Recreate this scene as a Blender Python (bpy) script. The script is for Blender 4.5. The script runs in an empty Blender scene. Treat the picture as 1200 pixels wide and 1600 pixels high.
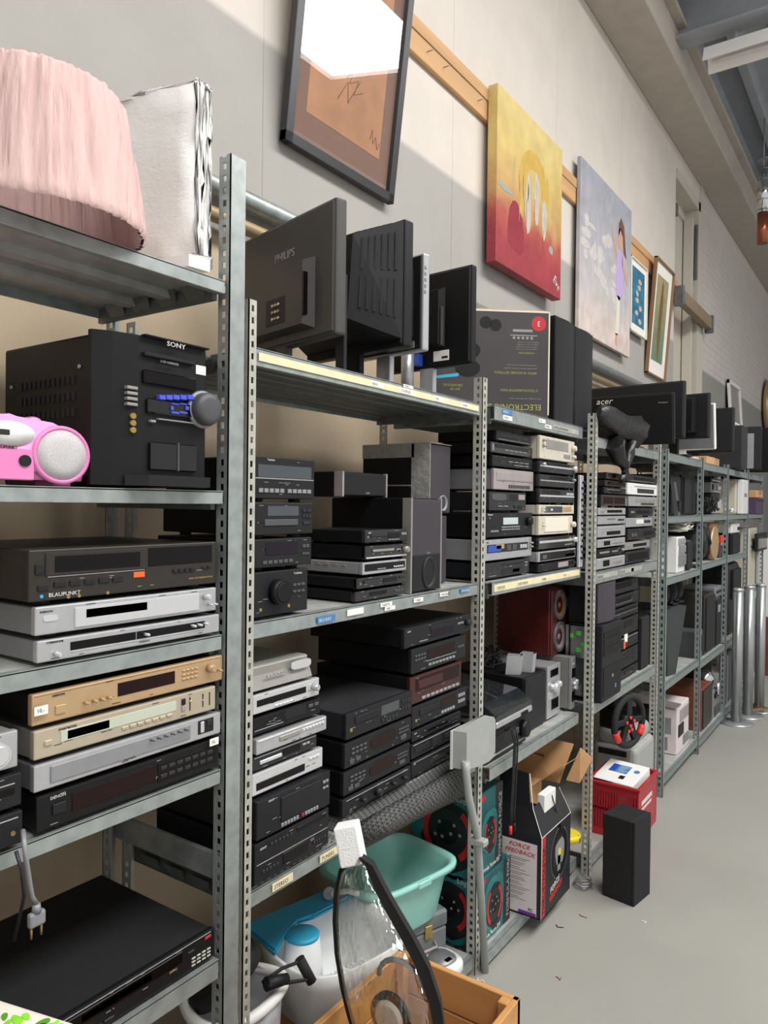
import bpy, bmesh, math, random
from mathutils import Vector, Matrix
random.seed(7)
SC = bpy.context.scene
COL = SC.collection
PI = math.pi
# ---------------------------------------------------------------- camera model (metres; x = out from the wall, y = along the aisle)
F, CH = 1170.0, 1.6
YAW, PIT, ROL = [math.radians(a) for a in (34.7, -.64, .68)]
def cam_axes():
    cy, sy, cp, sp = math.cos(YAW), math.sin(YAW), math.cos(PIT), math.sin(PIT)
    f = Vector((-sy*cp, cy*cp, sp)); r = Vector((cy, sy, 0)); u = r.cross(f)
    c, s = math.cos(ROL), math.sin(ROL)
    return c*r + s*u, -s*r + c*u, f
AR, AU, AF = cam_axes()
def U(x, y, X=None, Y=None, Z=None):
    "where the sight line through a photo point meets a real plane"
    d = AR*(x-600) + AU*(800-y) + AF*F
    t = X/d.x if X is not None else Y/d.y if Y is not None else (Z-CH)/d.z
    return Vector((0, 0, CH)) + d*t
cam = bpy.data.cameras.new('camera'); co = bpy.data.objects.new('camera', cam); COL.objects.link(co)
cam.sensor_fit = 'HORIZONTAL'; cam.sensor_width = 36; cam.lens = 36*F/1200; cam.clip_start = .02
co.matrix_world = Matrix((( AR.x, AU.x, -AF.x, 0), (AR.y, AU.y, -AF.y, 0), (AR.z, AU.z, -AF.z, CH), (0, 0, 0, 1)))
SC.camera = co
# ---------------------------------------------------------------- materials
def lin(h):
    if not isinstance(h, str): return tuple(h)
    v = [int(h[i:i+2], 16)/255 for i in (0, 2, 4)]
    return tuple(c/12.92 if c <= .04045 else ((c+.055)/1.055)**2.4 for c in v)
MATS = {}
def M(name, col, rough=.5, metal=0, noise=0, scale=20, bump=0, bscale=200, coat=0, trans=0, emit=0, stretch=None, alpha=1, spec=.5):
    m = bpy.data.materials.new(name); m.use_nodes = True; MATS[name] = m
    nt = m.node_tree; b = nt.nodes['Principled BSDF']
    c = lin(col); b.inputs['Base Color'].default_value = (*c, 1)
    b.inputs['Roughness'].default_value = rough; b.inputs['Metallic'].default_value = metal
    b.inputs['Coat Weight'].default_value = coat; b.inputs['Coat Roughness'].default_value = .03
    b.inputs['Transmission Weight'].default_value = trans
    b.inputs['Specular IOR Level'].default_value = spec; b.inputs['Alpha'].default_value = alpha
    if emit:
        b.inputs['Emission Color'].default_value = (*c, 1); b.inputs['Emission Strength'].default_value = emit
    if noise or bump:
        tc = nt.nodes.new('ShaderNodeTexCoord'); mp = nt.nodes.new('ShaderNodeMapping')
        nt.links.new(tc.outputs['Object'], mp.inputs['Vector'])
        if stretch: mp.inputs['Scale'].default_value = stretch
    if noise:
        n = nt.nodes.new('ShaderNodeTexNoise'); n.inputs['Scale'].default_value = scale; n.inputs['Detail'].default_value = 5
        nt.links.new(mp.outputs[0], n.inputs['Vector'])
        r = nt.nodes.new('ShaderNodeMapRange'); r.inputs['From Min'].default_value = .3; r.inputs['From Max'].default_value = .7
        r.inputs['To Min'].default_value = 1-noise; r.inputs['To Max'].default_value = 1+noise
        nt.links.new(n.outputs['Fac'], r.inputs['Value'])
        mx = nt.nodes.new('ShaderNodeVectorMath'); mx.operation = 'SCALE'; mx.inputs[0].default_value = c
        nt.links.new(r.outputs[0], mx.inputs['Scale']); nt.links.new(mx.outputs[0], b.inputs['Base Color'])
    if bump:
        n2 = nt.nodes.new('ShaderNodeTexNoise'); n2.inputs['Scale'].default_value = bscale; n2.inputs['Detail'].default_value = 3
        nt.links.new(mp.outputs[0], n2.inputs['Vector'])
        bp = nt.nodes.new('ShaderNodeBump'); bp.inputs['Strength'].default_value = bump; bp.inputs['Distance'].default_value = .01
        nt.links.new(n2.outputs['Fac'], bp.inputs['Height']); nt.links.new(bp.outputs[0], b.inputs['Normal'])
    return m
M('galv', '9fa6a5', .42, .55, .16, 30); M('galv_pale', 'b5b5ac', .5, .35, .14, 40); M('galv_green', '86908f', .5, .45, .1, 30)
M('galv_dark', '6f7473', .5, .6, .15, 30); M('shelf_top', 'aeb0ac', .55, .3, .18, 18)
M('black', '111113', .45, 0, .12, 60, .05, 400, spec=.28); M('black_matt', '101012', .75, 0, .2, 60, .1, 300)
M('black_gloss', '0b0b0d', .12, 0, coat=.3); M('charcoal', '1b1c1f', .5, 0, .1, 60, spec=.3); M('charcoal2', '29292c', .5, 0, .1, 60, spec=.35)
M('brownblack', '2a2622', .42, .1, .1, 60); M('dusty_black', '232427', .62, 0, .3, 9); M('grey_dark', '48494c', .5, 0, .1)
M('grey', '85868a', .45, .1, .06); M('silver', 'b9babd', .33, .55, .05, 40); M('silver_bright', 'd2d3d6', .28, .5); M('silver_side', '8d8e92', .45, .5, .06)
M('silver_dull', '9c9a95', .4, .45, .06); M('gold', 'bfa17c', .36, .45, .05); M('champagne', 'bdb19d', .36, .45, .05); M('cream', 'cdc6b6', .42, .2, .05)
M('pinkish', 'a59c9b', .42, .3, .05); M('darkred', '3a1414', .35, 0, .1); M('redwood', '4a1512', .35, 0, .25, 12, coat=.2)
M('glass_dark', '0d0b0c', .14, 0, spec=.22); M('glass_red', '1d0a0c', .14, 0, spec=.22); M('glass_purple', '1c1320', .14, 0, spec=.22); M('glass_grey', '3c4146', .08, 0, coat=.5)
M('glass_green', 'b8bfae', .2, 0, coat=.4); M('lcd_off', '23251c', .2, 0, coat=.4); M('lcd_pale', 'b9c3c4', .25, 0, coat=.3)
M('white', 'e6e5e2', .45); M('white_plastic', 'dfe0e0', .3, 0, .03); M('paper', 'e9e7e0', .7); M('label_cream', 'ded3ad', .6, 0, .06, 30); M('label_blue', '3f78ad', .6)
M('ink', '1e1f22', .6); M('print_white', 'c9c9c6', .6); M('print_grey', '8b8b8d', .6); M('print_gold', 'a98d4a', .5)
M('orange', 'e8641c', .4); M('red', 'b5222a', .4); M('red_bright', 'd8352f', .4); M('blue', '2b4aa8', .35); M('blue_btn', '4a55c8', .35); M('blue_dot', '2f9fd6', .4); M('cyan', '35a6cc', .35); M('yellow', 'ddc92b', .4, 0, .05)
M('pink', 'ee9ccb', .35, 0, .03); M('pink_dark', 'dd7fb6', .35); M('rubber', '1b1b1c', .8); M('chrome', 'd5d7da', .12, 1); M('steel', 'a2a4a6', .3, .8)
M('foam', 'eceded', .9, 0, .03, 300, .25, 250); M('speaker_cloth', '17171a', .95, 0, .25, 500); M('cloth_plum', '3a353b', .9, 0, .12, 500); M('grille_light', 'b9b7b8', .6, 0, .35, 700)
M('cardboard', 'c0966a', .8, 0, .08, 14); M('cardboard_in', 'a87f56', .85, 0, .1, 14); M('box_black', '1b1b1f', .5, 0, .15, 12)
M('duct_tape', 'a3a29f', .45, .2, .1, 60, .4, 60); M('teal', '1f6f70', .4, 0, .35, 9); M('teal_dark', '14292c', .4, 0, .3, 9); M('mint', '93cfc4', .3, 0, .03); M('pinkwhite', 'd5cacb', .5, 0, .04)
M('purple', '6a2d94', .5); M('lilac', 'b7a3cf', .7); M('skin_paint', 'c59a83', .7); M('hair_paint', '6a4a3a', .7); M('brown_paint', '7b5236', .6)
M('conduit', 'a3a7a6', .45, .1, .05); M('grey_speaker', 'a5a8a5', .45, .15, .05); M('toolbox', '75797c', .55, .1, .25, 12)
M('pole', 'a4a7a8', .35, .6, .06, 6); M('smoke', '3a3f42', .1, 0, coat=.4, trans=.55, alpha=.75); M('wood_side', '6e3f2b', .45, 0, .2, 12)
M('brass', 'b39a5a', .3, .8); M('green_led', '4ecb3a', .4); M('tan_inside', 'b99d78', .8); M('circuit', '56605c', .5, .3, .3, 60)
M('cone_copper', '9a7a5c', .35, .5); M('cone_silver', 'b4b0ac', .3, .6); M('purple_box', '4a3650', .6); M('leaf_green', '7cc42a', .7, 0, .15, 30); M('leaf_dark', '4c8a1a', .7)
M('ivory', 'd8d4c6', .6); M('beige_pc', 'bdb7a6', .5)
def clear_mat():
    m = bpy.data.materials.new('clear_plastic'); m.use_nodes = True; MATS['clear'] = m
    nt = m.node_tree; nt.nodes.clear(); o = nt.nodes.new('ShaderNodeOutputMaterial')
    t = nt.nodes.new('ShaderNodeBsdfTransparent'); t.inputs[0].default_value = (.86, .86, .83, 1)
    g = nt.nodes.new('ShaderNodeBsdfGlossy'); g.inputs['Roughness'].default_value = .06; g.inputs[0].default_value = (.95, .95, .95, 1)
    lw = nt.nodes.new('ShaderNodeLayerWeight'); lw.inputs[0].default_value = .35
    tc = nt.nodes.new('ShaderNodeTexCoord'); mp = nt.nodes.new('ShaderNodeMapping'); mp.inputs['Scale'].default_value = (14, 14, 5)
    n = nt.nodes.new('ShaderNodeTexNoise'); n.inputs['Scale'].default_value = 2.5; bp = nt.nodes.new('ShaderNodeBump'); bp.inputs['Strength'].default_value = .6; bp.inputs['Distance'].default_value = .02
    nt.links.new(tc.outputs['Object'], mp.inputs[0]); nt.links.new(mp.outputs[0], n.inputs['Vector']); nt.links.new(n.outputs['Fac'], bp.inputs['Height']); nt.links.new(bp.outputs[0], g.inputs['Normal'])
    mr = nt.nodes.new('ShaderNodeMapRange'); mr.inputs['To Min'].default_value = .12; mr.inputs['To Max'].default_value = .75
    nt.links.new(lw.outputs['Facing'], mr.inputs['Value'])
    mx = nt.nodes.new('ShaderNodeMixShader'); nt.links.new(mr.outputs[0], mx.inputs[0]); nt.links.new(t.outputs[0], mx.inputs[1]); nt.links.new(g.outputs[0], mx.inputs[2])
    nt.links.new(mx.outputs[0], o.inputs[0])
clear_mat()
def film_mat():
    m = M('film', 'e6e4e2', .14, 0, coat=1); nt = m.node_tree; b = nt.nodes['Principled BSDF']
    tc = nt.nodes.new('ShaderNodeTexCoord'); mp = nt.nodes.new('ShaderNodeMapping'); mp.inputs['Scale'].default_value = (4, 4, 6); mp.inputs['Rotation'].default_value = (.3, .7, 0)
    n = nt.nodes.new('ShaderNodeTexNoise'); n.inputs['Scale'].default_value = 5.5; n.inputs['Detail'].default_value = 10; n.inputs['Roughness'].default_value = .75; n.inputs['Distortion'].default_value = .15
    bp = nt.nodes.new('ShaderNodeBump'); bp.inputs['Strength'].default_value = .45; bp.inputs['Distance'].default_value = .012
    nt.links.new(tc.outputs['Object'], mp.inputs[0]); nt.links.new(mp.outputs[0], n.inputs['Vector']); nt.links.new(n.outputs['Fac'], bp.inputs['Height']); nt.links.new(bp.outputs[0], b.inputs['Normal']); nt.links.new(bp.outputs[0], b.inputs['Coat Normal'])
    n2 = nt.nodes.new('ShaderNodeTexNoise'); n2.inputs['Scale'].default_value = 3; cr = nt.nodes.new('ShaderNodeValToRGB')
    cr.color_ramp.elements[0].position = .6; cr.color_ramp.elements[0].color = (*lin('f0efed'), 1); cr.color_ramp.elements[1].position = .8; cr.color_ramp.elements[1].color = (*lin('cf9568'), 1)
    nt.links.new(tc.outputs['Object'], n2.inputs['Vector']); nt.links.new(n2.outputs['Fac'], cr.inputs[0]); nt.links.new(cr.outputs[0], b.inputs['Base Color'])
film_mat()
def ramp_mat(name, axis, stops, rough=.7, interp='LINEAR', noise=.04, nscale=6, bump=0, nz=0, coat=0):
    "colour bands along one object axis (paint bands, a painted canvas, wood)"
    m = bpy.data.materials.new(name); m.use_nodes = True; MATS[name] = m
    nt = m.node_tree; b = nt.nodes['Principled BSDF']; b.inputs['Roughness'].default_value = rough; b.inputs['Coat Weight'].default_value = coat
    tc = nt.nodes.new('ShaderNodeTexCoord'); sx = nt.nodes.new('ShaderNodeSeparateXYZ'); nt.links.new(tc.outputs['Object'], sx.inputs[0])
    lo, hi = stops[0][0], stops[-1][0]
    n = nt.nodes.new('ShaderNodeTexNoise'); n.inputs['Scale'].default_value = nscale; n.inputs['Detail'].default_value = 6
    nt.links.new(tc.outputs['Object'], n.inputs['Vector'])
    ad = nt.nodes.new('ShaderNodeMath'); ad.operation = 'MULTIPLY_ADD'; ad.inputs[1].default_value = nz
    nt.links.new(n.outputs['Fac'], ad.inputs[0]); nt.links.new(sx.outputs[axis], ad.inputs[2])
    mr = nt.nodes.new('ShaderNodeMapRange'); mr.inputs['From Min'].default_value = lo; mr.inputs['From Max'].default_value = hi
    nt.links.new(ad.outputs[0], mr.inputs['Value'])
    cr = nt.nodes.new('ShaderNodeValToRGB'); cr.color_ramp.interpolation = interp
    for i, (p, c) in enumerate(stops):
        q = (p-lo)/(hi-lo)
        e = cr.color_ramp.elements[i] if i < 2 else cr.color_ramp.elements.new(q)
        e.position = q; e.color = (*lin(c), 1)
    nt.links.new(mr.outputs[0], cr.inputs[0])
    r2 = nt.nodes.new('ShaderNodeMapRange'); r2.inputs['From Min'].default_value = .3; r2.inputs['From Max'].default_value = .7
    r2.inputs['To Min'].default_value = 1-noise; r2.inputs['To Max'].default_value = 1+noise; nt.links.new(n.outputs['Fac'], r2.inputs['Value'])
    mx = nt.nodes.new('ShaderNodeVectorMath'); mx.operation = 'SCALE'; nt.links.new(cr.outputs[0], mx.inputs[0]); nt.links.new(r2.outputs[0], mx.inputs['Scale'])
    nt.links.new(mx.outputs[0], b.inputs['Base Color'])
    if bump:
        n2 = nt.nodes.new('ShaderNodeTexNoise'); n2.inputs['Scale'].default_value = 60; nt.links.new(tc.outputs['Object'], n2.inputs['Vector'])
        bp = nt.nodes.new('ShaderNodeBump'); bp.inputs['Strength'].default_value = bump; bp.inputs['Distance'].default_value = .01
        nt.links.new(n2.outputs['Fac'], bp.inputs['Height']); nt.links.new(bp.outputs[0], b.inputs['Normal'])
    return m
def checker_mat(name, c1, c2, scale, rough=.7, rot=.785):
    m = M(name, c1, rough); nt = m.node_tree; b = nt.nodes['Principled BSDF']
    tc = nt.nodes.new('ShaderNodeTexCoord'); mp = nt.nodes.new('ShaderNodeMapping'); mp.inputs['Rotation'].default_value = (rot, 0, rot)
    ck = nt.nodes.new('ShaderNodeTexChecker'); ck.inputs['Scale'].default_value = scale; ck.inputs[1].default_value = (*lin(c1), 1); ck.inputs[2].default_value = (*lin(c2), 1)
    nt.links.new(tc.outputs['Object'], mp.inputs[0]); nt.links.new(mp.outputs[0], ck.inputs[0]); nt.links.new(ck.outputs[0], b.inputs['Base Color'])
checker_mat('mesh_mat', '828383', '464646', 130)
# ---------------------------------------------------------------- mesh helpers
class G:
    def __init__(s): s.b = bmesh.new()
    def box(s, x0, x1, y0, y1, z0, z1, bev=0, seg=1, mat=None):
        r = bmesh.ops.create_cube(s.b, size=1)['verts']
        x0, x1 = min(x0, x1), max(x0, x1); y0, y1 = min(y0, y1), max(y0, y1); z0, z1 = min(z0, z1), max(z0, z1)
        for v in r:
            v.co = Vector((x0+(v.co.x+.5)*(x1-x0), y0+(v.co.y+.5)*(y1-y0), z0+(v.co.z+.5)*(z1-z0)))
        if bev:
            bev = min(bev, .45*min(x1-x0, y1-y0, z1-z0))
            es = list({e for v in r for e in v.link_edges})
            rr = bmesh.ops.bevel(s.b, geom=es, offset=bev, segments=seg, affect='EDGES', profile=.5)
            r = list({v for f in rr['faces'] for v in f.verts})
        if mat is not None:
            for v in r: v.co = mat @ v.co
        return s
    def cyl(s, c, r, h, axis='x', r2=None, seg=20, smooth=True):
        "from c, length h along axis"
        r2 = r if r2 is None else r2
        ax = {'x': 0, 'y': 1, 'z': 2}[axis] if isinstance(axis, str) else None
        if ax is None: d = Vector(axis).normalized()
        else: d = Vector([1 if i == ax else 0 for i in range(3)])
        a = d.orthogonal().normalized(); b2 = d.cross(a); c = Vector(c)
        A = [s.b.verts.new(c+(a*math.cos(2*PI*i/seg)+b2*math.sin(2*PI*i/seg))*r) for i in range(seg)]
        B = [s.b.verts.new(c+d*h+(a*math.cos(2*PI*i/seg)+b2*math.sin(2*PI*i/seg))*r2) for i in range(seg)]
        for i in range(seg):
            f = s.b.faces.new((A[i], A[(i+1) % seg], B[(i+1) % seg], B[i])); f.smooth = smooth
        s.b.faces.new(A[::-1]); s.b.faces.new(B)
        return s
    def lathe(s, prof, c=(0, 0, 0), axis='z', seg=28, sy=1.0, caps=True, n=2):
        "profile [(radius, height)]; sy squashes one side; n>2 rounds a square"
        c = Vector(c); rings = []
        for r, h in prof:
            ring = []
            for i in range(seg):
                t = 2*PI*i/seg; ct, st = math.cos(t), math.sin(t)
                k = (abs(ct)**n+abs(st)**n)**(-1/n)
                p = (r*ct*k, r*st*k*sy, h)
                p = p if axis == 'z' else (p[2], p[0], p[1]) if axis == 'x' else (p[0], p[2], p[1])
                ring.append(s.b.verts.new(c+Vector(p)))
            rings.append(ring)
        for A, B in zip(rings, rings[1:]):
            for i in range(seg):
                f = s.b.faces.new((A[i], A[(i+1) % seg], B[(i+1) % seg], B[i])); f.smooth = True
        if caps:
            for R_ in (rings[0], rings[-1]):
                if len({tuple(round(x, 6) for x in v.co) for v in R_}) > 2: s.b.faces.new(R_)
        return s
    def tube(s, pts, r, seg=8, closed=False):
        pts = [Vector(p) for p in pts]; n = len(pts); rings = []
        for i, p in enumerate(pts):
            q0 = pts[(i-1) % n] if closed or i else p; q1 = pts[(i+1) % n] if closed or i < n-1 else p
            d = (q1-q0).normalized(); a = d.cross(Vector((.31, .2, .93))).normalized(); b2 = d.cross(a)
            rad = r[i] if isinstance(r, (list, tuple)) else r
            rings.append([s.b.verts.new(p+(a*math.cos(2*PI*k/seg)+b2*math.sin(2*PI*k/seg))*rad) for k in range(seg)])
        for i in range(n if closed else n-1):
            A, B = rings[i], rings[(i+1) % n]
            for k in range(seg):
                f = s.b.faces.new((A[k], A[(k+1) % seg], B[(k+1) % seg], B[k])); f.smooth = True
        if not closed: s.b.faces.new(rings[0][::-1]); s.b.faces.new(rings[-1])
        return s
    def prism(s, poly, d, thick=True):
        "planar polygon of 3-d points pushed along vector d"
        A = [s.b.verts.new(Vector(p)) for p in poly]; d = Vector(d)
        B = [s.b.verts.new(Vector(p)+d) for p in poly]; n = len(A)
        s.b.faces.new(A[::-1]); s.b.faces.new(B)
        for i in range(n): s.b.faces.new((A[i], A[(i+1) % n], B[(i+1) % n], B[i]))
        return s
    def xf(s, m):
        for v in s.b.verts: v.co = m @ v.co
        return s
    def done(s, name, mat, parent=None, loc=None):
        bmesh.ops.recalc_face_normals(s.b, faces=s.b.faces[:])
        me = bpy.data.meshes.new(name); s.b.to_mesh(me); s.b.free()
        me.materials.append(MATS[mat] if isinstance(mat, str) else mat)
        o = bpy.data.objects.new(name, me); COL.objects.link(o)
        if parent: o.parent = parent
        if loc: o.location = loc
        return o
def thing(name, label, cat, loc=(0, 0, 0), rz=0, group=None):
    o = bpy.data.objects.new(name, None); COL.objects.link(o); o.empty_display_size = .05
    o.location = loc; o.rotation_euler = (0, 0, math.radians(rz)); o['label'] = label; o['category'] = cat
    if group: o['group'] = group
    return o
def tag(o, label, cat, group=None):
    o['label'] = label; o['category'] = cat
    if group: o['group'] = group
    return o
def struct(o): o['kind'] = 'structure'; return o
AXES = {'+x': ((0, 1, 0), (0, 0, 1), (1, 0, 0)), '-y': ((1, 0, 0), (0, 0, 1), (0, -1, 0)), '+z': ((0, 1, 0), (-1, 0, 0), (0, 0, 1))}
def text(parent, body, size, loc, face='+x', mat='print_white', name='lettering', rot=0, ext=.0006, sx=1, italic=0, align='LEFT'):
    cu = bpy.data.curves.new('t', 'FONT'); cu.body = body; cu.size = size; cu.extrude = ext; cu.align_x = align; cu.shear = italic; cu.resolution_u = 2
    ob = bpy.data.objects.new('t', cu); COL.objects.link(ob)
    bpy.context.view_layer.update()
    dg = bpy.context.evaluated_depsgraph_get(); me = bpy.data.meshes.new_from_object(ob.evaluated_get(dg))
    bpy.data.objects.remove(ob); bpy.data.curves.remove(cu)
    a, b, c = [Vector(v) for v in AXES[face]]
    m = Matrix((( a.x, b.x, c.x, loc[0]), (a.y, b.y, c.y, loc[1]), (a.z, b.z, c.z, loc[2]), (0, 0, 0, 1)))
    me.transform(m @ Matrix.Rotation(rot, 4, 'Z') @ Matrix.Diagonal((sx, 1, 1, 1)))
    me.name = name; me.materials.clear(); me.materials.append(MATS[mat])
    o = bpy.data.objects.new(name, me); COL.objects.link(o)
    if parent: o.parent = parent
    return o
# ---------------------------------------------------------------- the room
ramp_mat('wall_paint', 'Z', [(-.5, 'b9a78d'), (2.42, 'bcab92'), (2.425, 'a3a09b'), (3.12, 'a3a09b'), (3.125, 'd0c8bf'), (6, 'd0c8bf')], .75, 'LINEAR', .035, 5, .08)
ramp_mat('far_paint', 'Z', [(-.5, '8f8c88'), (3.04, '92908c'), (3.045, 'c9c4bd'), (6, 'c9c4bd')], .75, 'LINEAR', .03, 5, .08)
ramp_mat('floor_paint', 'Z', [(-1, '97968f'), (1, '97968f')], .42, 'LINEAR', .07, 1.3, .03)
M('concrete_beam', 'b3aaa0', .8, 0, .06, 8); M('steel_roof', 'a4a9b0', .5, .2, .06, 6); M('steel_beam', 'a0a4aa', .5, .2, .05, 8); M('pine', 'c79c6e', .55, 0, .12, 6, stretch=(1, .15, 3)); M('door_paint', 'c4bdb1', .6, 0, .03)
M('skylight', 'fffdfa', .5, emit=14); M('bar_wood', '8a7a62', .6, 0, .15, 10)
WX = -1.75
struct(G().box(-1.9, 4.2, -2.5, 16, -.06, 0).done('floor', 'floor_paint'))
w = G().box(WX-.2, WX, -2.5, 7.15, 0, 5.6).box(WX-.2, WX, 7.15, 8.11, 4.69, 5.6)
struct(w.done('wall_left', 'wall_paint'))
struct(G().box(WX-.2, WX, 8.11, 16, 0, 5.6).done('wall_back_left', 'far_paint'))
struct(G().box(WX, 4.2, 15.8, 16, 0, 5.6).done('wall_back', 'far_paint'))
# brick courses on the far painted wall
g = G()
for k in range(22):
    z = 3.1+k*.078
    g.box(WX, WX+.002, 8.3, 15.7, z, z+.006)
struct(g.done('trim_5', 'far_paint'))
g = G()
for y in (.55, 1.8, 3.05, 4.3, 5.55, 6.8): g.box(WX, WX+.0015, y, y+.004, 0, 4.88)
struct(g.done('trim_3', 'wall_paint'))
# hatch door high in the wall
d = struct(G().box(WX-.16, WX-.12, 7.15, 8.11, 0, 4.69).done('door_1', 'door_paint'))
G().box(WX-.12, WX+.012, 8.03, 8.11, 0, 4.69).box(WX-.12, WX+.012, 7.15, 8.11, 4.6, 4.69).box(WX-.11, WX-.02, 7.93, 7.97, 0, 4.5, .003).box(WX-.118, WX-.1, 7.15, 8.03, 4.48, 4.5).done('door_frame', 'door_paint', d)
G().box(WX-.02, WX+.01, 8.0, 8.02, 3.9, 4.45, .003).box(WX-.1, WX-.06, 7.45, 7.5, 4.38, 4.5, .005).done('door_latch', 'galv_dark', d)
struct(G().box(WX, WX+.012, 8.11, 8.3, 0, 4.88).done('trim_2', 'door_paint'))
# picture rail: pine plank with a groove, and the dark bar beyond
g = G().box(WX, WX+.025, -2.4, 7.12, 3.505, 3.66, .003).box(WX+.025, WX+.031, -2.4, 7.12, 3.6, 3.66, .002)
struct(g.done('trim_1', 'pine'))
bar = thing('barrier_bar', 'brown wooden bar laid across the tall recessed door beyond the pictures', 'bar', (WX+.034, 7.65, 3.46))
G().box(0, .07, -.63, .63, -.02, .1, .004).done('plank', 'bar_wood', bar)
for s in (-1, 1): G().box(0, .085, s*.63-.02, s*.63+.02, -.06, .12, .004).done('bracket', 'galv_dark', bar)
# nails in the rail
for y, lb in ((2.78, 'first'), (2.92, 'second'), (3.25, 'third')):
    n = G().cyl((WX+.02, y, 3.56), .0025, .035).done('nail', 'steel')
    tag(n, 'small steel nail in the pine rail, %s along from the black picture frame' % lb, 'nail', 'nails in the pine rail')
# edge beam and roof
struct(G().box(WX, -1.42, -2.5, 15.9, 4.88, 5.12, .006).box(WX, -1.36, -2.5, 15.9, 5.12, 5.16).done('beam_left', 'concrete_beam'))
g = G(); xs = []; x = -1.75
prof = []
while x < .8:
    prof += [(x, 5.5), (x+.16, 5.5), (x+.2, 5.43), (x+.27, 5.43)]; x += .31
top = [(p[0], -2.5, p[1]) for p in prof]
vA = [g.b.verts.new(Vector(p)) for p in top]; vB = [g.b.verts.new(Vector((p[0], 15.9, p[2]))) for p in top]
for i in range(len(vA)-1): g.b.faces.new((vA[i], vA[i+1], vB[i+1], vB[i]))
g.box(-1.9, 4.2, -2.5, 15.9, 5.56, 5.6)
g.box(.95, 4.2, 6.62, 15.9, 5.45, 5.56).box(2.62, 4.2, -2.5, 6.62, 5.45, 5.56)
struct(g.done('ceiling', 'steel_roof'))
tl = -.06
for k, y in enumerate((5.8, 9.9, 13.8)):
    b = G().box(-1.42, .95, y-.09, y+.09, 5.02, 5.04).box(-1.42, .95, y-.006, y+.006, 5.04, 5.42).box(-1.42, .95, y-.09, y+.09, 5.36, 5.43)
    struct(b.done('beam_%d' % (k+1), 'steel_beam'))
# skylight strip (daylight source)
sk = struct(G().box(1.0, 2.6, -2.0, 6.6, 5.5, 5.52).done('window_1', 'skylight'))
fr = G()
for y in (-2.0, 2.3, 6.6): fr.box(.98, 2.62, y-.012, y+.012, 5.46, 5.5)
fr.box(.97, 1.0, -2, 6.6, 5.45, 5.5).box(2.6, 2.63, -2, 6.6, 5.45, 5.5)
fr.done('window_frame', 'steel_beam', sk)
G().tube([(1.0+1.6*k/10, 4.2+1.3*(k/10)**1.7, 5.46-.04*math.sin(k*PI/10)) for k in range(11)], .035, 8).done('skylight_hoop', 'steel_beam', sk)
# tube light, duct, pipes
p = U(1103, 78, Z=4.95)
fx = thing('tube_light', 'white fluorescent batten light hanging under the steel roof', 'light', (p.x, p.y, 4.93))
G().prism([(0, -.07, 0), (0, .07, 0), (0, .09, -.06), (0, .11, -.11), (0, .1, -.11), (0, .06, -.03), (0, -.06, -.03), (0, -.1, -.11), (0, -.11, -.11), (0, -.09, -.06)], (1.5, 0, 0)).done('reflector', 'white', fx)
for s in (-1, 1): G().cyl((.04, s*.04, -.06), .014, 1.42).done('tube', 'white_plastic', fx)
for s in (.2, 1.3): G().cyl((s, 0, 0), .01, .12, 'z').done('hanger', 'steel_beam', fx)
p = U(1188, 265, Y=8.2); q = U(1197, 332, Y=8.2)
dt = thing('flue_pipe', 'shiny ribbed vertical flue pipe with a copper lower length under the roof', 'pipe', (p.x+.03, 8.2, q.z))
G().cyl((0, 0, 0), .055, p.z-q.z, 'z').done('upper_pipe', 'chrome', dt)
for k in range(6): G().cyl((0, 0, .02+k*.1), .058, .008, 'z').done('seam_ring', 'steel', dt)
M('copper', 'a5634a', .3, .8); G().cyl((0, 0, -.3), .05, .3, 'z').done('lower_pipe', 'copper', dt)
G().cyl((0, 0, p.z-q.z), .006, 5.43-p.z, 'z').done('hanger_rod', 'steel_beam', dt)
M('pipe_tan', '9c8867', .5, .3)
pl = Vector((-1.70, 0, U(345, 295, X=-1.7).z))
for nm, dz, r, m, lab in (('wall_pipe', 0, .03, 'galv', 'thick grey steel pipe running along the wall behind the shelving, the upper of two'), ('wall_pipe', -.085, .022, 'pipe_tan', 'thin brassy pipe running along the wall under the thick grey pipe')):
    tag(G().tube([(-1.7, -2.3, pl.z+dz), (-1.7, 7.0, pl.z+dz)], r, 12).done(nm, m), lab, 'pipe')
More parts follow.
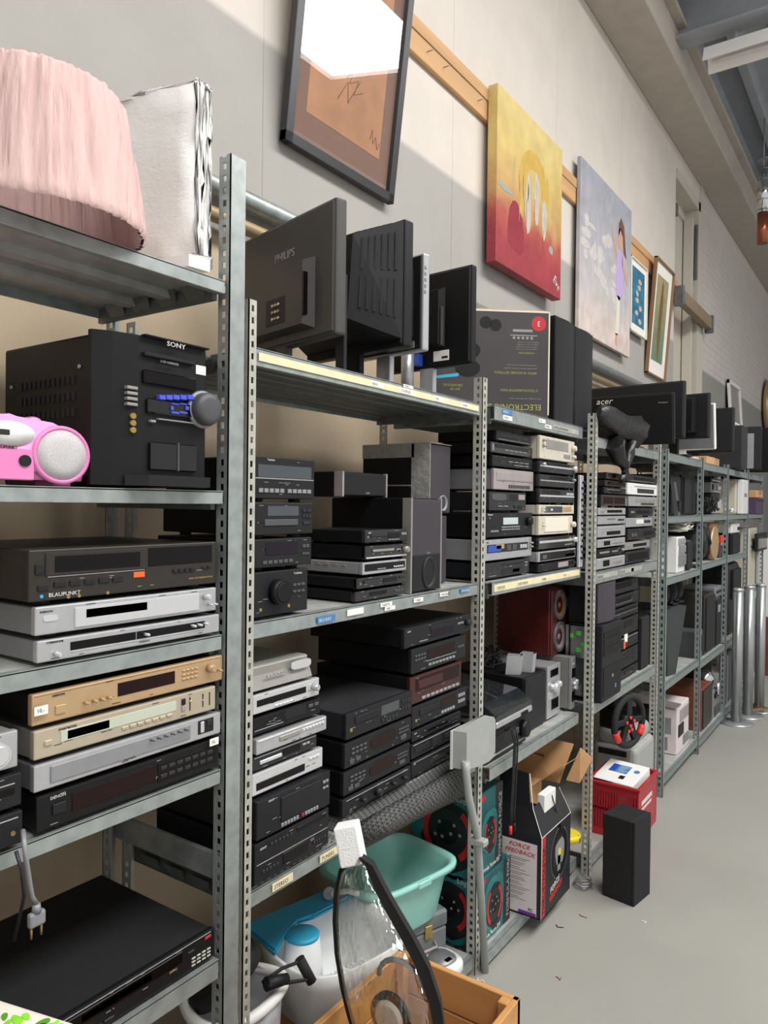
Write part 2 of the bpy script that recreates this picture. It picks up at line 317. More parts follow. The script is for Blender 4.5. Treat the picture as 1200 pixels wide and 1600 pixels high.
# ---------------------------------------------------------------- racks
def angle_post(parent, x, y, z0, z1, sy=1, w1=.034, w2=.034, slot_front=True, slot_side=True, mat='galv_pale', sx=-1, pitch=.026, t=.0025):
    "L-section upright: one flange faces the aisle (+x), the other faces along it (-y)"
    g = G()
    def flange(side, w, slotted):
        def bx(a0, a1, c0, c1):
            if side: g.box(x+sx*a0, x+sx*a1, y, y+sy*t, c0, c1)
            else: g.box(x, x+sx*t, y+sy*a0, y+sy*a1, c0, c1)
        if not slotted: bx(0, w, z0, z1); return
        s0, s1 = w*.36, w*.68
        bx(0, s0, z0, z1); bx(s1, w, z0, z1)
        z = z0
        while z < z1:
            bx(s0, s1, z, min(z+pitch*.48, z1)); z += pitch
    flange(True, w2, slot_side); flange(False, w1, slot_front)
    return g.done('post', mat, parent)
def shelf(parent, x0, x1, y0, y1, zt, lip=.04, mat='galv', slats=0, strip=None):
    "sheet-steel shelf; x1 is the aisle side, zt the surface"
    g = G()
    if slats:
        n = slats; wd = (x1-x0-.03)/n
        for k in range(n): g.box(x0+.01+k*wd, x0+.01+(k+1)*wd-.012, y0, y1, zt-.03, zt, .003)
    else:
        g.box(x0+.004, x1-.004, y0, y1, zt-.004, zt)
        for k in (1, 2): g.box(x0+.12*k, x0+.12*k+.03, y0+.02, y1-.02, zt-.02, zt-.004)
    s = g.done('shelf_board', 'shelf_top' if not slats else 'galv_dark', parent)
    G().box(x1-.003, x1, y0, y1, zt-lip, zt, .001).box(x1-.016, x1-.003, y0, y1, zt-lip, zt-lip+.003).box(x1-.016, x1, y0, y1, zt-.003, zt+.0005).done('front_lip', mat, parent)
    G().box(x0, x0+.003, y0, y1, zt-lip, zt).done('back_lip', mat, parent)
    for yy in (y0+.004, y1-.016):
        e = G().box(x0, x1-.02, yy, yy+.012, zt-lip-.012, zt-.006)
        for k in range(4):
            a = x0+.05+k*.09
            e.prism([(a, yy, zt-lip-.005), (a+.05, yy, zt-lip-.005), (a+.06, yy-.016, zt-lip+.025), (a-.01, yy-.016, zt-lip+.025)], (0, .004, 0))
        e.done('end_rail', 'galv_dark', parent)
    return s
def strips(parent, x, items):
    "price strips and labels stuck on a lip: (y0, y1, zc, h, material, text)"
    for y0, y1, zc, h, m, t in items:
        s = G().box(x, x+(.0012 if y1-y0 > .5 else .0022), y0, y1, zc-h/2, zc+h/2).done('label_strip', m, parent)
        if t: text(parent, t, h*.75, (x+.0023, y0+.006, zc-h*.28), mat='ink' if m != 'label_blue' else 'print_white', name='label_lettering', ext=.0002)
RK = []
def rack(label, y0, y1, xf, depth, shelves, ztop, posts, mat, slats=(), lmat='galv', group='metal shelving racks along the wall'):
    r = thing('shelving_rack', label, 'shelving rack', ((xf-depth/2), (y0+y1)/2, 0), 0, group); RK.append(r)
    ox, oy = xf-depth/2, (y0+y1)/2
    for (x, y, zz, kw) in posts: angle_post(r, x-ox, y-oy, 0, zz, **kw)
    for i, (zt, lip) in enumerate(shelves): shelf(r, xf-depth-ox, xf-.004-ox, y0+.004-oy, y1-.004-oy, zt, lip, lmat, 6 if i in slats else 0)
    return r, ox, oy
SL = dict(mat='galv_pale'); PL = dict(slot_front=False, w1=.03, mat='galv_green', pitch=.04)
XB = -1.17
r0, ox, oy = rack('tall shelving rack at the left carrying the lampshade on its top shelf', .15, 1.105, XB, .42, [(2.062, .027), (1.622, .027), (1.32, .031), (1.035, .029), (.632, .04)], 2.33,
    [(XB+.002, 1.108, 2.33, dict(slot_front=False, w1=.044, w2=.034, mat='galv')), (XB-.42, 1.108, 2.2, dict(slot_front=False, mat='galv', sx=1)), (XB+.002, .15, 2.33, dict(slot_front=False, w1=.044, mat='galv', sy=-1)), (XB-.42, .15, 2.2, dict(slot_front=False, mat='galv', sx=1, sy=-1))], 'galv')
for z in (1.06, .8): G().box(XB-.41-ox, XB-.02-ox, 1.135-oy, 1.147-oy, z-.03, z+.03, .003).done('side_rail', 'galv', r0)
r1, ox, oy = rack('shelving rack with four monitors and televisions lined up on its top shelf', 1.19, 2.262, XB, .42, [(1.94, .04), (1.333, .036), (.735, .036), (.07, .045)], 2.04,
    [(XB+.002, 1.165, 2.04, dict(w1=.024, **SL)), (XB-.42, 1.165, 2.04, dict(sx=1, **SL)), (XB+.002, 2.262, 2.03, SL), (XB-.42, 2.262, 2.03, dict(sx=1, **SL))], 'galv', (0,))
strips(r1, XB-.002-ox, [(1.2-oy, 2.24-oy, 1.921, .018, 'label_cream', ''), (1.62-oy, 1.68-oy, 1.921, .013, 'paper', 'VIDEO'), (1.76-oy, 1.83-oy, 1.921, .014, 'paper', 'CD-SPELER'), (1.78-oy, 1.83-oy, 1.936, .009, 'paper', 'STEREO'), (1.95-oy, 2.0-oy, 1.921, .014, 'paper', 'DVD'), (2.12-oy, 2.17-oy, 1.921, .014, 'paper', 'TUNER'),
    (1.41-oy, 1.48-oy, 1.312, .016, 'label_blue', 'BLU-RAY'), (1.53-oy, 1.6-oy, 1.317, .016, 'paper', ''), (1.68-oy, 1.735-oy, 1.321, .011, 'paper', 'CASSETTE'), (1.70-oy, 1.75-oy, 1.309, .011, 'paper', 'TAPE'), (1.85-oy, 1.9-oy, 1.317, .012, 'paper', 'TUNER'), (2.0-oy, 2.05-oy, 1.32, .012, 'paper', 'VERSTERKER'), (2.13-oy, 2.19-oy, 1.32, .013, 'label_blue', 'DVD-SPELER'),
    (1.26-oy, 1.33-oy, .717, .018, 'label_cream', 'STEREO'), (1.43-oy, 1.5-oy, .717, .018, 'label_cream', 'TUNERS')])
r2, ox, oy = rack('shelving rack with a drum kit carton and two black speakers on its top shelf', 2.302, 3.16, -1.14, .42, [(1.94, .05), (1.335, .045), (.7, .045), (.07, .045)], 2.0,
    [(-1.09, 3.16, 2.0, SL), (-1.56, 3.16, 2.0, dict(sx=1, **SL))], 'galv')
strips(r2, -1.144-ox, [(2.32-oy, 3.14-oy, 1.314, .024, 'label_cream', ''), (2.33-oy, 2.42-oy, 1.314, .018, 'label_cream', 'TAPEDECK'), (2.5-oy, 2.65-oy, 1.314, .016, 'label_cream', 'CASSETTESPELER'), (2.72-oy, 2.85-oy, 1.314, .016, 'label_cream', 'TUNERS'), (2.95-oy, 3.05-oy, 1.314, .016, 'label_cream', 'DVD'),
    (2.36-oy, 2.44-oy, 1.925, .018, 'label_blue', 'AUDIO'), (2.37-oy, 2.44-oy, 1.905, .016, 'paper', 'VIDEO'), (2.68-oy, 2.74-oy, 1.924, .014, 'paper', 'DVD'), (2.74-oy, 2.8-oy, 1.908, .014, 'paper', 'BEAMER'), (2.82-oy, 3.1-oy, 1.912, .02, 'galv_pale', 'RADIO & VERSTERKERS')])
XC = -1.09
r3, ox, oy = rack('shelving rack with curved monitors and a drooping black bag on its top shelf', 3.2, 4.2, XC, .42, [(1.9, .045), (1.31, .05), (.735, .045), (.07, .045)], 1.98,
    [(XC, 4.2, 1.95, SL), (XC-.46, 4.2, 1.95, dict(sx=1, **SL))], 'galv')
strips(r3, XC-.004-ox, [(3.22-oy, 3.5-oy, 1.288, .02, 'galv_pale', 'VIDEOREC.'), (3.55-oy, 3.9-oy, 1.288, .02, 'galv_pale', 'VHS DVD'), (3.72-oy, 3.76-oy, 1.288, .024, 'label_cream', '')])
XD = -1.06
def far_rack(label, y0, y1, shelves, first=False):
    po = [(XD, y1, 1.92, PL), (XD-.42, y1, 1.92, dict(PL, sx=1))]
    if first: po += [(XD, y0, 1.92, PL), (XD-.42, y0, 1.92, dict(PL, sx=1))]
    return rack(label, y0+.03, y1, XD, .42, shelves, 1.92, po, 'galv_green', lmat='galv_green')
far_rack('green-grey shelving rack holding big black speakers above a tall backpack-like case', 4.25, 5.13, [(1.9, .045), (1.545, .035), (1.205, .04), (.62, .04), (.1, .04)], True)
far_rack('green-grey shelving rack holding bundled cables and brown wooden speakers', 5.13, 5.99, [(1.89, .045), (1.545, .035), (1.23, .04), (.59, .04), (.08, .04)])
far_rack('green-grey shelving rack behind the silver floor posts', 5.99, 6.87, [(1.89, .045), (1.545, .035), (1.23, .04), (.59, .04), (.08, .04)])
far_rack('green-grey shelving rack at the far end of the row, cut by the photo edge', 6.87, 7.72, [(1.89, .045), (1.545, .035), (.9, .04), (.08, .04)])
# ---------------------------------------------------------------- hifi separates
# features: (letter, u0, u1, v0, v1, [count]) in fractions of the front; letters pick part name, depth and material
STY = {
 'dvd': [('t', .12, .46, .45, .78), ('w', .5, .8, .3, .72), ('b', .84, .96, .5, .72, 3), ('b', .52, .78, .12, .22, 4), ('p', .05, .07, .4, .5)],
 'dvd2': [('w', .08, .62, .32, .72), ('t', .1, .4, .4, .64), ('b', .66, .8, .42, .62, 3), ('k', .9, .5, .3), ('s', .05, .95, .1, .16)],
 'dvd3': [('s', .02, .98, .82, .95), ('w', .1, .9, .28, .7), ('t', .14, .42, .34, .62), ('b', .68, .88, .36, .54, 4), ('b', .12, .4, .08, .18, 3)],
 'vcr': [('c', .1, .52, .42, .86), ('w', .56, .94, .5, .86), ('b', .06, .46, .16, .3, 6), ('b', .7, .95, .18, .34, 4), ('s', .03, .97, .06, .1)],
 'vcr2': [('c', .3, .74, .3, .66), ('s', .03, .97, .78, .83), ('b', .06, .24, .36, .5, 2), ('w', .78, .95, .38, .62), ('b', .34, .9, .1, .22, 5)],
 'cd': [('t', .12, .48, .5, .78), ('w', .5, .78, .42, .82), ('b', .82, .96, .6, .76, 3), ('b', .82, .96, .3, .46, 3), ('b', .5, .76, .14, .28, 5), ('p', .06, .08, .25, .4)],
 'cdx': [('o', .36, .74, .3, .82), ('b', .08, .3, .66, .74, 4), ('b', .08, .3, .48, .56, 4), ('b', .05, .22, .14, .3, 2), ('b', .78, .95, .62, .7, 5), ('b', .78, .95, .46, .54, 5), ('b', .8, .92, .16, .34, 1)],
 'tun': [('w', .3, .76, .38, .76), ('b', .3, .76, .1, .2, 7), ('b', .06, .26, .52, .62, 4), ('k', .88, .5, .3)],
 'tun2': [('L', .12, .7, .42, .84), ('b', .3, .78, .16, .3, 7), ('k', .92, .56, .28), ('b', .04, .1, .2, .4, 1)],
 'amp': [('k', .26, .48, .13), ('k', .47, .5, .24), ('k', .7, .5, .13), ('k', .87, .5, .13), ('b', .08, .18, .2, .3, 2), ('s', .05, .95, .84, .88), ('o', .3, .9, .02, .16)],
 'rcv': [('w', .34, .66, .5, .8), ('b', .3, .7, .36, .43, 8), ('b', .3, .7, .26, .32, 8), ('k', .88, .62, .2), ('b', .08, .24, .2, .28, 4), ('p', .06, .08, .75, .82)],
 'cass': [('c', .24, .48, .3, .82), ('c', .5, .74, .3, .82), ('b', .24, .48, .1, .22, 6), ('b', .5, .74, .1, .22, 6), ('b', .78, .95, .66, .8, 3), ('b', .78, .95, .44, .56, 3), ('s', .2, .78, .25, .28)],
 'eq': [('w', .4, .58, .2, .8), ('b', .06, .34, .35, .7, 9), ('b', .64, .94, .35, .7, 9), ('s', .03, .97, .88, .93)],
 'pow': [('w', .35, .7, .35, .62), ('k', .88, .62, .18), ('k', .78, .3, .1), ('s', .03, .97, .9, .93), ('b', .36, .7, .2, .28, 5)],
 'mini': [('w', .2, .75, .42, .86), ('b', .14, .66, .12, .24, 6), ('b', .82, .95, .62, .74, 2), ('b', .82, .95, .36, .44, 3)],
 'min2': [('w', .22, .74, .58, .9), ('t', .17, .72, .28, .48), ('b', .8, .96, .7, .8, 2), ('b', .8, .96, .52, .62, 3), ('b', .8, .96, .3, .4, 1)],
 'minamp': [('k', .42, .52, .3), ('k', .42, .52, .2), ('b', .7, .94, .6, .66, 3), ('b', .7, .94, .45, .5, 3), ('p', .62, .66, .12, .2), ('p', .12, .15, .12, .2)],
 'win': [('w', .06, .94, .5, .8), ('s', .02, .98, .46, .49), ('b', .06, .48, .14, .24, 5), ('b', .52, .94, .14, .24, 5)],
 'plain': [('w', .3, .7, .4, .6), ('b', .76, .92, .4, .6, 3)],
}
NAMES = dict(dvd='dvd_player', dvd2='dvd_player', dvd3='dvd_player', vcr='video_recorder', vcr2='video_recorder', cd='cd_player', cdx='cd_player', tun='tuner', tun2='tuner', amp='amplifier', rcv='receiver',
    cass='cassette_deck', eq='equalizer', pow='amplifier', mini='hifi_component', min2='hifi_component', minamp='amplifier', win='cassette_deck', plain='audio_component')
def deck(label, X, y0, y1, z0, z1, style, case='black', face=None, name=None, cat=None, group=None, depth=.34, logo=None, mats={}, rz=0, feats=None, feet=.008, simple=False, slope=0, vents=0, feat_mul=1):
    W, H = y1-y0, z1-z0; face = face or case
    n = name or NAMES[style]
    t = thing(n, label, cat or n.replace('_', ' ').replace('dvd', 'DVD').replace('cd ', 'CD '), (X, (y0+y1)/2, z0), rz, group)
    h = W/2; f = min(feet, H*.15)
    g = G().box(-depth, -.012, -h+.003, h-.003, f, H-.001, .002)
    if vents:
        for k in range(vents): g.box(-.06-k*.03, -.075-k*.03, -h+.001, -h+.004, H*.7, H*.78)
    g.done('case', case, t)
    fh = H-f; P_ = lambda u, v: (-h+u*W, f+v*fh)
    pg = G()
    if slope: pg.prism([(-.012, -h, f), (0, -h, f), (-slope, -h, H), (-.03-slope, -h, H)], (0, W, 0))
    else: pg.box(-.014, 0, -h, h, f, H, .0025, 2)
    n0 = set(pg.b.faces); rr_ = random.Random(sum(map(ord, label)))
    if not simple and not slope:
        for k in range(9):      # small printed legends on the panel
            u, v = rr_.uniform(.06, .92), rr_.choice((.1, .34, .38, .62, .9)); y, z = P_(u, v); pg.box(-.001, .0006, y, y+rr_.uniform(.006, .016), z, z+.0011)
        for fc in pg.b.faces:
            if fc not in n0: fc.material_index = 1
    pn = pg.done('front_panel', face, t)
    pn.data.materials.append(MATS['ink' if face in ('silver', 'silver_bright', 'gold', 'champagne', 'cream', 'white_plastic', 'silver_dull', 'pinkish') else 'print_grey'])
    dflt = dict(w='glass_dark', t=face, b='grey_dark', k='black', s='print_grey', L='glass_green', c='glass_dark', o='glass_dark', p='brass')
    dflt.update(mats)
    if not simple:
        for q in (feats if feats is not None else STY[style]):
            c = q[0]; m = dflt[c[0]]
            if len(c) > 1: m = c[1:]; c = c[0]
            if c == 'k':
                y, z = P_(q[1], q[2]); r = q[3]*fh
                G().cyl((-.001, y, z), r, .014+r*.3, 'x', r*.92, 22).cyl((.013+r*.3, y, z), r*.8, .0015, 'x', r*.7, 22).done('knob', m, t); continue
            a, b0 = P_(q[1], q[3]); e, b1 = P_(q[2], q[4])
            if c == 'w': G().box(-.002, .0012, a, e, b0, b1, .0006).done('display_window', m, t)
            elif c == 'L': G().box(-.002, .0012, a, e, b0, b1, .0006).done('dial_scale', m, t)
            elif c == 't': G().box(-.002, .003, a, e, b0, b1, .0012).done('disc_tray', m, t)
            elif c == 's': G().box(-.002, .0016, a, e, b0, b1, .0006).done('trim_strip', m, t)
            elif c == 'o': G().lathe([((e-a)/2, -.002), ((e-a)/2, .0015)], (0, (a+e)/2, (b0+b1)/2), 'x', 28, (b1-b0)/(e-a), n=4).done('display_window', m, t)
            elif c == 'c':
                dr = G().box(-.002, .0025, a, e, b0, b1, .001).done('cassette_door', face, t)
                G().box(.002, .0032, a+(e-a)*.08, e-(e-a)*.08, b0+(b1-b0)*.14, b1-(b1-b0)*.16).done('door_window', m, dr)
            elif c == 'p': G().cyl((-.002, (a+e)/2, (b0+b1)/2), max(.003, (b1-b0)/2), .003, 'x').done('socket', m, t)
            elif c == 'b':
                k = q[5]; p = (e-a)/k
                for i in range(k): G().box(-.002, .0028, a+i*p+p*.12, a+(i+1)*p-p*.12, b0, b1, .0008).done('button', m, t)
        if f > .004:
            for sx in (-.03, -depth+.04):
                for sy in (-h+.04, h-.04): G().cyl((sx, sy, 0), .014, f+.001, 'z', seg=12).done('foot', 'rubber', t)
    for lg in (logo or []):
        s, u, v, sz = lg[:4]; y, z = P_(u, v)
        text(t, s, sz*fh*1.1, (.0006 if not slope else .0006, y, z), mat=lg[4] if len(lg) > 4 else 'print_white', sx=lg[5] if len(lg) > 5 else 1.1, ext=.0003)
    return t
def stack(X, zb, rows, group, rz=(), depth=.34, gap=.001, lim={}):
    """rows top to bottom: (label, style, case, face, (l, r, tl, tr) photo px, options); the lowest stands at zb"""
    out = []; tops = []
    rows = [(*q[:5], {**lim, **q[5]}) for q in rows]
    for lb, st, ca, fa, (l, r, a, b), op in rows:
        x = X+op.get('dx', 0)
        A, B = U(l, a, X=x), U(r, b, X=x); B.y = min(B.y, op.get('ymax', 99)); A.y = max(A.y, op.get('ymin', -9)); tops.append((A.y if 'y0' not in op else op['y0'], B.y, (A.z+B.z)/2 if 'y0' not in op else B.z, x))
    for i, (lb, st, ca, fa, px, op) in enumerate(rows):
        y0, y1, zt, x = tops[i]; zl = tops[i+1][2] if i+1 < len(rows) else zb
        op = {k: v for k, v in op.items() if k not in ('dx', 'y0', 'ymax', 'ymin')}
        op.setdefault('depth', depth)
        out.append(deck(lb, x, y0, y1, zl+gap, zt, st, ca, fa, group=group, **op))
    return out
SV = dict(b='silver_bright', k='silver_bright', t='silver')
# --- left rack: the two nearest stacks
stack(-1.175, 1.32, [
 ('dark brown video recorder with an orange cassette light, on top of two silver players', 'vcr', 'brownblack', 'brownblack', (45, 338, 860, 846),
  dict(depth=.36, logo=[('BLAUPUNKT', .085, .07, .1), ('VHS', .34, .66, .09), ('VIDEO RECORDER RTV-211', .82, .15, .05, 'print_gold')], mats=dict(b='black_matt', w='glass_dark'),
   feats=[('c', .07, .57, .48, .93), ('w', .58, .97, .52, .92), ('b', .03, .09, .2, .31, 1), ('b', .1, .45, .25, .36, 5), ('b', .72, .86, .32, .42, 4), ('b', .9, .97, .36, .43, 2), ('worange', .5, .56, .3, .42), ('pblue_dot', .045, .065, .06, .13), ('b', .02, .07, .52, .72, 1), ('s', .08, .56, .45, .47), ('p', .17, .18, .02, .05), ('p', .22, .23, .02, .05), ('p', .36, .37, .02, .05)])),
 ('silver DVD player sandwiched between the dark brown recorder and a slimmer silver player', 'dvd', 'silver_side', 'silver', (55, 338, 950, 917),
  dict(logo=[('EMERSON', .02, .78, .09, 'ink'), ('DVD', .33, .6, .1, 'ink')], feats=[('tsilver_bright', .18, .88, .12, .84), ('tsilver_bright', .23, .56, .4, .76), ('w', .56, .84, .42, .76), ('bsilver_bright', .75, .79, .24, .34, 1), ('bsilver_bright', .81, .84, .24, .34, 1), ('ksilver_bright', .92, .66, .13), ('ksilver_bright', .945, .3, .05), ('ksilver_bright', .975, .3, .05), ('osilver_bright', .035, .1, .46, .68)])),
 ('slim silver DVD player with a black front strip, lowest below the dark brown recorder', 'dvd2', 'silver_side', 'silver', (58, 343, 1004, 958),
  dict(depth=.37, logo=[('CYBERHOME', .04, .82, .12, 'ink'), ('DVD', .33, .62, .1), ('PROGRESSIVE SCAN', .5, .16, .06, 'ink')], feats=[('w', .15, .9, .35, .74), ('ssilver_bright', .15, .9, .27, .31), ('ssilver_dull', .48, .485, .35, .74), ('ksilver_bright', .53, .55, .08), ('ksilver_bright', .81, .6, .08), ('ksilver_bright', .85, .6, .08), ('ksilver_bright', .89, .6, .08), ('ksilver_bright', .08, .32, .12)])),
], 'players stacked below the pink radio')
gold = stack(-1.175, 1.035, [
 ('gold tuner with a dark display and large gold knob, on top of the champagne tuner', 'tun', 'black', 'gold', (50, 348, 1088, 1022),
  dict(depth=.3, logo=[('DENON', .085, .8, .1, 'ink')], mats=dict(b='gold', k='gold'), feats=[('wglass_red', .39, .7, .32, .78), ('kgold', .91, .6, .17), ('bgold', .09, .15, .22, .5, 1), ('bgold', .74, .84, .68, .74, 4), ('bgold', .74, .84, .52, .58, 4), ('bgold', .74, .84, .36, .42, 4), ('kgold', .23, .38, .055), ('kgold', .27, .38, .055), ('kgold', .305, .38, .055), ('kgold', .34, .38, .055), ('kgold', .965, .45, .05), ('sgold', .01, .99, .93, .97)])),
 ('champagne tuner with a pale dial scale, directly under the gold tuner', 'tun2', 'silver_dull', 'champagne', (53, 337, 1143, 1072),
  dict(depth=.3, logo=[('marantz', .11, .82, .14, 'ink', 1.4)], mats=dict(b='champagne', k='champagne'), feats=[('L', .12, .74, .4, .8), ('w', .15, .36, .44, .76), ('bchampagne', .04, .085, .42, .6, 1), ('bchampagne', .42, .72, .22, .34, 7), ('bcharcoal', .77, .8, .55, .8, 1), ('bpinkish', .77, .8, .3, .52, 1), ('sink', .825, .83, .24, .8), ('sink', .91, .915, .24, .8), ('sink', .955, .96, .24, .8), ('bchampagne', .82, .84, .6, .66, 1), ('bchampagne', .905, .92, .5, .56, 1)])),
 ('silver receiver with a grey control strip, third down from the gold tuner', 'tun', 'silver_side', 'silver', (53, 345, 1198, 1112),
  dict(depth=.33, logo=[('PIONEER', .42, .14, .1, 'ink', 1.4)], feats=[('tgrey', .07, .8, .2, .84), ('wlcd_off', .34, .48, .34, .56), ('bgrey', .54, .79, .26, .52, 9), ('kgrey_dark', .56, .7, .04), ('kgrey_dark', .6, .7, .04), ('kgrey_dark', .64, .7, .04), ('kgrey_dark', .68, .7, .04), ('kgrey_dark', .72, .7, .04), ('kgrey_dark', .76, .7, .04), ('bcharcoal', .08, .16, .3, .76, 1), ('bcharcoal', .17, .3, .3, .5, 2), ('wcharcoal', .85, .95, .24, .86), ('bsilver_bright', .86, .89, .3, .8, 1), ('bcharcoal2', .9, .94, .55, .8, 1)])),
 ('black tuner with a wide dark display, bottom of the stack with the gold tuner', 'tun', 'black', 'black', (57, 342, 1248, 1152),
  dict(depth=.33, logo=[('DENON', .06, .82, .11)], feats=[('wglass_red', .16, .6, .26, .8), ('bcharcoal', .06, .14, .36, .66, 1), ('bcharcoal2', .62, .96, .3, .42, 7), ('bcharcoal2', .62, .96, .56, .68, 7), ('wglass_dark', .61, .98, .2, .8)])),
], 'separates stacked with the gold tuner')
# price tags
for px, xx in (((192, 930), 0), ((1003, 1076), 1)):
    p = U(px[0]/3, 800+px[1]/3, X=-1.168)
    o = G().box(0, .001, -.012, .012, -.0075, .0075).done('price_tag', 'paper', None, p); text(o, '10,-', .009, (.0012, -.008, -.003), mat='ink', ext=.0002)
    tag(o, ('small white handwritten price tag stuck on the front of the gold tuner', 'small white price tag at the right end of the black tuner')[xx], 'tag')
# units cut by the left edge of the photo
yR = U(28, 1200, X=-1.17).y
deck('silver amplifier with a big round knob cut by the left photo edge', -1.17, yR-.4, yR, 1.16, 1.228, 'amp', 'silver_dull', 'silver', feats=[('ksilver_bright', .9, .5, .34), ('ksilver_bright', .6, .5, .2)])
deck('black component under the cut-off silver amplifier, second in that corner stack', -1.165, yR-.4, yR+.004, 1.098, 1.159, 'dvd', 'black', 'charcoal', feats=[('w', .5, .97, .4, .6), ('s', .5, .97, .7, .74)])
deck('black component with a socket, lowest of the corner stack at the left photo edge', -1.165, yR-.4, yR+.006, 1.036, 1.097, 'plain', 'black', 'charcoal', feats=[('p', .95, .97, .3, .45), ('s', .5, .98, .8, .84)])
# mains cable with plug
p0 = U(33, 1305, X=-1.15); p1 = U(40, 1340, X=-1.14); p2 = U(46, 1400, X=-1.14); p3 = U(57, 1412, X=-1.14)
cb = thing('power_cable', 'grey mains cable with a flat two-pin plug hanging over the shelf edge', 'cable', p3)
loc = lambda p: p-p3
G().tube([loc(U(36, 1298, X=-1.158)), loc(U(38, 1318, X=-1.135)), loc(U(41, 1345, X=-1.135)), loc(U(47, 1385, X=-1.135)), loc(U(50, 1402, X=-1.138)), Vector((0, 0, 0))], .0042, 8).done('cord', 'grey', cb)
G().tube([loc(U(25, 1330, X=-1.13)), loc(U(34, 1360, X=-1.12)), loc(U(38, 1400, X=-1.13)), loc(U(29, 1440, X=-1.17)), loc(U(22, 1470, X=-1.2))], .003, 8).done('thin_cord', 'charcoal2', cb)
G().cyl((0, 0, 0), .006, -.014, 'z', .008, 12).box(-.006, .006, -.014, .014, -.036, -.012, .004, 2).done('plug', 'grey', cb)
for s in (-1, 1):
    G().cyl((0, s*.0085, -.036), .002, -.018, 'z', seg=8).done('pin', 'brass', cb)
# laser disc player on the low shelf
a, b = U(335, 1449, X=-1.18), U(335, 1506, X=-1.18)
deck('large black video disc player with red power light alone on the low shelf at left', -1.18, b.y-.54, b.y, .633, a.z, 'dvd', 'black_matt', 'black', name='disc_player', depth=.39, logo=[('PLAY', .3, .3, .07), ('S-VHS', .78, .35, .1, 'print_gold')],
     feats=[('w', .2, .84, .48, .85), ('wglass_purple', .42, .7, .55, .78), ('bsilver_dull', .88, .98, .36, .42, 4), ('bsilver_dull', .88, .98, .24, .3, 4), ('bsilver_dull', .88, .98, .12, .18, 4), ('pred_bright', .14, .155, .2, .3), ('wred', .95, .98, .75, .85), ('b', .4, .55, .12, .2, 3), ('s', .02, .98, .93, .95), ('b', .86, .9, .62, .7, 1)], mats=dict(b='charcoal2'))
# --- middle rack, upper shelf
MN = dict(mats=dict(b='charcoal2', w='glass_grey', k='black'))
yA = 1.197
st = stack(-1.18, 1.333, [
 ('black mini hifi cassette section with mirrored window, topmost of four by the post', 'win', 'black', 'charcoal', (400, 491.6, 708, 719), dict(y0=yA, mats=dict(b='grey', w='glass_grey', s='print_grey'), logo=[('Technics', .2, .9, .06)], depth=.3)),
 ('black mini hifi disc section with tray lip, second of four by the post', 'min2', 'black', 'charcoal', (399, 489, 785, 786), dict(y0=yA, mats=dict(w='glass_grey', t='grey_dark', b='charcoal2'), depth=.31)),
 ('black mini hifi tuner section with tinted window, third of four by the post', 'mini', 'black', 'charcoal', (398, 487, 837, 839), dict(y0=yA, mats=dict(w='glass_purple', b='grey_dark'), depth=.33)),
 ('black mini hifi amplifier section with big dial, lowest of four by the post', 'minamp', 'black', 'charcoal', (395, 481, 890, 887), dict(y0=yA, logo=[('Technics', .72, .88, .07)], mats=dict(b='grey_dark'), depth=.33)),
], 'mini hifi sections stacked beside the tall post')
stack(-1.185, 1.333, [
 ('black DVD player with a curved silver lip, topmost of the five slim players', 'dvd', 'black', 'charcoal2', (571, 637, 828, 827), dict(logo=[('AKAI', .06, .72, .16)], mats=dict(b='grey'), depth=.24)),
 ('black DVD player with a bright silver lower edge, second of the five slim players', 'dvd2', 'black', 'black_gloss', (571, 636, 851, 850), dict(feats=[('ssilver_bright', .02, .98, .04, .16), ('wcharcoal2', .14, .68, .42, .74), ('tsilver_dull', .16, .66, .5, .68), ('ksilver_dull', .92, .55, .26), ('bgrey', .72, .84, .5, .62, 3)], depth=.26)),
 ('silver DVD player with slotted side vents, third of the five slim players', 'dvd2', 'silver', 'silver', (567, 635, 877, 875), dict(vents=5, feats=[('w', .04, .96, .26, .84), ('bsilver_bright', .68, .92, .36, .5, 5), ('bsilver_dull', .3, .5, .32, .42, 4)], logo=[('DVD', .06, .34, .13)], depth=.28)),
 ('glossy black disc player, fourth of the five slim players', 'dvd', 'black', 'black_gloss', (558, 635, 901, 897), dict(logo=[('PHILIPS', .3, .45, .16)], mats=dict(b='charcoal2', t='black_gloss'), depth=.28)),
 ('glossy black disc player, lowest of the five slim players standing on the shelf', 'dvd2', 'black', 'black_gloss', (555, 634, 922, 916), dict(logo=[('PHILIPS', .3, .4, .2)], feats=[('w', .26, .6, .35, .75), ('bgrey_dark', .76, .94, .4, .6, 3)], depth=.29)),
], 'slim players stacked beside the subwoofer')
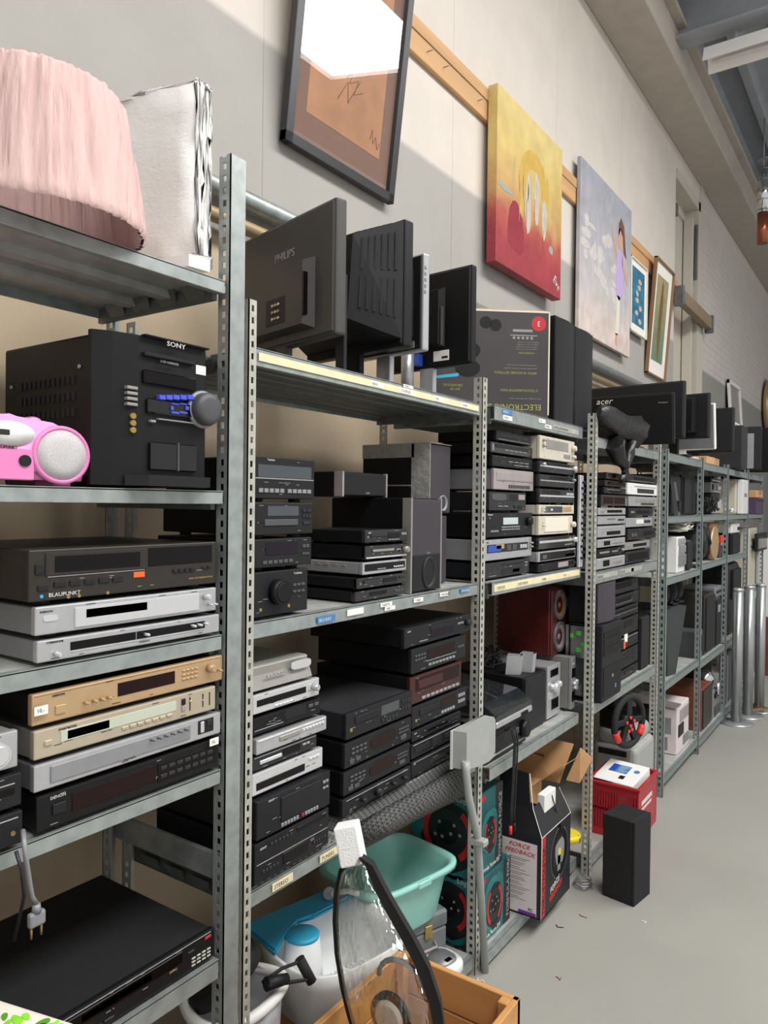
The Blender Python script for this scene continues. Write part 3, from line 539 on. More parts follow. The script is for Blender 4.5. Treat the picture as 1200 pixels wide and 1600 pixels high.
# --- middle rack, lower shelf
yC = 1.197
GB = dict(b='silver_bright')
stack(-1.175, .741, [
 ('silver receiver with sloping front, oval display, topmost of the silver pile by the tall post', 'tun', 'silver_dull', 'silver_dull', (393, 488, 1045, 1023), dict(y0=yC, slope=.02, feats=[('osilver_bright', .62, .97, .5, .9), ('wlcd_off', .7, .9, .6, .8), ('bsilver_dull', .2, .55, .5, .56, 6)], depth=.33)),
 ('bright silver player with round keypad, second of the silver pile by the tall post', 'dvd3', 'silver_side', 'silver_bright', (393, 499, 1084, 1058), dict(y0=yC, feats=[('w', .05, .78, .36, .7), ('ksilver', .9, .55, .2), ('bsilver_bright', .3, .58, .1, .2, 5)], depth=.31)),
 ('black video recorder with a flap door, third of the silver pile by the tall post', 'vcr2', 'black', 'black', (390, 501, 1113, 1090), dict(y0=yC, feats=[('wcharcoal', .45, .76, .3, .86), ('bgrey_dark', .79, .97, .6, .8, 2), ('sgrey', .02, .42, .2, .25), ('bgrey_dark', .2, .3, .5, .58, 2)], logo=[('VHS', .48, .34, .12)])),
 ('silver disc recorder with ridged edge, fourth of the silver pile by the tall post', 'dvd', 'silver_side', 'silver', (390, 510.5, 1155, 1118), dict(y0=yC, dx=.012, feats=[('ssilver_bright', .02, .98, .82, .92), ('tsilver_dull', .3, .6, .4, .72), ('bsilver_bright', .62, .96, .5, .7, 7)])),
 ('dark grey player with silver tray bar, fifth of the silver pile by the tall post', 'dvd', 'charcoal', 'charcoal2', (388, 495, 1181, 1146), dict(y0=yC, feats=[('ssilver', .02, .98, .84, .94), ('w', .45, .72, .3, .74), ('tsilver_bright', .1, .42, .34, .6), ('bsilver_dull', .75, .88, .5, .66, 2)])),
 ('bright silver slim DVD player, sixth of the silver pile by the tall post', 'dvd3', 'silver_side', 'silver_bright', (386, 504.5, 1206, 1167), dict(y0=yC, feats=[('w', .05, .72, .2, .56), ('bsilver_bright', .78, .95, .6, .74, 3)])),
 ('big black double cassette section, seventh of the silver pile by the tall post', 'cass', 'charcoal', 'charcoal', (386, 516, 1235, 1203), dict(y0=yC, dx=.015, mats=dict(w='glass_grey', b='grey'), feats=[('tcharcoal', .3, .84, .2, .86), ('wglass_grey', .36, .78, .5, .8), ('scharcoal2', .36, .8, .4, .43), ('bgrey', .3, .54, .06, .16, 6), ('bred', .58, .61, .06, .16, 1), ('bgrey', .62, .82, .06, .16, 5), ('bgrey', .88, .97, .7, .78, 2), ('bgrey', .88, .97, .54, .6, 2)], logo=[('SONY', .14, .88, .07)])),
 ('big black disc and tuner section, lowest of the silver pile by the tall post', 'cd', 'charcoal', 'charcoal', (384, 514, 1321, 1261), dict(y0=yC, dx=.01, feats=[('sprint_grey', .02, .98, .46, .475), ('bcharcoal2', .18, .48, .78, .86, 6), ('w', .54, .95, .78, .9), ('w', .35, .7, .14, .42), ('bcharcoal2', .76, .95, .22, .3, 5), ('bcharcoal2', .08, .3, .2, .28, 5)], logo=[('SONY', .06, .8, .07)])),
], 'pile of silver and black players beside the tall post')
stack(-1.18, .775, [
 ('dusty black CD player with a small blue-grey display, topmost of the middle black stack', 'cd', 'dusty_black', 'charcoal', (541, 644, 1114, 1081), dict(mats=dict(w='glass_grey', b='charcoal2'), depth=.36)),
 ('black CD changer with a rounded tinted window, second of the middle black stack', 'cdx', 'black', 'charcoal', (539, 643, 1160, 1123), dict(mats=dict(o='glass_red', b='grey_dark'), depth=.35)),
 ('black CD deck with an arched chrome-edged drawer, third of the middle black stack', 'cdx', 'black', 'charcoal', (537, 641, 1204, 1164), dict(mats=dict(o='glass_red', b='grey_dark'), depth=.35)),
 ('black amplifier with four knobs, bottom of the middle black stack', 'amp', 'black', 'charcoal', (535, 642, 1247, 1200), dict(mats=dict(k='charcoal2', b='grey_dark'), depth=.35)),
], 'black separates stacked in the middle of the lower shelf')
stack(-1.185, .775, [
 ('wide black DVD player with rounded right end, topmost of the tall black stack', 'dvd', 'black', 'charcoal', (632, 735, 981, 961), dict(logo=[('SONY', .04, .78, .1)], feats=[('wglass_purple', .36, .72, .2, .72), ('t', .36, .72, .6, .8), ('kcharcoal2', .93, .55, .18), ('bgrey', .78, .88, .55, .66, 3), ('bgrey', .2, .32, .14, .2, 4)], depth=.36)),
 ('black receiver with a dim red display, second of the tall black stack', 'tun', 'black', 'charcoal', (643, 728, 1013, 994), dict(mats=dict(w='glass_red', b='grey', k='black'), feats=[('wglass_red', .27, .78, .42, .82), ('bgrey_dark', .05, .24, .66, .74, 4), ('bgrey_dark', .05, .24, .5, .58, 4), ('bgrey', .28, .78, .14, .24, 8), ('bgrey_dark', .83, .96, .5, .6, 3), ('sgrey', .26, .8, .34, .37)], depth=.36)),
 ('dark wine red CD player, third of the tall black stack', 'cd', 'black', 'darkred', (641, 721, 1057, 1035), dict(feats=[('wglass_red', .1, .95, .42, .9), ('bprint_grey', .2, .95, .08, .18, 9), ('tdarkred', .14, .6, .5, .8)], depth=.36)),
 ('black CD player with reddish window and white markings, fourth of the tall black stack', 'cd', 'black', 'charcoal', (644, 729, 1101, 1077), dict(mats=dict(w='glass_red', b='print_grey'), depth=.36)),
 ('thin black tuner, fifth of the tall black stack', 'plain', 'black', 'charcoal', (644, 720, 1137, 1117), dict(mats=dict(b='charcoal2'), depth=.36, logo=[('SONY', .04, .7, .14)])),
 ('black graphic equalizer with fine sliders, sixth of the tall black stack', 'eq', 'black', 'charcoal', (643, 720, 1160, 1132), dict(mats=dict(b='charcoal2', w='charcoal2'), depth=.36)),
 ('tall black amplifier with two knobs at its right end, bottom of the tall black stack', 'pow', 'black', 'charcoal', (643, 718, 1192, 1154), dict(mats=dict(k='charcoal2', b='charcoal2', w='charcoal2'), depth=.36, logo=[('SONY', .04, .8, .07)])),
], 'tall black stack beside the slotted post')
# --- third rack, upper shelf: two stacks
BK = dict(mats=dict(b='grey', w='glass_dark', k='black'))
stack(-1.173, 1.335, [
 ('small black settop box crooked on top of the stack under the drum carton', 'dvd2', 'black', 'charcoal', (776, 830, 673, 680), dict(depth=.24, mats=dict(b='grey_dark', k='charcoal2'), feats=[('wglass_dark', .1, .9, .4, .75), ('ssilver_dull', .05, .95, .1, .16)])),
 ('glossy black player with bluish lower edge, second of the stack under the drum carton', 'dvd3', 'black', 'black_gloss', (767, 832, 688, 701), dict(depth=.32, feats=[('sgrey', .03, .06, .2, .8), ('w', .1, .9, .5, .85), ('bprint_grey', .3, .85, .34, .42, 5)])),
 ('black tuner with white markings, third of the stack under the drum carton', 'tun', 'black', 'charcoal', (770, 832, 708, 721), dict(mats=dict(b='print_grey'), feats=[('wglass_red', .16, .3, .4, .7), ('bprint_grey', .36, .9, .5, .58, 4), ('bprint_grey', .5, .9, .2, .28, 3)])),
 ('pinkish grey video recorder, fourth of the stack under the drum carton', 'vcr', 'grey', 'pinkish', (772, 836, 730, 739), dict(mats=dict(c='pinkish', w='pinkish', b='silver_dull'), feats=[('cpinkish', .06, .96, .44, .84), ('w', .36, .64, .6, .72), ('bgrey_dark', .34, .9, .1, .26, 8)], depth=.37)),
 ('dark grey disc player with half round mark, fifth of the stack under the drum carton', 'cd', 'charcoal', 'charcoal2', (765, 822, 769, 770), dict(feats=[('ogrey_dark', .06, .44, .55, .92), ('wcharcoal', .54, .74, .55, .9), ('wpinkish', .78, .96, .6, .9), ('bgrey', .2, .5, .2, .26, 2), ('bcharcoal', .62, .9, .14, .28, 2)])),
 ('black receiver with bright display and round knob, sixth of the stack under the drum carton', 'rcv', 'black', 'charcoal', (760, 832, 802, 801), dict(mats=dict(w='lcd_pale', b='grey', k='black'), logo=[('Kenwood', .03, .9, .09)])),
 ('silver player with blue flap, seventh of the stack under the drum carton', 'vcr', 'silver', 'silver', (757, 831, 843, 840), dict(feats=[('w', .05, .9, .36, .76), ('tblue', .06, .32, .4, .72), ('tgold', .22, .38, .52, .74), ('bgrey_dark', .42, .66, .42, .7, 2), ('bsilver_bright', .72, .88, .46, .66, 3), ('ksilver_dull', .95, .7, .05), ('ksilver_dull', .95, .5, .05)], logo=[('DVD', .04, .84, .08, 'ink')], depth=.37)),
 ('dark grey hifi deck with disc slot, bottom of the stack under the drum carton', 'cd', 'charcoal', 'charcoal2', (757, 827, 879, 874.5), dict(feats=[('sblack', .36, .84, .76, .82), ('w', .36, .8, .14, .46), ('wglass_red', .6, .76, .18, .42), ('bgrey', .88, .95, .7, .8, 1), ('bgrey', .88, .95, .5, .6, 1), ('bgrey', .08, .24, .12, .16, 3)], logo=[('NAD', .54, .6, .08)])),
], 'left stack under the drum kit carton', depth=.35, lim=dict(ymin=2.275, ymax=U(833, 800, X=-1.173).y))
stack(-1.15, 1.335, [
 ('tall cream amplifier with a silver window and two knobs, topmost beside the drum carton stack', 'tun2', 'cream', 'cream', (835, 898, 678.5, 690), dict(feats=[('Lsilver_dull', .16, .8, .46, .88), ('kcream', .93, .66, .14), ('kcream', .93, .26, .09), ('bsilver_dull', .66, .86, .16, .34, 5), ('ksilver_dull', .08, .8, .06), ('ksilver_dull', .08, .55, .06)], depth=.28)),
 ('grey and silver disc player with chrome knob at right, second of the right stack', 'dvd3', 'charcoal', 'charcoal2', (837, 899, 718, 728), dict(feats=[('ssilver_bright', .02, .98, .5, .66), ('w', .08, .82, .7, .95), ('ksilver_bright', .93, .62, .26), ('ksilver', .06, .72, .14)], depth=.29)),
 ('grey and black disc player with a thin silver line, third of the right stack', 'dvd3', 'black', 'charcoal2', (840, 898, 741.5, 745), dict(feats=[('ssilver', .02, .98, .46, .56), ('w', .28, .9, .62, .92), ('kgrey', .92, .72, .14)], depth=.29)),
 ('black disc player with a bright silver middle line, fourth of the right stack', 'dvd3', 'black', 'charcoal2', (838, 898, 766, 764), dict(feats=[('ssilver_bright', .02, .98, .42, .56), ('w', .1, .56, .6, .92), ('bsilver_bright', .74, .96, .6, .78, 3)], depth=.29)),
 ('slim cream tuner with a blue-grey dial, fifth of the right stack', 'tun2', 'cream', 'cream', (837, 897, 789, 789), dict(feats=[('Lglass_grey', .14, .64, .16, .84), ('bprint_white', .3, .36, .36, .6, 1), ('tgold', .66, .9, .3, .8), ('kcream', .07, .7, .1), ('kcream', .07, .4, .1)], depth=.3)),
 ('tall cream tape amplifier with a wide glass window, sixth of the right stack', 'tun2', 'cream', 'cream', (832, 895, 807, 805.5), dict(feats=[('tivory', .16, .84, .14, .9), ('Lglass_green', .19, .81, .34, .84), ('kcream', .96, .5, .17), ('kcream', .1, .5, .05)], depth=.3)),
 ('black disc player with a thick silver curved bar, seventh of the right stack', 'dvd3', 'black', 'black_gloss', (831, 899, 838, 838), dict(feats=[('ssilver_bright', .02, .98, .5, .7), ('ksilver_bright', .94, .6, .24), ('bgrey', .68, .9, .16, .26, 3)], depth=.31)),
 ('silver cased player with a black front, eighth of the right stack', 'dvd', 'silver', 'silver', (837, 900, 861, 858), dict(feats=[('w', .04, .98, .1, .86), ('wpinkish', .7, .96, .2, .5), ('bgrey', .1, .2, .5, .6, 2), ('bgrey', .1, .2, .3, .4, 2)], depth=.31)),
 ('glossy black receiver with a brownish window, bottom of the right stack beside the mixing desk', 'tun', 'black', 'black', (837, 898, 880, 875.5), dict(feats=[('wglass_dark', .08, .5, .2, .86), ('wpinkish', .52, .8, .2, .86), ('kcharcoal2', .92, .6, .14)], depth=.32, logo=[('NAD', .08, .8, .1)])),
], 'right stack beside the mixing desk', depth=.3, lim=dict(ymin=U(833.5, 800, X=-1.173).y, ymax=3.108))
# --- fourth rack, upper shelf
def zz(x, y): return 920+x/4.2857, 680+y/4.2857
def row(l, r, t, t2=None): a, b = zz(l, t); c, d = zz(r, t2 if t2 else t); return (a, c, b, d)
WD = dict(feats=[('wglass_red', .08, .46, .2, .8), ('wglass_red', .52, .94, .2, .8)])
W2 = dict(feats=[('wglass_dark', .3, .85, .3, .7), ('bsilver_dull', .06, .2, .4, .6, 2)])
W3 = dict(feats=[('wglass_dark', .2, .42, .2, .75), ('ssilver_bright', .04, .96, .84, .94), ('bsilver_dull', .55, .9, .3, .55, 3)])
lw, rw = 66, 268
stack(XC-.01, 1.31, [
 ('brownish cassette radio with two small windows, topmost of the left stack below the curved monitor', 'plain', 'brownblack', 'brownblack', row(120, 250, 255), dict(WD, depth=.25)),
 ('brown cassette deck with reddish windows, second of the left stack below the curved monitor', 'plain', 'brownblack', 'brownblack', row(112, 264, 308), dict(WD, depth=.25)),
 ('slim black player with a pale line, third of the left stack below the curved monitor', 'plain', 'black', 'charcoal', row(105, 260, 354), dict(feats=[('sprint_grey', .1, .7, .6, .7), ('w', .2, .8, .2, .5)])),
 ('tall brown-black tape deck, fourth of the left stack below the curved monitor', 'plain', 'brownblack', 'brownblack', row(85, 275, 402), dict(WD)),
 ('silver video recorder with a dark flap, fifth of the left stack below the curved monitor', 'plain', 'silver_side', 'silver', row(lw, rw, 487), dict(W2)),
 ('silver player with small slot, sixth of the left stack below the curved monitor', 'plain', 'silver_side', 'silver', row(lw-2, 250, 542), dict(feats=[('bgrey_dark', .3, .6, .6, .7, 4), ('w', .7, .94, .4, .6)])),
 ('tall silver tape recorder, seventh of the left stack below the curved monitor', 'plain', 'silver_side', 'silver', row(lw-4, rw-2, 605), dict(feats=[('w', .3, .8, .16, .5), ('ssilver_bright', .04, .96, .8, .86)])),
 ('slim silver DVD player, eighth of the left stack below the curved monitor', 'plain', 'silver_side', 'silver', row(lw-4, rw-2, 690), dict(W3)),
 ('black player with silver tray bar, ninth of the left stack below the curved monitor', 'plain', 'black', 'black_gloss', row(lw-4, 236, 755), dict(feats=[('tsilver_dull', .06, .4, .4, .64), ('ksilver_dull', .88, .6, .2), ('bgrey', .5, .74, .4, .6, 3)])),
 ('slim silver DVD player, bottom of the left stack below the curved monitor', 'plain', 'silver_side', 'silver', row(lw-10, 243, 825, 803), dict(W3)),
], 'left stack below the curved monitor', depth=.3, lim=dict(ymin=3.205, ymax=U(977.5, 800, X=-1.1).y))
stack(XC-.01, 1.31, [
 ('dark player with a dusty front, topmost of the right stack below the curved monitor', 'plain', 'charcoal', 'charcoal', row(255, 460, 262, 285), dict(feats=[('w', .2, .9, .3, .7), ('sgrey', .1, .9, .1, .16)])),
 ('white video recorder, second of the right stack below the curved monitor', 'plain', 'white_plastic', 'white_plastic', row(262, 463, 322, 332), dict(feats=[('wbrownblack', .3, .88, .16, .56), ('sgrey', .2, .95, .7, .76)])),
 ('silver-white video recorder with a wide window, third of the right stack below the curved monitor', 'plain', 'white_plastic', 'silver', row(272, 455, 413), dict(feats=[('wsilver_dull', .2, .95, .4, .76), ('wbrownblack', .4, .9, .14, .34)])),
 ('slim black player, fourth of the right stack below the curved monitor', 'plain', 'black', 'charcoal', row(270, 430, 488), dict(W2)),
 ('silver player with pale label, fifth of the right stack below the curved monitor', 'plain', 'silver_side', 'silver', row(252, 425, 552), dict(feats=[('tivory', .36, .62, .3, .8), ('bink', .66, .92, .4, .7, 3)])),
 ('black player with tangled leads, sixth of the right stack below the curved monitor', 'plain', 'black', 'charcoal', row(262, 447, 628, 618), dict(feats=[('w', .55, .95, .3, .7), ('bgrey_dark', .1, .3, .3, .6, 2)])),
 ('silver recorder with a dim window, seventh of the right stack below the curved monitor', 'plain', 'silver_dull', 'silver_dull', row(240, 408, 715, 705), dict(W2)),
 ('black boxy player, bottom of the right stack below the curved monitor', 'plain', 'black', 'charcoal', row(238, 410, 772, 768), dict(feats=[('wglass_dark', .1, .9, .2, .8)])),
], 'right stack below the curved monitor', depth=.28, lim=dict(ymin=U(978, 800, X=-1.1).y, ymax=4.194))
# ---------------------------------------------------------------- things on the left rack
ls = thing('pink_lampshade', 'pink pleated fabric lampshade at the left end of the top shelf', 'lampshade', (-1.24, .725, 2.066))
g = G(); n = 180
rings = []
for r, z in ((.176, 0), (.179, .005), (.176, .02), (.168, .07), (.159, .125), (.149, .18), (.139, .225), (.135, .232), (.13, .229), (.134, .21), (.168, .012), (.172, .003)):
    ring = []
    for i in range(n):
        t = 2*PI*i/n; w = .0034*math.sin(i*2.1+2*math.sin(z*20))+.0026*math.sin(i*.83+6*z)+.0024*math.sin(i*3.7+14*z)+random.uniform(-.002, .002)
        q = r+(w*(.4+.6*min(1, z/.07)) if .008 < z < .228 else w*.5)
        ring.append(g.b.verts.new((q*math.cos(t), q*math.sin(t), z)))
    rings.append(ring)
for A, B in zip(rings, rings[1:]):
    for i in range(n):
        f = g.b.faces.new((A[i], A[(i+1) % n], B[(i+1) % n], B[i])); f.smooth = True
M('pink_cloth', 'ceaeab', .85, 0, .07, 40, .6, 60, stretch=(1, 1, .12))
g.done('shade', 'pink_cloth', ls)
g = G().tube([(.13*math.cos(k*PI/12), .13*math.sin(k*PI/12), .224) for k in range(24)], .002, 6, True)
for k in range(3): g.tube([(0, 0, .214), (.13*math.cos(k*2.09), .13*math.sin(k*2.09), .224)], .002, 6)
g.done('wire_frame', 'steel', ls)
# wrapped canvas
wp = thing('wrapped_picture', 'flat picture wrapped in crinkled clear plastic film behind the pink lampshade', 'wrapped picture', (-1.205, 1.055, 2.066), 12)
g = G().box(-.34, 0, 0, .045, .035, .41, .012, 2)
bmesh.ops.subdivide_edges(g.b, edges=g.b.edges[:], cuts=6, use_grid_fill=True)
for v in g.b.verts: v.co += Vector((random.uniform(-.004, .004), random.uniform(-.007, .007), random.uniform(-.004, .004)))
for f in g.b.faces: f.smooth = True
g.done('film_wrap', 'film', wp)
G().prism([(-.34, -.02, .012), (.0, -.03, .012), (.015, .02, .012), (0, .05, .03), (-.1, .05, .04), (-.34, .04, .03)], (0, 0, .024)).done('film_tail', 'film', wp)
G().box(-.32, -.06, -.06, .03, -.002, .012).done('base_board', 'pine', wp)
# mini hifi with 3-D front
a, b = U(157, 763, X=-1.17), U(330, 760, X=-1.17); zt = U(157, 515, X=-1.17).z; S0 = 1.624
hf = thing('stereo_system', 'large black mini stereo with blue buttons and a silver-rimmed volume dial', 'stereo', (-1.17, (a.y+b.y)/2, S0))
W = b.y-a.y; h = W/2; H = zt-S0+.006
G().box(-.33, -.03, -h+.004, h-.004, .004, H-.006, .006, 2).done('case', 'black', hf)
g = G().prism([(-.03, -h, .004), (-.012, -h+.03, .004), (0, -h+.075, .004), (0, h-.02, .004), (-.02, h, .004), (-.04, h, .004), (-.04, -h, .004)], (0, 0, H-.004))
g.done('front_panel', 'black', hf)
U_ = lambda x, y: (lambda p: (p.y-(a.y+b.y)/2, p.z-S0))(U(x, y, X=-1.17))
def hb(nm, x0, y0, x1, y1, m, d=.006, bev=.002, d0=-.004, par=None):
    (ya, z1), (yb, z0) = U_(x0, y0), U_(x1, y1); return G().box(d0, d, ya, yb, z0, z1, bev).done(nm, m, par or hf)
hb('top_visor', 221, 522, 322, 548, 'charcoal', .012)
hb('disc_drawer', 222, 549, 301, 572, 'charcoal', .009)
hb('display_window', 222, 577, 304, 612, 'glass_dark', .006)
hb('cassette_lid', 232, 690, 304, 738, 'black_gloss', .008)
hb('lid_split', 273, 692, 275, 736, 'grey_dark', .0095, 0)
hb('price_sticker', 306, 570, 321, 587, 'paper', .001, 0, -.002)
hb('control_pad', 228, 622, 308, 655, 'black_gloss', .007)
for k in range(5): hb('button', 244+k*11, 617, 253.5+k*11, 626, 'blue_btn', .011, .001)
for k in range(2):
    hb('button', 263+k*13, 630, 275+k*13, 634, 'blue_btn', .011, .001); hb('button', 263+k*13, 643, 275+k*13, 648, 'blue_btn', .011, .001)
hb('button', 262, 635, 266, 642, 'blue_btn', .011, .001); hb('button', 285, 635, 290, 642, 'blue_btn', .011, .001)
hb('button_strip', 244, 656, 303, 661, 'print_grey', .008, .001); hb('button_strip', 232, 656, 240, 661, 'print_grey', .008, .001)
for k in range(4):
    yy, z_ = U_(206, 606+k*8.6); G().box(-.016, .004, -h+.052, -h+.075, z_-.003, z_+.003, .001).done('preset_button', 'silver_dull', hf)
for k in range(3):
    yy, z_ = U_(207, 650+k*11); G().cyl((-.006, -h+.066, z_), .0055, .01, seg=14).done('input_socket', 'brass', hf)
yy, z_ = U_(313, 640); kn = G().lathe([(.033, -.002), (.033, .02), (.03, .028), (.02, .03), (0, .03)], (0, yy+.003, z_), 'x', 32).done('volume_knob', 'grey_dark', hf)
G().lathe([(.038, -.002), (.038, .006), (.034, .008)], (0, yy+.003, z_), 'x', 32).done('knob_ring', 'grey', hf)
G().prism([(0, -h+.05, .004), (.03, -h+.08, .004), (.03, h-.03, .004), (0, h-.01, .004)], (0, 0, .02)).done('front_foot', 'charcoal', hf)
g = G()
for r_ in range(3):
    for k in range(12): g.box(-.27+k*.016, -.262+k*.016, -h+.002, -h+.005, .13+r_*.03, .145+r_*.03)
g.done('vent_slots', 'rubber', hf)
for sy in (.22, .2): G().cyl((-.07 if sy > .21 else -.3, -h+.005, sy), .004, -.004, 'y', seg=10).done('screw', 'steel', hf)
yy, z_ = U_(254, 541); text(hf, 'SONY', .013, (.0125, yy, z_), sx=1.3)
yy, z_ = U_(232, 564); text(hf, '5 CD CHANGER', .006, (.0095, yy+.02, z_), mat='print_grey')
# pink radio
p = U(135, 700, X=-1.165)
bb = thing('boombox', 'pink portable radio with round pale speaker grilles, cut by the left photo edge', 'radio', (-1.2, p.y-.118, S0))
g = G(); prof = []
for k in range(25):
    t = PI*k/24; prof.append((.17*math.cos(t)*(1 if k else 1), max(.02, .02+.11*math.sin(t)**.55)))
pts = [(0, .165, .012), (0, .172, .05), (0, .165, .09), (0, .14, .12), (0, .1, .137), (0, 0, .145), (0, -.1, .137), (0, -.14, .12), (0, -.165, .09), (0, -.172, .05), (0, -.165, .012)]
g.prism([(-.13, y, z) for _, y, z in pts], (.13, 0, 0))
bmesh.ops.bevel(g.b, geom=[e for e in g.b.edges if abs(e.verts[0].co.x-e.verts[1].co.x) < .01], offset=.018, segments=3, affect='EDGES')
for f in g.b.faces: f.smooth = True
g.done('case', 'pink', bb)
for sy in (1, -1):
    yc = sy*.108
    G().lathe([(.063, -.01), (.063, .003), (.056, .006), (.054, .002)], (0, yc, .067), 'x', 36).done('speaker_ring', 'pink_dark', bb)
    G().lathe([(.054, 0), (.054, .004), (.03, .008), (0, .009)], (0, yc, .067), 'x', 36).done('speaker_grille', 'grille_light', bb)
G().lathe([(.05, -.01), (.05, .004), (0, .005)], (0, .0, .105), 'x', 30, .5).done('control_panel', 'white_plastic', bb)
G().box(0, .0065, -.03, .0, .1, .112, .002).done('display_window', 'lcd_off', bb)
G().box(-.002, .003, -.05, .05, .01, .075, .004).done('cassette_door', 'pink_dark', bb)
G().cyl((0, .03, .05), .012, .006).done('badge', 'charcoal', bb)
text(bb, 'BLAUPUNKT', .008, (.0035, -.03, .073), mat='ink')
for k in range(4): G().box(-.09, -.07, -.1+k*.03, -.08+k*.03, .138, .151, .002).done('key', 'silver', bb)
G().box(-.1, -.06, .075, .105, .125, .152, .01, 2).done('handle_stub', 'pink_dark', bb)
for sy in (-.13, .13): G().box(-.1, -.03, sy-.02, sy+.02, -.001, .014, .003).done('foot', 'pink_dark', bb)
bb.scale = (.86, .86, .8)
# leaf-print cushion at the bottom left corner
lc = U(60, 1578, X=-.62)
cz = .93
bxl = thing('storage_box', 'grey plastic storage box at the lower left corner holding the leaf-print cloth', 'box', (-.75, .42, 0))
cp = U(150, 1600, Z=.98); cq = U(0, 1553, Z=.98)
bxl.location = ((cp.x+cq.x)/2-.1, (cp.y+cq.y)/2-.22, 0)
G().box(-.2, .2, -.2, .2, 0, .93, .01, 2).done('body', 'grey', bxl); G().box(-.21, .21, -.21, .21, .9, .94, .006).done('rim', 'grey_dark', bxl)
d = (cp-cq); ang = math.atan2(d.y, d.x)
cl = thing('printed_cloth', 'white folded cloth with a green leaf print at the bottom left corner', 'cloth', cq+d*.4, math.degrees(ang))
g = G().box(-.25, .25, -.34, -.002, -.04, 0, .012, 3)
for f in g.b.faces: f.smooth = True
g.done('cloth', 'ivory', cl)
random.seed(3)
for k in range(96):
    cx, cy, t, L = (random.uniform(-.07, .1), random.uniform(-.07, -.018), random.uniform(0, 6.3), random.uniform(.007, .011)) if k < 48 else (random.uniform(-.22, .22), random.uniform(-.3, -.07), random.uniform(0, 6.3), random.uniform(.012, .02))
    pl_ = []
    for i in range(12):
        q = 2*PI*i/12; x, y = L*math.cos(q), L*.5*math.sin(q)*(1-.3*math.cos(q))
        pl_.append((cx+x*math.cos(t)-y*math.sin(t), cy+x*math.sin(t)+y*math.cos(t), .0002))
    G().prism(pl_, (0, 0, .0006)).done('leaf_print', 'leaf_green' if k % 3 else 'leaf_dark', cl)
# ---------------------------------------------------------------- speakers and boxes on the middle rack
def speaker(label, X, y0, y1, z0, z1, depth, case='black', front='speaker_cloth', ports=(), cones=(), trim=None, rz=0, name='loudspeaker', group=None, bev=.004, logo=None, round_=0, cat='speaker'):
    W, H = y1-y0, z1-z0; h = W/2
    t = thing(name, label, cat, (X, (y0+y1)/2, z0), rz, group)
    G().box(-depth, -.01, -h, h, 0, H, bev, 2).done('cabinet', case, t)
    g = G()
    if round_: g.prism([(-.012, -h, .004), (-.012, h, .004)]+[(-.012+round_*math.sin(PI*k/8), h-W*k/8, .004) for k in range(0, 9)], (0, 0, H-.008))
    else: g.box(-.012, 0, -h+.004, h-.004, .004, H-.004, .004, 2)
    g.done('front_grille', front, t)
    if trim:
        for s in (-1, 1): G().box(-.03, .002, s*h-.004 if s > 0 else -h-.002, h+.002 if s > 0 else -h+.006, 0, H, .001).done('edge_trim', trim, t)
    for (u, v, r, m) in ports:
        G().lathe([(r*1.12, -.001), (r*1.12, .004), (r, .005), (r*.72, -.004), (r*.6, -.03), (0, -.034)], (.001, -h+u*W, v*H), 'x', 28, caps=False).done('bass_port', m, t)
    for (u, v, r, m) in cones:
        G().lathe([(r*1.2, -.001), (r*1.2, .008), (r*1.02, .009), (r*.98, .003)], (0, -h+u*W, v*H), 'x', 32, caps=False).done('driver_ring', 'grey_dark', t)
        G().lathe([(r, .004), (r*.9, .007), (r*.8, .003), (r*.35, -.006), (r*.25, 0), (0, .003)], (0, -h+u*W, v*H), 'x', 32, caps=False).done('driver_cone', m, t)
    for (s, u, v, sz) in (logo or []): text(t, s, sz, (.0008, -h+u*W, v*H), mat='print_grey')
    return t
a, b, c = U(641, 928, X=-1.19), U(688, 921, X=-1.19), U(641, 778, X=-1.19)
sw = speaker('black subwoofer with silver edges and an oval bass port beside the slim players', -1.19, a.y, b.y, 1.335, c.z, .3, trim='silver_dull', front='cloth_plum', name='subwoofer', logo=[('SONY', .5, .4, .008)])
W = b.y-a.y; H = c.z-1.335
G().box(-.002, .003, -W/2+.008, W/2-.008, .004, H*.4, .003).done('lower_panel', 'charcoal', sw)
G().lathe([(.038, .002), (.038, .006), (.035, .007), (.028, 0), (.024, -.025), (0, -.03)], (.001, .012, H*.2), 'x', 32, 1.3, caps=False).done('bass_port', 'charcoal2', sw)
zt = c.z+.001
a, b = U(535, 773, X=-1.32), U(604, 774, X=-1.32); c2 = U(535, 733, X=-1.32)
speaker('black centre loudspeaker with brown-grey rim lying on top of the subwoofer', -1.32, a.y, b.y, zt, zt+(c2.z-a.z), .14, trim='pinkish', front='speaker_cloth', logo=[('SONY', .5, .12, .008)], cat='speaker')
a, b = U(672, 804, X=-1.26), U(704, 804, X=-1.26); c2 = U(672, 692, X=-1.26); zl = 1.335
lo = speaker('dark floor speaker at the rear supporting the speaker bandaged with grey duct tape', -1.26, a.y-.005, b.y-.02, zl, a.z-.001, .25, front='cloth_plum')
up = speaker('black speaker box bandaged with grey duct tape, with a small round bass port', -1.26, a.y-.005, b.y, a.z, c2.z, .27, front='cloth_plum', ports=[(.6, .16, .024, 'grey')], logo=None)
W = b.y-a.y+.005; H = c2.z-a.z
up2 = G().box(-.07, .0015, -W/2-.002, -W/2+.001, .0, H).box(-.27, -.06, -W/2-.002, -W/2+.001, H-.045, H).box(-.27, .0015, -W/2-.002, W/2, H, H+.002).box(-.27, -.0, -W/2-.0025, -W/2, H*.4, H*.4+.004)
up2.done('duct_tape', 'duct_tape', up)
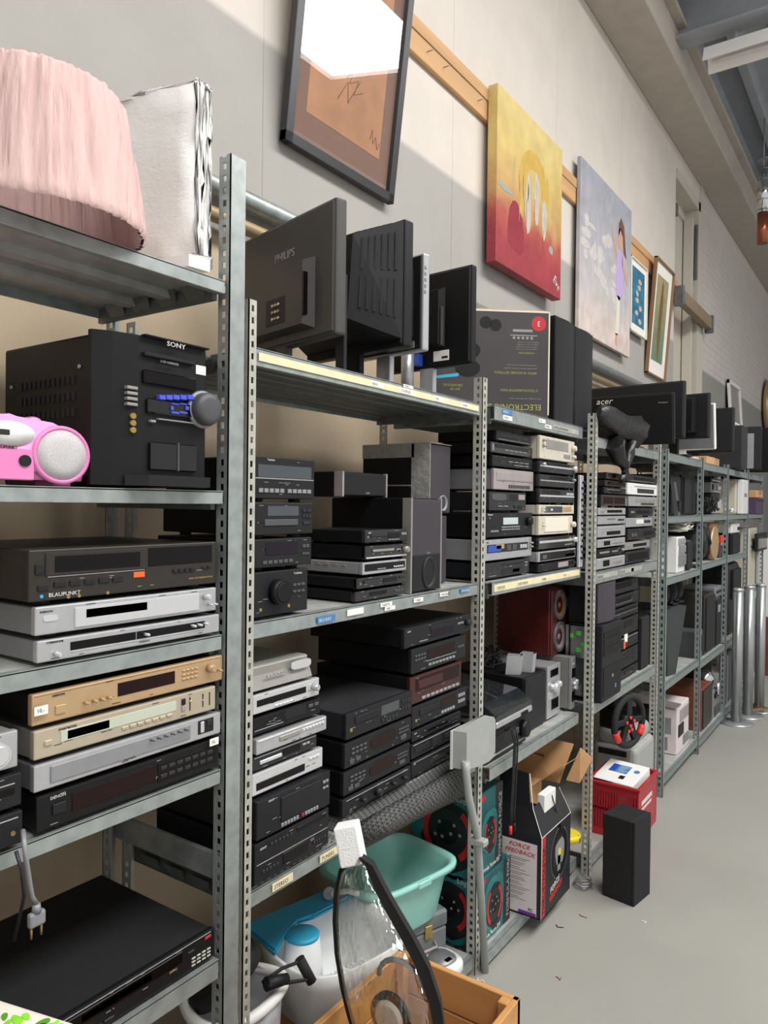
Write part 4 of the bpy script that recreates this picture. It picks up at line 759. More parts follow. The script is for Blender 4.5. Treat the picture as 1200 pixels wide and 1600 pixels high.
# monitors and televisions seen from behind, standing like books
def monitor(label, xr, y, z0, z1, width, rz=0, thick=.03, case='black', rear=None, stand=True, name='monitor', zs=None, feat=(), tilt=0, edge=None, cat='monitor'):
    "xr: the edge towards the aisle; the back of the screen looks towards -y"
    zs = zs if zs is not None else z0-.03
    t = thing(name, label, cat, (xr, y, zs), rz)
    H = z1-z0; o = z0-zs; mt = Matrix.Translation((0, 0, o)) @ Matrix.Rotation(tilt, 4, 'X')
    G().box(-width, 0, 0, thick, 0, H, .006, 2).xf(mt).done('housing', edge or case, t)
    G().box(-width+.006, -.006, -.004, .004, .006, H-.006, .004).xf(mt).done('back_cover', case, t)
    G().box(-width+.014, -.014, thick-.001, thick+.001, .014, H-.014).xf(mt).done('screen', 'glass_dark', t)
    if rear:
        a0, a1, b0, b1, d, m = rear
        g = G(); q = [(-width*a0, b0*H), (-width*a1, b0*H), (-width*a1, b1*H), (-width*a0, b1*H)]
        A = [g.b.verts.new((x, -.003, z)) for x, z in q]; cx = -width*(a0+a1)/2; cz = (b0+b1)/2*H
        B = [g.b.verts.new((cx+(x-cx)*.88, -d, cz+(z-cz)*.88)) for x, z in q]
        g.b.faces.new(B); g.b.faces.new(A[::-1])
        for i in range(4): g.b.faces.new((A[i], A[(i+1) % 4], B[(i+1) % 4], B[i]))
        g.xf(mt).done('electronics_hump', m, t)
    for nm, m, bx in feat: G().box(*bx, .001).xf(mt).done(nm, m, t)
    if stand:
        G().box(-width/2-.03, -width/2+.03, .002, .026, .012, o+H*.25, .006, 2).done('stand_neck', case if stand is True else stand, t)
        G().box(-width/2-.1, -width/2+.1, -.045, .055, 0, .014, .006, 2).done('stand_base', case if stand is True else stand, t)
    return t
ZT = 1.942
M('tv_grey', '3b3a38', .5, 0, .05, 60)
tv = monitor('dark grey flat television seen from the back, nearest the tall post', -1.165, 1.46, U(520, 520, X=-1.165).z, U(519, 302, X=-1.165).z, .5, -14, .035, 'tv_grey', (.16, .9, .08, .62, .03, 'tv_grey'), zs=ZT, name='television', cat='television',
   feat=[('side_inputs', 'glass_dark', (-.1, -.093, -.032, -.012, .06, .17)), ('socket_panel', 'charcoal', (-.27, -.18, -.0315, -.026, .055, .125))])
for r_ in range(3):
    for k in range(3): G().cyl((-.235+k*.014, -.031, tv.children[0].data.vertices[0].co.z*0+U(520, 520, X=-1.165).z-ZT+.07+r_*.018), .004, -.004, 'y', seg=10).done('socket', 'brass' if (k+r_) % 2 else 'silver', tv)
text(tv, 'PHILIPS', .03, (-.27, -.0045, U(520, 520, X=-1.165).z-ZT+.235), '-y', 'print_grey')
b2 = U(612, 535, X=-1.19).z; t2 = U(625, 338, X=-1.19).z
m2 = monitor('deep-backed black television with slatted vents, second in the row of screens', -1.185, 1.80, b2, t2, .42, -8, .04, 'black', None, zs=ZT, name='television', cat='television', stand='black')
H = t2-b2; g = G(); o = b2-ZT
A = [(-.415, 0, .02), (-.005, 0, .02), (-.005, 0, H-.006), (-.415, 0, H-.006)]; B = [(-.38, -.13, .07), (-.1, -.13, .07), (-.08, -.13, H-.06), (-.38, -.13, H-.06)]
va = [g.b.verts.new((x, y, z+o)) for x, y, z in A]; vb = [g.b.verts.new((x, y, z+o)) for x, y, z in B]
g.b.faces.new(vb); g.b.faces.new(va[::-1])
for i in range(4): g.b.faces.new((va[i], va[(i+1) % 4], vb[(i+1) % 4], vb[i]))
g.done('rear_shell', 'charcoal', m2)
def lerp3(p, q, t): return Vector(p)+(Vector(q)-Vector(p))*t
g = G(); g2 = G()
for k in range(6):      # ribs on the sloping aisle side and on top
    t0, t1 = .12+k*.13, .17+k*.13
    for lo_, hi in ((.16, .5), (.58, .92)):
        pa, pb = lerp3(lerp3(A[1], B[1], t0), lerp3(A[2], B[2], t0), lo_), lerp3(lerp3(A[1], B[1], t0), lerp3(A[2], B[2], t0), hi)
        qa, qb = lerp3(lerp3(A[1], B[1], t1), lerp3(A[2], B[2], t1), lo_), lerp3(lerp3(A[1], B[1], t1), lerp3(A[2], B[2], t1), hi)
        up_ = Vector((.004, -.003, o)); g.prism([pa+up_, pb+up_, qb+up_, qa+up_], (-.003, .002, 0))
    pa, pb = lerp3(lerp3(A[3], B[3], t0), lerp3(A[2], B[2], t0), .45), lerp3(lerp3(A[3], B[3], t0), lerp3(A[2], B[2], t0), .95)
    qa, qb = lerp3(lerp3(A[3], B[3], t1), lerp3(A[2], B[2], t1), .45), lerp3(lerp3(A[3], B[3], t1), lerp3(A[2], B[2], t1), .95)
    up_ = Vector((0, -.001, o+.003)); g2.prism([pa+up_, pb+up_, qb+up_, qa+up_], (0, 0, -.004))
g.done('side_vents', 'rubber', m2); g2.done('top_vents', 'rubber', m2)
# leaning dark board between the two televisions
bd = G().box(-.03, 0, 0, .012, 0, .25, .002).done('board', 'charcoal', None, (-1.19, 1.53, ZT)); tag(bd, 'narrow dark upright panel standing between the two nearest televisions', 'panel')
b3 = U(640, 540, X=-1.185).z; t3 = U(655, 390, X=-1.185).z
monitor('slim monitor with silver edge and side buttons, third in the row of screens', -1.185, 1.905, b3, t3, .33, -8, .03, 'charcoal', (.1, .9, .15, .85, .012, 'charcoal'), zs=ZT, edge='silver', stand='silver',
    feat=[('rear_label', 'silver_dull', (-.14, -.03, -.0055, -.003, .01, .03))]+[('button', 'grey', (-.0005, .002, .004, .012, .17+k*.018, .18+k*.018)) for k in range(5)])
b4 = U(742, 570, X=-1.175).z; t4 = U(742, 415, X=-1.175).z
m4 = monitor('black monitor with a silver stand and barcode sticker, fourth in the row of screens', -1.172, 2.185, b4, t4, .37, -5, .03, 'black', (.28, .95, .2, .82, .025, 'black'), zs=ZT, stand='silver',
    feat=[('rear_sticker', 'paper', (-.15, -.085, -.0055, -.004, .02, .055)), ('sticker_barcode', 'ink', (-.115, -.09, -.006, -.005, .027, .035)), ('cable_plug', 'blue', (-.215, -.195, -.03, -.004, .01, .05)), ('vent_strip', 'grey_dark', (-.112, -.104, -.022, -.012, .07, .2))])
G().box(-.245, -.215, -.075, -.03, o*0+b4-ZT+.07, b4-ZT+.18, .008, 2).done('stand_hinge', 'silver', m4)
G().cyl((-.23, -.045, .01), .022, b4-ZT+.08, 'z').done('stand_column', 'silver', m4)
tag(G().tube([(-1.28, 2.05, 1.96), (-1.24, 2.08, 1.95), (-1.22, 2.13, 1.948), (-1.2, 2.1, 1.949), (-1.22, 2.04, 1.948), (-1.26, 2.06, 1.95)], .004).done('cable', 'rubber'), 'black loop of cable lying in front of the fourth monitor stand', 'cable')
# drum kit carton: rotated, printed upside down
rc = U(858, 652, X=-1.172); rt = U(864, 490, X=-1.172)
dk = thing('carton', 'dark grey drum kit carton with upside-down lettering and a red badge', 'box', (rc.x, rc.y-.008, ZT), 40)
# local: face -y runs from x=-L to 0
L, H = .46, rt.z-ZT
M('drum_print', '3a3536', .4, 0, .12, 6)
G().box(-L, 0, 0, .08, 0, H, .004).done('body', 'drum_print', dk)
G().prism([(-L+.01, .0, H), (-.01, 0, H), (-.005, .06, H+.008), (-L+.01, .05, H+.02)], (0, .002, .003)).done('flap', 'cardboard', dk)
G().box(0, .002, .0, .02, .03, H-.02).done('torn_edge', 'cardboard_in', dk)
G().box(-.004, .001, -.001, .003, .02, H).box(-L, 0, -.001, .002, H-.006, H).done('worn_edges', 'ivory', dk)
def td(s, size, xr, z, m): return text(dk, s, size, (xr, -.0008, z), '-y', m, rot=PI, ext=.0002)
M('lime', '9aa04a', .5)
td('ELECTRONIC DRUM KIT', .032, -.03, .06, 'lime'); td('6 TOUCH-SENSITIVE PADS', .013, -.045, .12, 'lime'); td('WITH 10 SOUND SETTINGS', .014, -.05, .19, 'lime')
td('metronome function and built-in speakers', .008, -.05, .205, 'print_grey'); td('record and play back your own songs', .008, -.05, .218, 'print_grey'); td('drum kit trigger, with adjustable volume', .008, -.03, .085, 'print_grey'); td('CONNECTIONS', .009, -.06, .268, 'lime')
for k in range(4): td('headphones, line in, usb, pedals', .007, -.05+.003*k, .282+k*.009, 'print_grey')
td('SET OF', .013, -.36, .12, 'lime'); td('DRUMSTICKS', .013, -.35, .135, 'lime')
g = G().cyl((-.045, -.0006, H-.05), .03, -.0006, 'y', seg=28).done('badge', 'red', dk); text(dk, '3', .03, (-.037, -.0016, H-.04), '-y', 'print_white', rot=PI, ext=.0002)
G().box(-.16, -.05, -.001, 0, H-.1, H-.096).box(-.15, -.07, -.001, 0, H-.084, H-.074).done('printed_unit', 'print_grey', dk)
for k in range(5): G().cyl((-.145+k*.018, -.0006, H-.108), .006, -.0006, 'y', seg=12).done('printed_dial', 'print_grey', dk)
for cx, cz in ((-.26, H-.05), (-.22, H-.06)): G().cyl((cx, -.0004, cz), .024, -.0006, 'y', seg=24).done('printed_drum_pad', 'black', dk)
G().prism([(-.42, -.0004, H-.01), (-.3, -.0004, H-.01), (-.305, -.0004, H-.06), (-.325, -.0004, H-.13), (-.36, -.0004, H-.135)], (0, -.0006, 0)).done('printed_swoosh', 'cyan', dk)
for cz in (.2, .27): G().lathe([(.05, -.0008), (.05, 0)], (-.33, -.001, cz), 'y', 24, .7).done('printed_drum_pad', 'black', dk)
G().prism([(-.46, -.0004, .165), (-.36, -.0004, .18), (-.37, -.0004, .165), (-.45, -.0004, .155)], (0, -.0006, 0)).done('printed_swoosh', 'cyan', dk)
# two tall black speakers on the third rack top
a, b = U(865, 655, X=-1.165), U(928, 672, X=-1.165); ztp = (U(865, 490, X=-1.165).z+U(928, 522, X=-1.165).z)/2
ym = U(900, 600, X=-1.165).y
for i, (y0, y1, lb) in enumerate(((a.y+.024, ym-.002, 'black tower speaker touching the drum kit carton, left of a pair'), (ym+.002, b.y-.01, 'black tower speaker at the right of the pair beside the drum kit carton'))):
    speaker(lb, -1.162, y0, y1, 1.942, ztp, .11, front='speaker_cloth', group='pair of tower speakers', logo=[('JVC', .7, .05, .012)] if i else None, round_=.012)
# mixing desk on end
p0, p1 = U(925, 745, X=-1.12), U(910, 899, X=-1.12)
mx = thing('mixing_desk', 'black mixing desk with white outlines standing on end at the right of the cream amplifiers', 'mixing desk', (-1.135, 3.118, 1.336), 0)
H = p0.z-1.336
G().box(-.36, -.012, 0, .034, 0, H, .004).done('chassis', 'black', mx); G().box(-.014, 0, -.003, .037, 0, H+.004, .003).done('side_cheek', 'silver_bright', mx)
fr = G()
for (x0, x1, z0, z1) in ((-.2, -.03, .24, .42), (-.14, -.05, .26, .40), (-.2, -.05, .04, .2), (-.2, -.07, .1, .17)):
    for q in ((x0, x1, z0, z0+.002), (x0, x1, z1-.002, z1), (x0, x0+.002, z0, z1), (x1-.002, x1, z0, z1)): fr.box(q[0], q[1], -.001, .001, q[2], q[3])
fr.done('printed_outline', 'print_white', mx)
G().box(-.11, -.075, -.004, .001, .27, .32).box(-.11, -.075, -.004, .001, .34, .39).done('meter_window', 'lcd_pale', mx)
for k in range(14): G().cyl((.0, .012+.012*(k % 2), .04+k*.025), .006, .012, seg=12).done('knob', 'charcoal', mx)
text(mx, 'ULTRA MIX', .02, (-.07, -.0015, .21), '-y', rot=PI/2)
# ---------------------------------------------------------------- pictures on the wall
def flat(parent, nm, m, pts, face='+x', off=0, th=.001):
    "thin flat shape: pts are (u, v) in the face plane"
    if face == '+x': return G().prism([(off, u, v) for u, v in pts], (th, 0, 0)).done(nm, m, parent)
    return G().prism([(u, off, v) for u, v in pts], (0, -th, 0)).done(nm, m, parent)
def arc(cx, cz, r0, r1, a0, a1, n=20, sx=1):
    P1 = [(cx+sx*r1*math.cos(a0+(a1-a0)*i/n), cz+r1*math.sin(a0+(a1-a0)*i/n)) for i in range(n+1)]
    P0 = [(cx+sx*r0*math.cos(a0+(a1-a0)*i/n), cz+r0*math.sin(a0+(a1-a0)*i/n)) for i in range(n+1)]
    return P1+P0[::-1]
def disc(cx, cz, r, n=24, sx=1): return [(cx+sx*r*math.cos(2*PI*i/n), cz+r*math.sin(2*PI*i/n)) for i in range(n)]
def blob(cx, cz, rx, rz_, seed, n=22, j=.3):
    rr = random.Random(seed); k = [rr.uniform(1-j, 1+j) for _ in range(n)]
    k = [(k[i-1]+k[i]+k[(i+1) % n])/3 for i in range(n)]
    return [(cx+rx*k[i]*math.cos(2*PI*i/n), cz+rz_*k[i]*math.sin(2*PI*i/n)) for i in range(n)]
def glass_pane():
    m = bpy.data.materials.new('picture_glass'); m.use_nodes = True; MATS['pane'] = m
    nt = m.node_tree; nt.nodes.clear(); o = nt.nodes.new('ShaderNodeOutputMaterial'); t = nt.nodes.new('ShaderNodeBsdfTransparent'); g = nt.nodes.new('ShaderNodeBsdfGlossy')
    g.inputs['Roughness'].default_value = .0; fr = nt.nodes.new('ShaderNodeFresnel'); bf_ = nt.nodes.new('ShaderNodeNewGeometry'); mr_ = nt.nodes.new('ShaderNodeMapRange'); mr_.inputs['To Min'].default_value = 1.6; mr_.inputs['To Max'].default_value = 1/1.6; nt.links.new(bf_.outputs['Backfacing'], mr_.inputs['Value']); nt.links.new(mr_.outputs[0], fr.inputs[0])
    mx = nt.nodes.new('ShaderNodeMixShader'); nt.links.new(fr.outputs[0], mx.inputs[0]); nt.links.new(t.outputs[0], mx.inputs[1]); nt.links.new(g.outputs[0], mx.inputs[2]); nt.links.new(mx.outputs[0], o.inputs[0])
glass_pane()
def frame_bars(W, H, b, d): return G().box(0, d, -W/2, -W/2+b, 0, H, .002).box(0, d, W/2-b, W/2, 0, H, .002).box(0, d, -W/2, W/2, 0, b, .002).box(0, d, -W/2, W/2, H-b, H, .002)
def picture(label, y0, y1, z0, H, x, tilt, bar, barm, d=.03, cat='picture'):
    t = thing('framed_picture', label, cat, (x, (y0+y1)/2, z0)); t.rotation_euler = (0, math.radians(tilt), 0)
    frame_bars(y1-y0, H, bar, d).done('frame', barm, t); G().box(.001, .006, -(y1-y0)/2+.005, (y1-y0)/2-.005, .005, H-.005).done('backing', 'cardboard', t)
    return t
M('mat_brown', '80604f', .7, 0, .05, 40); M('print_sepia', 'b5835f', .7, 0, .16, 7); M('frame_black', '2a2a2e', .4)
bf = picture('large black framed picture with a brown mount and glass reflecting the skylight', 1.866, 2.511, 2.812, .95, -1.738, 6.4, .036, 'frame_black')
bf.children[0]['label'] = 'black wooden picture frame'
G().box(.006, .009, -.29, .29, .03, .92).done('mount', 'mat_brown', bf); G().box(.009, .010, -.215, .22, .14, .83).done('print', 'print_sepia', bf)
for k, pts in enumerate(([(-.02, .34), (.02, .38), (.0, .33), (.05, .36), (.03, .3), (.08, .33)], [(.15, .19), (.16, .23), (.17, .18), (.185, .21), (.2, .17), (.215, .2)], [(-.06, .25), (-.01, .33), (.0, .26), (.06, .36)])):
    G().tube([(.0108, y, z) for y, z in pts], .0013, 5).done('pencil_scribble', 'brown_paint', bf)
G().box(.018, .0195, -.29, .29, .03, .92).done('glass_pane', 'pane', bf)
# red and yellow canvas
bl = U(757, 401, X=-1.745); Yc = bl.y; fl = U(768, 401, Y=Yc); XF = -1.665
tl_, tr_, br_ = U(785, 131, X=XF), U(880, 240, X=XF), U(874.5, 470, X=XF); bl2 = U(768, 401, X=XF)
y0, y1, z0, z1 = (tl_.y+bl2.y)/2, (tr_.y+br_.y)/2, (bl2.z+br_.z)/2, (tl_.z+tr_.z)/2
W, H = y1-y0, z1-z0
ramp_mat('fire_canvas', 'Z', [(0, '8f2f39'), (H*.26, '9c3740'), (H*.4, 'aa5044'), (H*.48, 'bc8d5c'), (H*.62, 'c2a062'), (H*.8, 'c9b06a'), (H*1.05, 'cfbb7a')], .55, 'LINEAR', .12, 7, .25, nz=.16)
cv = thing('canvas_painting', 'red and yellow abstract painting on a thick unframed canvas', 'painting', (XF, (y0+y1)/2, z0))
G().box(-1.7185-XF, 0, -W/2, W/2, 0, H, .002).done('canvas', 'fire_canvas', cv)
M('ochre', 'c2a048', .6, 0, .12, 12); M('paint_red', 'b23a44', .6); M('paint_grey', 'b9b3a4', .6, 0, .1, 20); M('paint_teal', '8fa09a', .6); M('paint_crimson', '8c2433', .55, 0, .15, 10)
flat(cv, 'painted_arch', 'ochre', arc(.02, H*.52, .15, .25, .15, PI-.1, 22, .8), th=.0007, off=-.0002)
for q in ((-.14, .45, .03, .30), (-.1, .5, .02, .2), (.2, .5, .025, .28), (.14, .6, .02, .2)): flat(cv, 'painted_stroke', 'ochre', blob(q[0], H*q[1]+.05, q[2], q[3]*.5, 5+int(q[0]*100)), th=.0007)
for yy, zc, hh in ((-.05, .47, .16), (.06, .52, .14), (.17, .44, .12)): flat(cv, 'painted_flame', 'paint_grey', blob(yy, H*zc, .035, hh, int(yy*1000)), th=.0009)
for yy, zc, hh in ((-.06, .53, .055), (.045, .57, .06), (.165, .42, .06)):
    flat(cv, 'painted_drop', 'paint_red', [(yy+.018*math.sin(k*PI/8)*(1 if k < 8 else 1)*(-1 if k >= 8 else 1)*(.4+.6*abs(math.cos(k*PI/16))), H*zc+hh*math.cos(k*PI/8)) for k in range(16)], th=.0016)
    G().box(.0, .0015, yy-.012, yy-.008, H*zc-.17, H*zc-.04).done('painted_drip', 'paint_red', cv)
for k in range(16):
    rr = random.Random(k); yy = rr.uniform(-W*.36, W*.36); za = H*rr.uniform(.3, .5)
    G().box(0, .0008, yy, yy+.004, za, za+H*rr.uniform(.08, .25)).done('painted_drip', rr.choice(['paint_teal', 'ochre', 'paint_red']), cv)
flat(cv, 'painted_smudge', 'paint_crimson', blob(-.2, H*.26, .1, .14, 9), th=.0006); flat(cv, 'painted_smudge', 'paint_teal', blob(-.33, H*.445, .1, .012, 4), th=.001); flat(cv, 'painted_smudge', 'paint_teal', blob(.27, H*.28, .03, .025, 8), th=.001)
text(cv, 'Eve', .07, (.0012, .3, H*.1), mat='print_white', name='signature', rot=-.5, italic=.2)
# girl by the sea
XF = -1.693; a, b, c, d = U(913, 252, X=XF), U(990, 330, X=XF), U(980.5, 558, X=XF), U(899, 511, X=XF)
y0, y1, z0, z1 = (a.y+d.y)/2, (b.y+c.y)/2, (c.z+d.z)/2, (a.z+b.z)/2; W, H = y1-y0, z1-z0
ramp_mat('sea_canvas', 'Z', [(0, 'cbb9b0'), (H*.3, 'c9bcb6'), (H*.45, 'b9b5b6'), (H*.75, 'a9a8ae'), (H*1.1, '9c9ea6')], .6, 'LINEAR', .16, 9, .2, nz=.3)
sg = thing('canvas_painting', 'pale grey painting of a girl in a lilac dress at the sea edge, unframed', 'painting', (XF, (y0+y1)/2, z0))
G().box(-.0255, 0, -W/2, W/2, 0, H, .002).done('canvas', 'sea_canvas', sg)
M('surf', 'c6c0bf', .6, 0, .12, 25)
for k in range(26):
    rr = random.Random(k+50); flat(sg, 'painted_foam', 'surf', blob(rr.uniform(-.48, .2), H*rr.uniform(.3, .68)-.0, rr.uniform(.03, .09), rr.uniform(.015, .05), k), th=.0005+.00002*k)
cx = W*.24
for nm, m, pts in (('painted_legs', 'ivory', [(cx-.04, H*.36), (cx+.03, H*.36), (cx+.02, H*.22), (cx-.0, H*.1), (cx-.06, H*.1), (cx-.05, H*.22)]), ('painted_feet', 'skin_paint', [(cx-.06, H*.11), (cx-.01, H*.11), (cx-.03, H*.03), (cx-.07, H*.05)]),
    ('painted_dress', 'lilac', [(cx-.05, H*.66), (cx+.06, H*.66), (cx+.09, H*.5), (cx+.1, H*.38), (cx-.0, H*.33), (cx-.06, H*.36), (cx-.07, H*.5)]), ('painted_arm', 'skin_paint', [(cx-.05, H*.66), (cx-.12, H*.74), (cx-.16, H*.8), (cx-.17, H*.78), (cx-.14, H*.69), (cx-.06, H*.6)]),
    ('painted_arm', 'skin_paint', [(cx+.06, H*.65), (cx+.13, H*.58), (cx+.2, H*.48), (cx+.19, H*.46), (cx+.11, H*.53), (cx+.06, H*.58)]), ('painted_face', 'skin_paint', blob(cx+.02, H*.74, .055, .075, 3, j=.08)), ('painted_hair', 'hair_paint', [(cx-.03, H*.74), (cx-.02, H*.83), (cx+.03, H*.88), (cx+.1, H*.84), (cx+.13, H*.74), (cx+.16, H*.64), (cx+.1, H*.66), (cx+.07, H*.76), (cx+.02, H*.8)])):
    flat(sg, nm, m, pts, th=.0016)
# small blue print and tall framed figure
a, b, c, d = U(989, 404, X=-1.70), U(1016, 420, X=-1.70), U(1010, 527, X=-1.70), U(983, 518, X=-1.70)
sb = picture('small blue abstract picture with a white border and thin frame', (a.y+d.y)/2, (b.y+c.y)/2-.02, (c.z+d.z)/2, (a.z+b.z-c.z-d.z)/2, -1.7180, .0, .014, 'ivory', .02)
W, H = (b.y+c.y)/2-.02-(a.y+d.y)/2, (a.z+b.z-c.z-d.z)/2
M('blue_print', '2f6f8c', .5, 0, .5, 14); M('print_olive', '8c8a68', .6, 0, .15, 8); M('frame_wood', '8a6a4c', .5)
G().box(.006, .008, -W/2+.01, W/2-.01, .01, H-.01).done('mount', 'paper', sb); G().box(.008, .009, -W/2+.06, W/2-.06, .07, H-.06).done('print', 'blue_print', sb)
for k in range(7): flat(sb, 'painted_mark', 'paint_grey', blob(random.Random(k).uniform(-.06, .06), H*(.2+.09*k), .04, .02, k), off=.009)
a, b, c, d = U(1021, 398, X=-1.69), U(1048, 430, X=-1.69), U(1036, 594, X=-1.74), U(1007, 585, X=-1.74)
y0, y1 = (a.y+d.y)/2, (b.y+c.y)/2; H = (a.z+b.z-c.z-d.z)/2
tf = picture('tall narrow framed picture of a golden figure with a wide white mount', y0, y1, (c.z+d.z)/2, H, -1.745, 4, .014, 'frame_wood', .03); W = y1-y0
G().box(.006, .01, -W/2+.01, W/2-.01, .01, H-.01).done('mount', 'paper', tf)
ramp_mat('olive_print', 'Z', [(0, '5f8072'), (H*.4, '7c8668'), (H*.7, '98906a'), (H, 'a39a72')], .6, 'LINEAR', .12, 8)
G().box(.01, .011, -W/2+.11, W/2-.11, .13, H-.11).done('print', 'olive_print', tf)
flat(tf, 'painted_figure', 'brass', blob(0, H*.5, .05, .3, 3), off=.011); flat(tf, 'painted_figure', 'brown_paint', blob(0, H*.62, .025, .2, 6), off=.0115); flat(tf, 'painted_head', 'brass', disc(0, H*.8, .028), off=.011)
# ---------------------------------------------------------------- third rack, lower shelf
X3 = -1.14; ZL = .702
a, b = U(773, 1133, X=-1.135), U(832, 1100, X=-1.135); z1 = (a.z+b.z)/2; z0 = U(832, 1113, X=-1.135).z
deck('black cassette deck underneath the silver turntable', -1.16, 2.315, U(822, 1125, X=-1.16).y, ZL, z0-.002, 'dvd2', 'black', 'charcoal', depth=.36)
TY = 2.34
tt = thing('turntable', 'silver turntable under a smoked dust cover, on a black deck beside the grey stand speaker', 'turntable', (-1.135, (TY+b.y)/2, z0)); W = b.y-TY; h = W/2; H = z1-z0
G().box(-.36, 0, -h, h, .006, H, .004).done('plinth', 'silver', tt)
G().cyl((-.19, -.03, H), .145, .012, 'z', seg=40).done('platter', 'charcoal', tt); G().cyl((-.19, -.03, H+.012), .14, .003, 'z', seg=40).done('record_mat', 'rubber', tt); G().cyl((-.19, -.03, H+.015), .004, .012, 'z').done('spindle', 'chrome', tt)
ta = G().tube([(-.3, h-.04, H+.035), (-.2, h-.05, H+.035), (-.1, h-.1, H+.03)], .004).done('tonearm', 'silver_bright', tt); G().cyl((-.3, h-.04, H), .022, .035, 'z').done('tonearm_pivot', 'black', tt)
G().prism([(-.36, -h, H), (-.004, -h, H), (-.004, -h, H+.02), (-.06, -h, H+.055), (-.36, -h, H+.085)], (0, W, 0)).done('dust_cover', 'smoke', tt)
for k in range(3): G().box(-.002, .004, h-.1+k*.02, h-.086+k*.02, .008, .022, .001).done('button', 'black', tt)
# cables hanging in front of the deck
cbl = thing('cable', 'black audio leads with a red plug hanging below the turntable', 'cable', (-1.13, 2.43, .78))
for k, (dy, m) in enumerate(((0, 'rubber'), (.012, 'rubber'), (.03, 'rubber'))):
    G().tube([(-.02, dy, .02), (.006, dy, .03), (.016, dy+.004, -.02), (.014, dy, -.14), (.012, dy-.01, -.26-.01*k), (.012, dy-.008, -.31)], .0032).done('lead', m, cbl)
G().cyl((.012, -.008, -.31), .006, -.03, 'z', seg=10).done('plug', 'red_bright', cbl); G().cyl((.012, .022, -.31), .006, -.03, 'z', seg=10).done('plug', 'charcoal', cbl)
a, b, c = U(820, 1148, X=-1.2), U(853, 1133, X=-1.2), U(820, 1061, X=-1.2)
s2 = speaker('black subwoofer box beside the turntable with two small silver speakers on top', -1.2, a.y, b.y, ZL, c.z, .34, front='charcoal', case='black', name='subwoofer'); zt = c.z; ys = a.y; ye = b.y
for k, (dx, dy, lb) in enumerate(((-.08, .03, 'small silver wedge speaker on the black subwoofer, the left of two'), (-.03, .08, 'small silver wedge speaker on the black subwoofer, the right of two'))):
    st_ = thing('satellite_speaker', lb, 'speaker', (-1.24+dx*.5, ys+dy+.02+k*.025, zt+.001), 20-k*10)
    G().prism([(-.025, -.028, 0), (.03, -.022, 0), (.036, .005, 0), (.03, .022, 0), (-.025, .028, 0)], (.006, 0, .075)).done('cabinet', 'silver', st_); G().prism([(.031, -.02, .03), (.0365, .004, .03), (.031, .02, .03)], (.004, 0, .05)).done('grille', 'glass_dark', st_)
rr = random.Random(4)
pts = []
for k in range(70): t = k*.55; pts.append((-.05+.06*math.cos(t)*rr.uniform(.6, 1.2), .02+.07*math.sin(t)*rr.uniform(.6, 1.2), .01+.075*rr.random()))
tag(G().tube(pts, .003, 6).done('cable', 'rubber', None, (-1.37, ys+.07, zt)), 'tangle of black cable behind the two small silver wedge speakers', 'cable')
# mini hifis and red speaker
a, b, c = U(854, 1122, X=-1.2), U(875, 1112, X=-1.2), U(854, 1044, X=-1.2)
h1 = deck('silver-fronted mini stereo with round knobs beside the black subwoofer', -1.2, ye+.012, b.y, ZL, c.z, 'plain', 'grey', 'silver', name='stereo_system', cat='stereo', depth=.28, feats=[('w', .2, .8, .78, .92), ('ksilver_bright', .5, .56, .1), ('ksilver_bright', .78, .6, .06), ('ksilver_bright', .24, .6, .06), ('wglass_dark', .3, .85, .14, .34), ('tsilver_bright', .1, .9, .36, .5), ('bgrey', .3, .7, .66, .72, 4)])
p = U(892, 1112, Z=ZL); q = U(912, 1103, X=p.x); r_ = U(892, 1028, X=p.x)
E2 = min(max(q.y, p.y+.13), 3.198)
h2 = deck('grey-silver mini stereo with glossy dark side panel supporting the dark red speaker', p.x, p.y, E2, ZL, r_.z, 'plain', 'silver_dull', 'grey', name='stereo_system', cat='stereo', depth=.34, feats=[('wglass_dark', .1, .9, .6, .78), ('ksilver_bright', .3, .5, .04), ('ksilver_bright', .55, .48, .05), ('ksilver_bright', .8, .52, .05), ('ksilver_bright', .4, .42, .035), ('ksilver_bright', .7, .4, .04), ('wglass_red', .12, .9, .14, .34), ('bsilver', .2, .8, .84, .88, 3)])
hw = (E2-p.y)/2
G().box(-.14, -.05, -hw-.003, -hw+.004, .01, r_.z-ZL-.03, .002).done('side_panel', 'black_gloss', h2)
a, b = U(861, 1029, X=-1.25), U(889, 1017, X=-1.25)
rs = speaker('dark red wooden speaker with two silver cones, standing on the grey-silver mini stereo', -1.25, a.y, b.y, r_.z+.001, 1.235, .26, case='redwood', front='redwood', cones=[(.42, .26, .056, 'cone_silver'), (.42, .74, .056, 'cone_copper')])
for v in (.26, .74): G().box(-.002, .012, .075, .1, v*.29-.02, v*.29+.03, .004).done('terminal', 'chrome', rs)
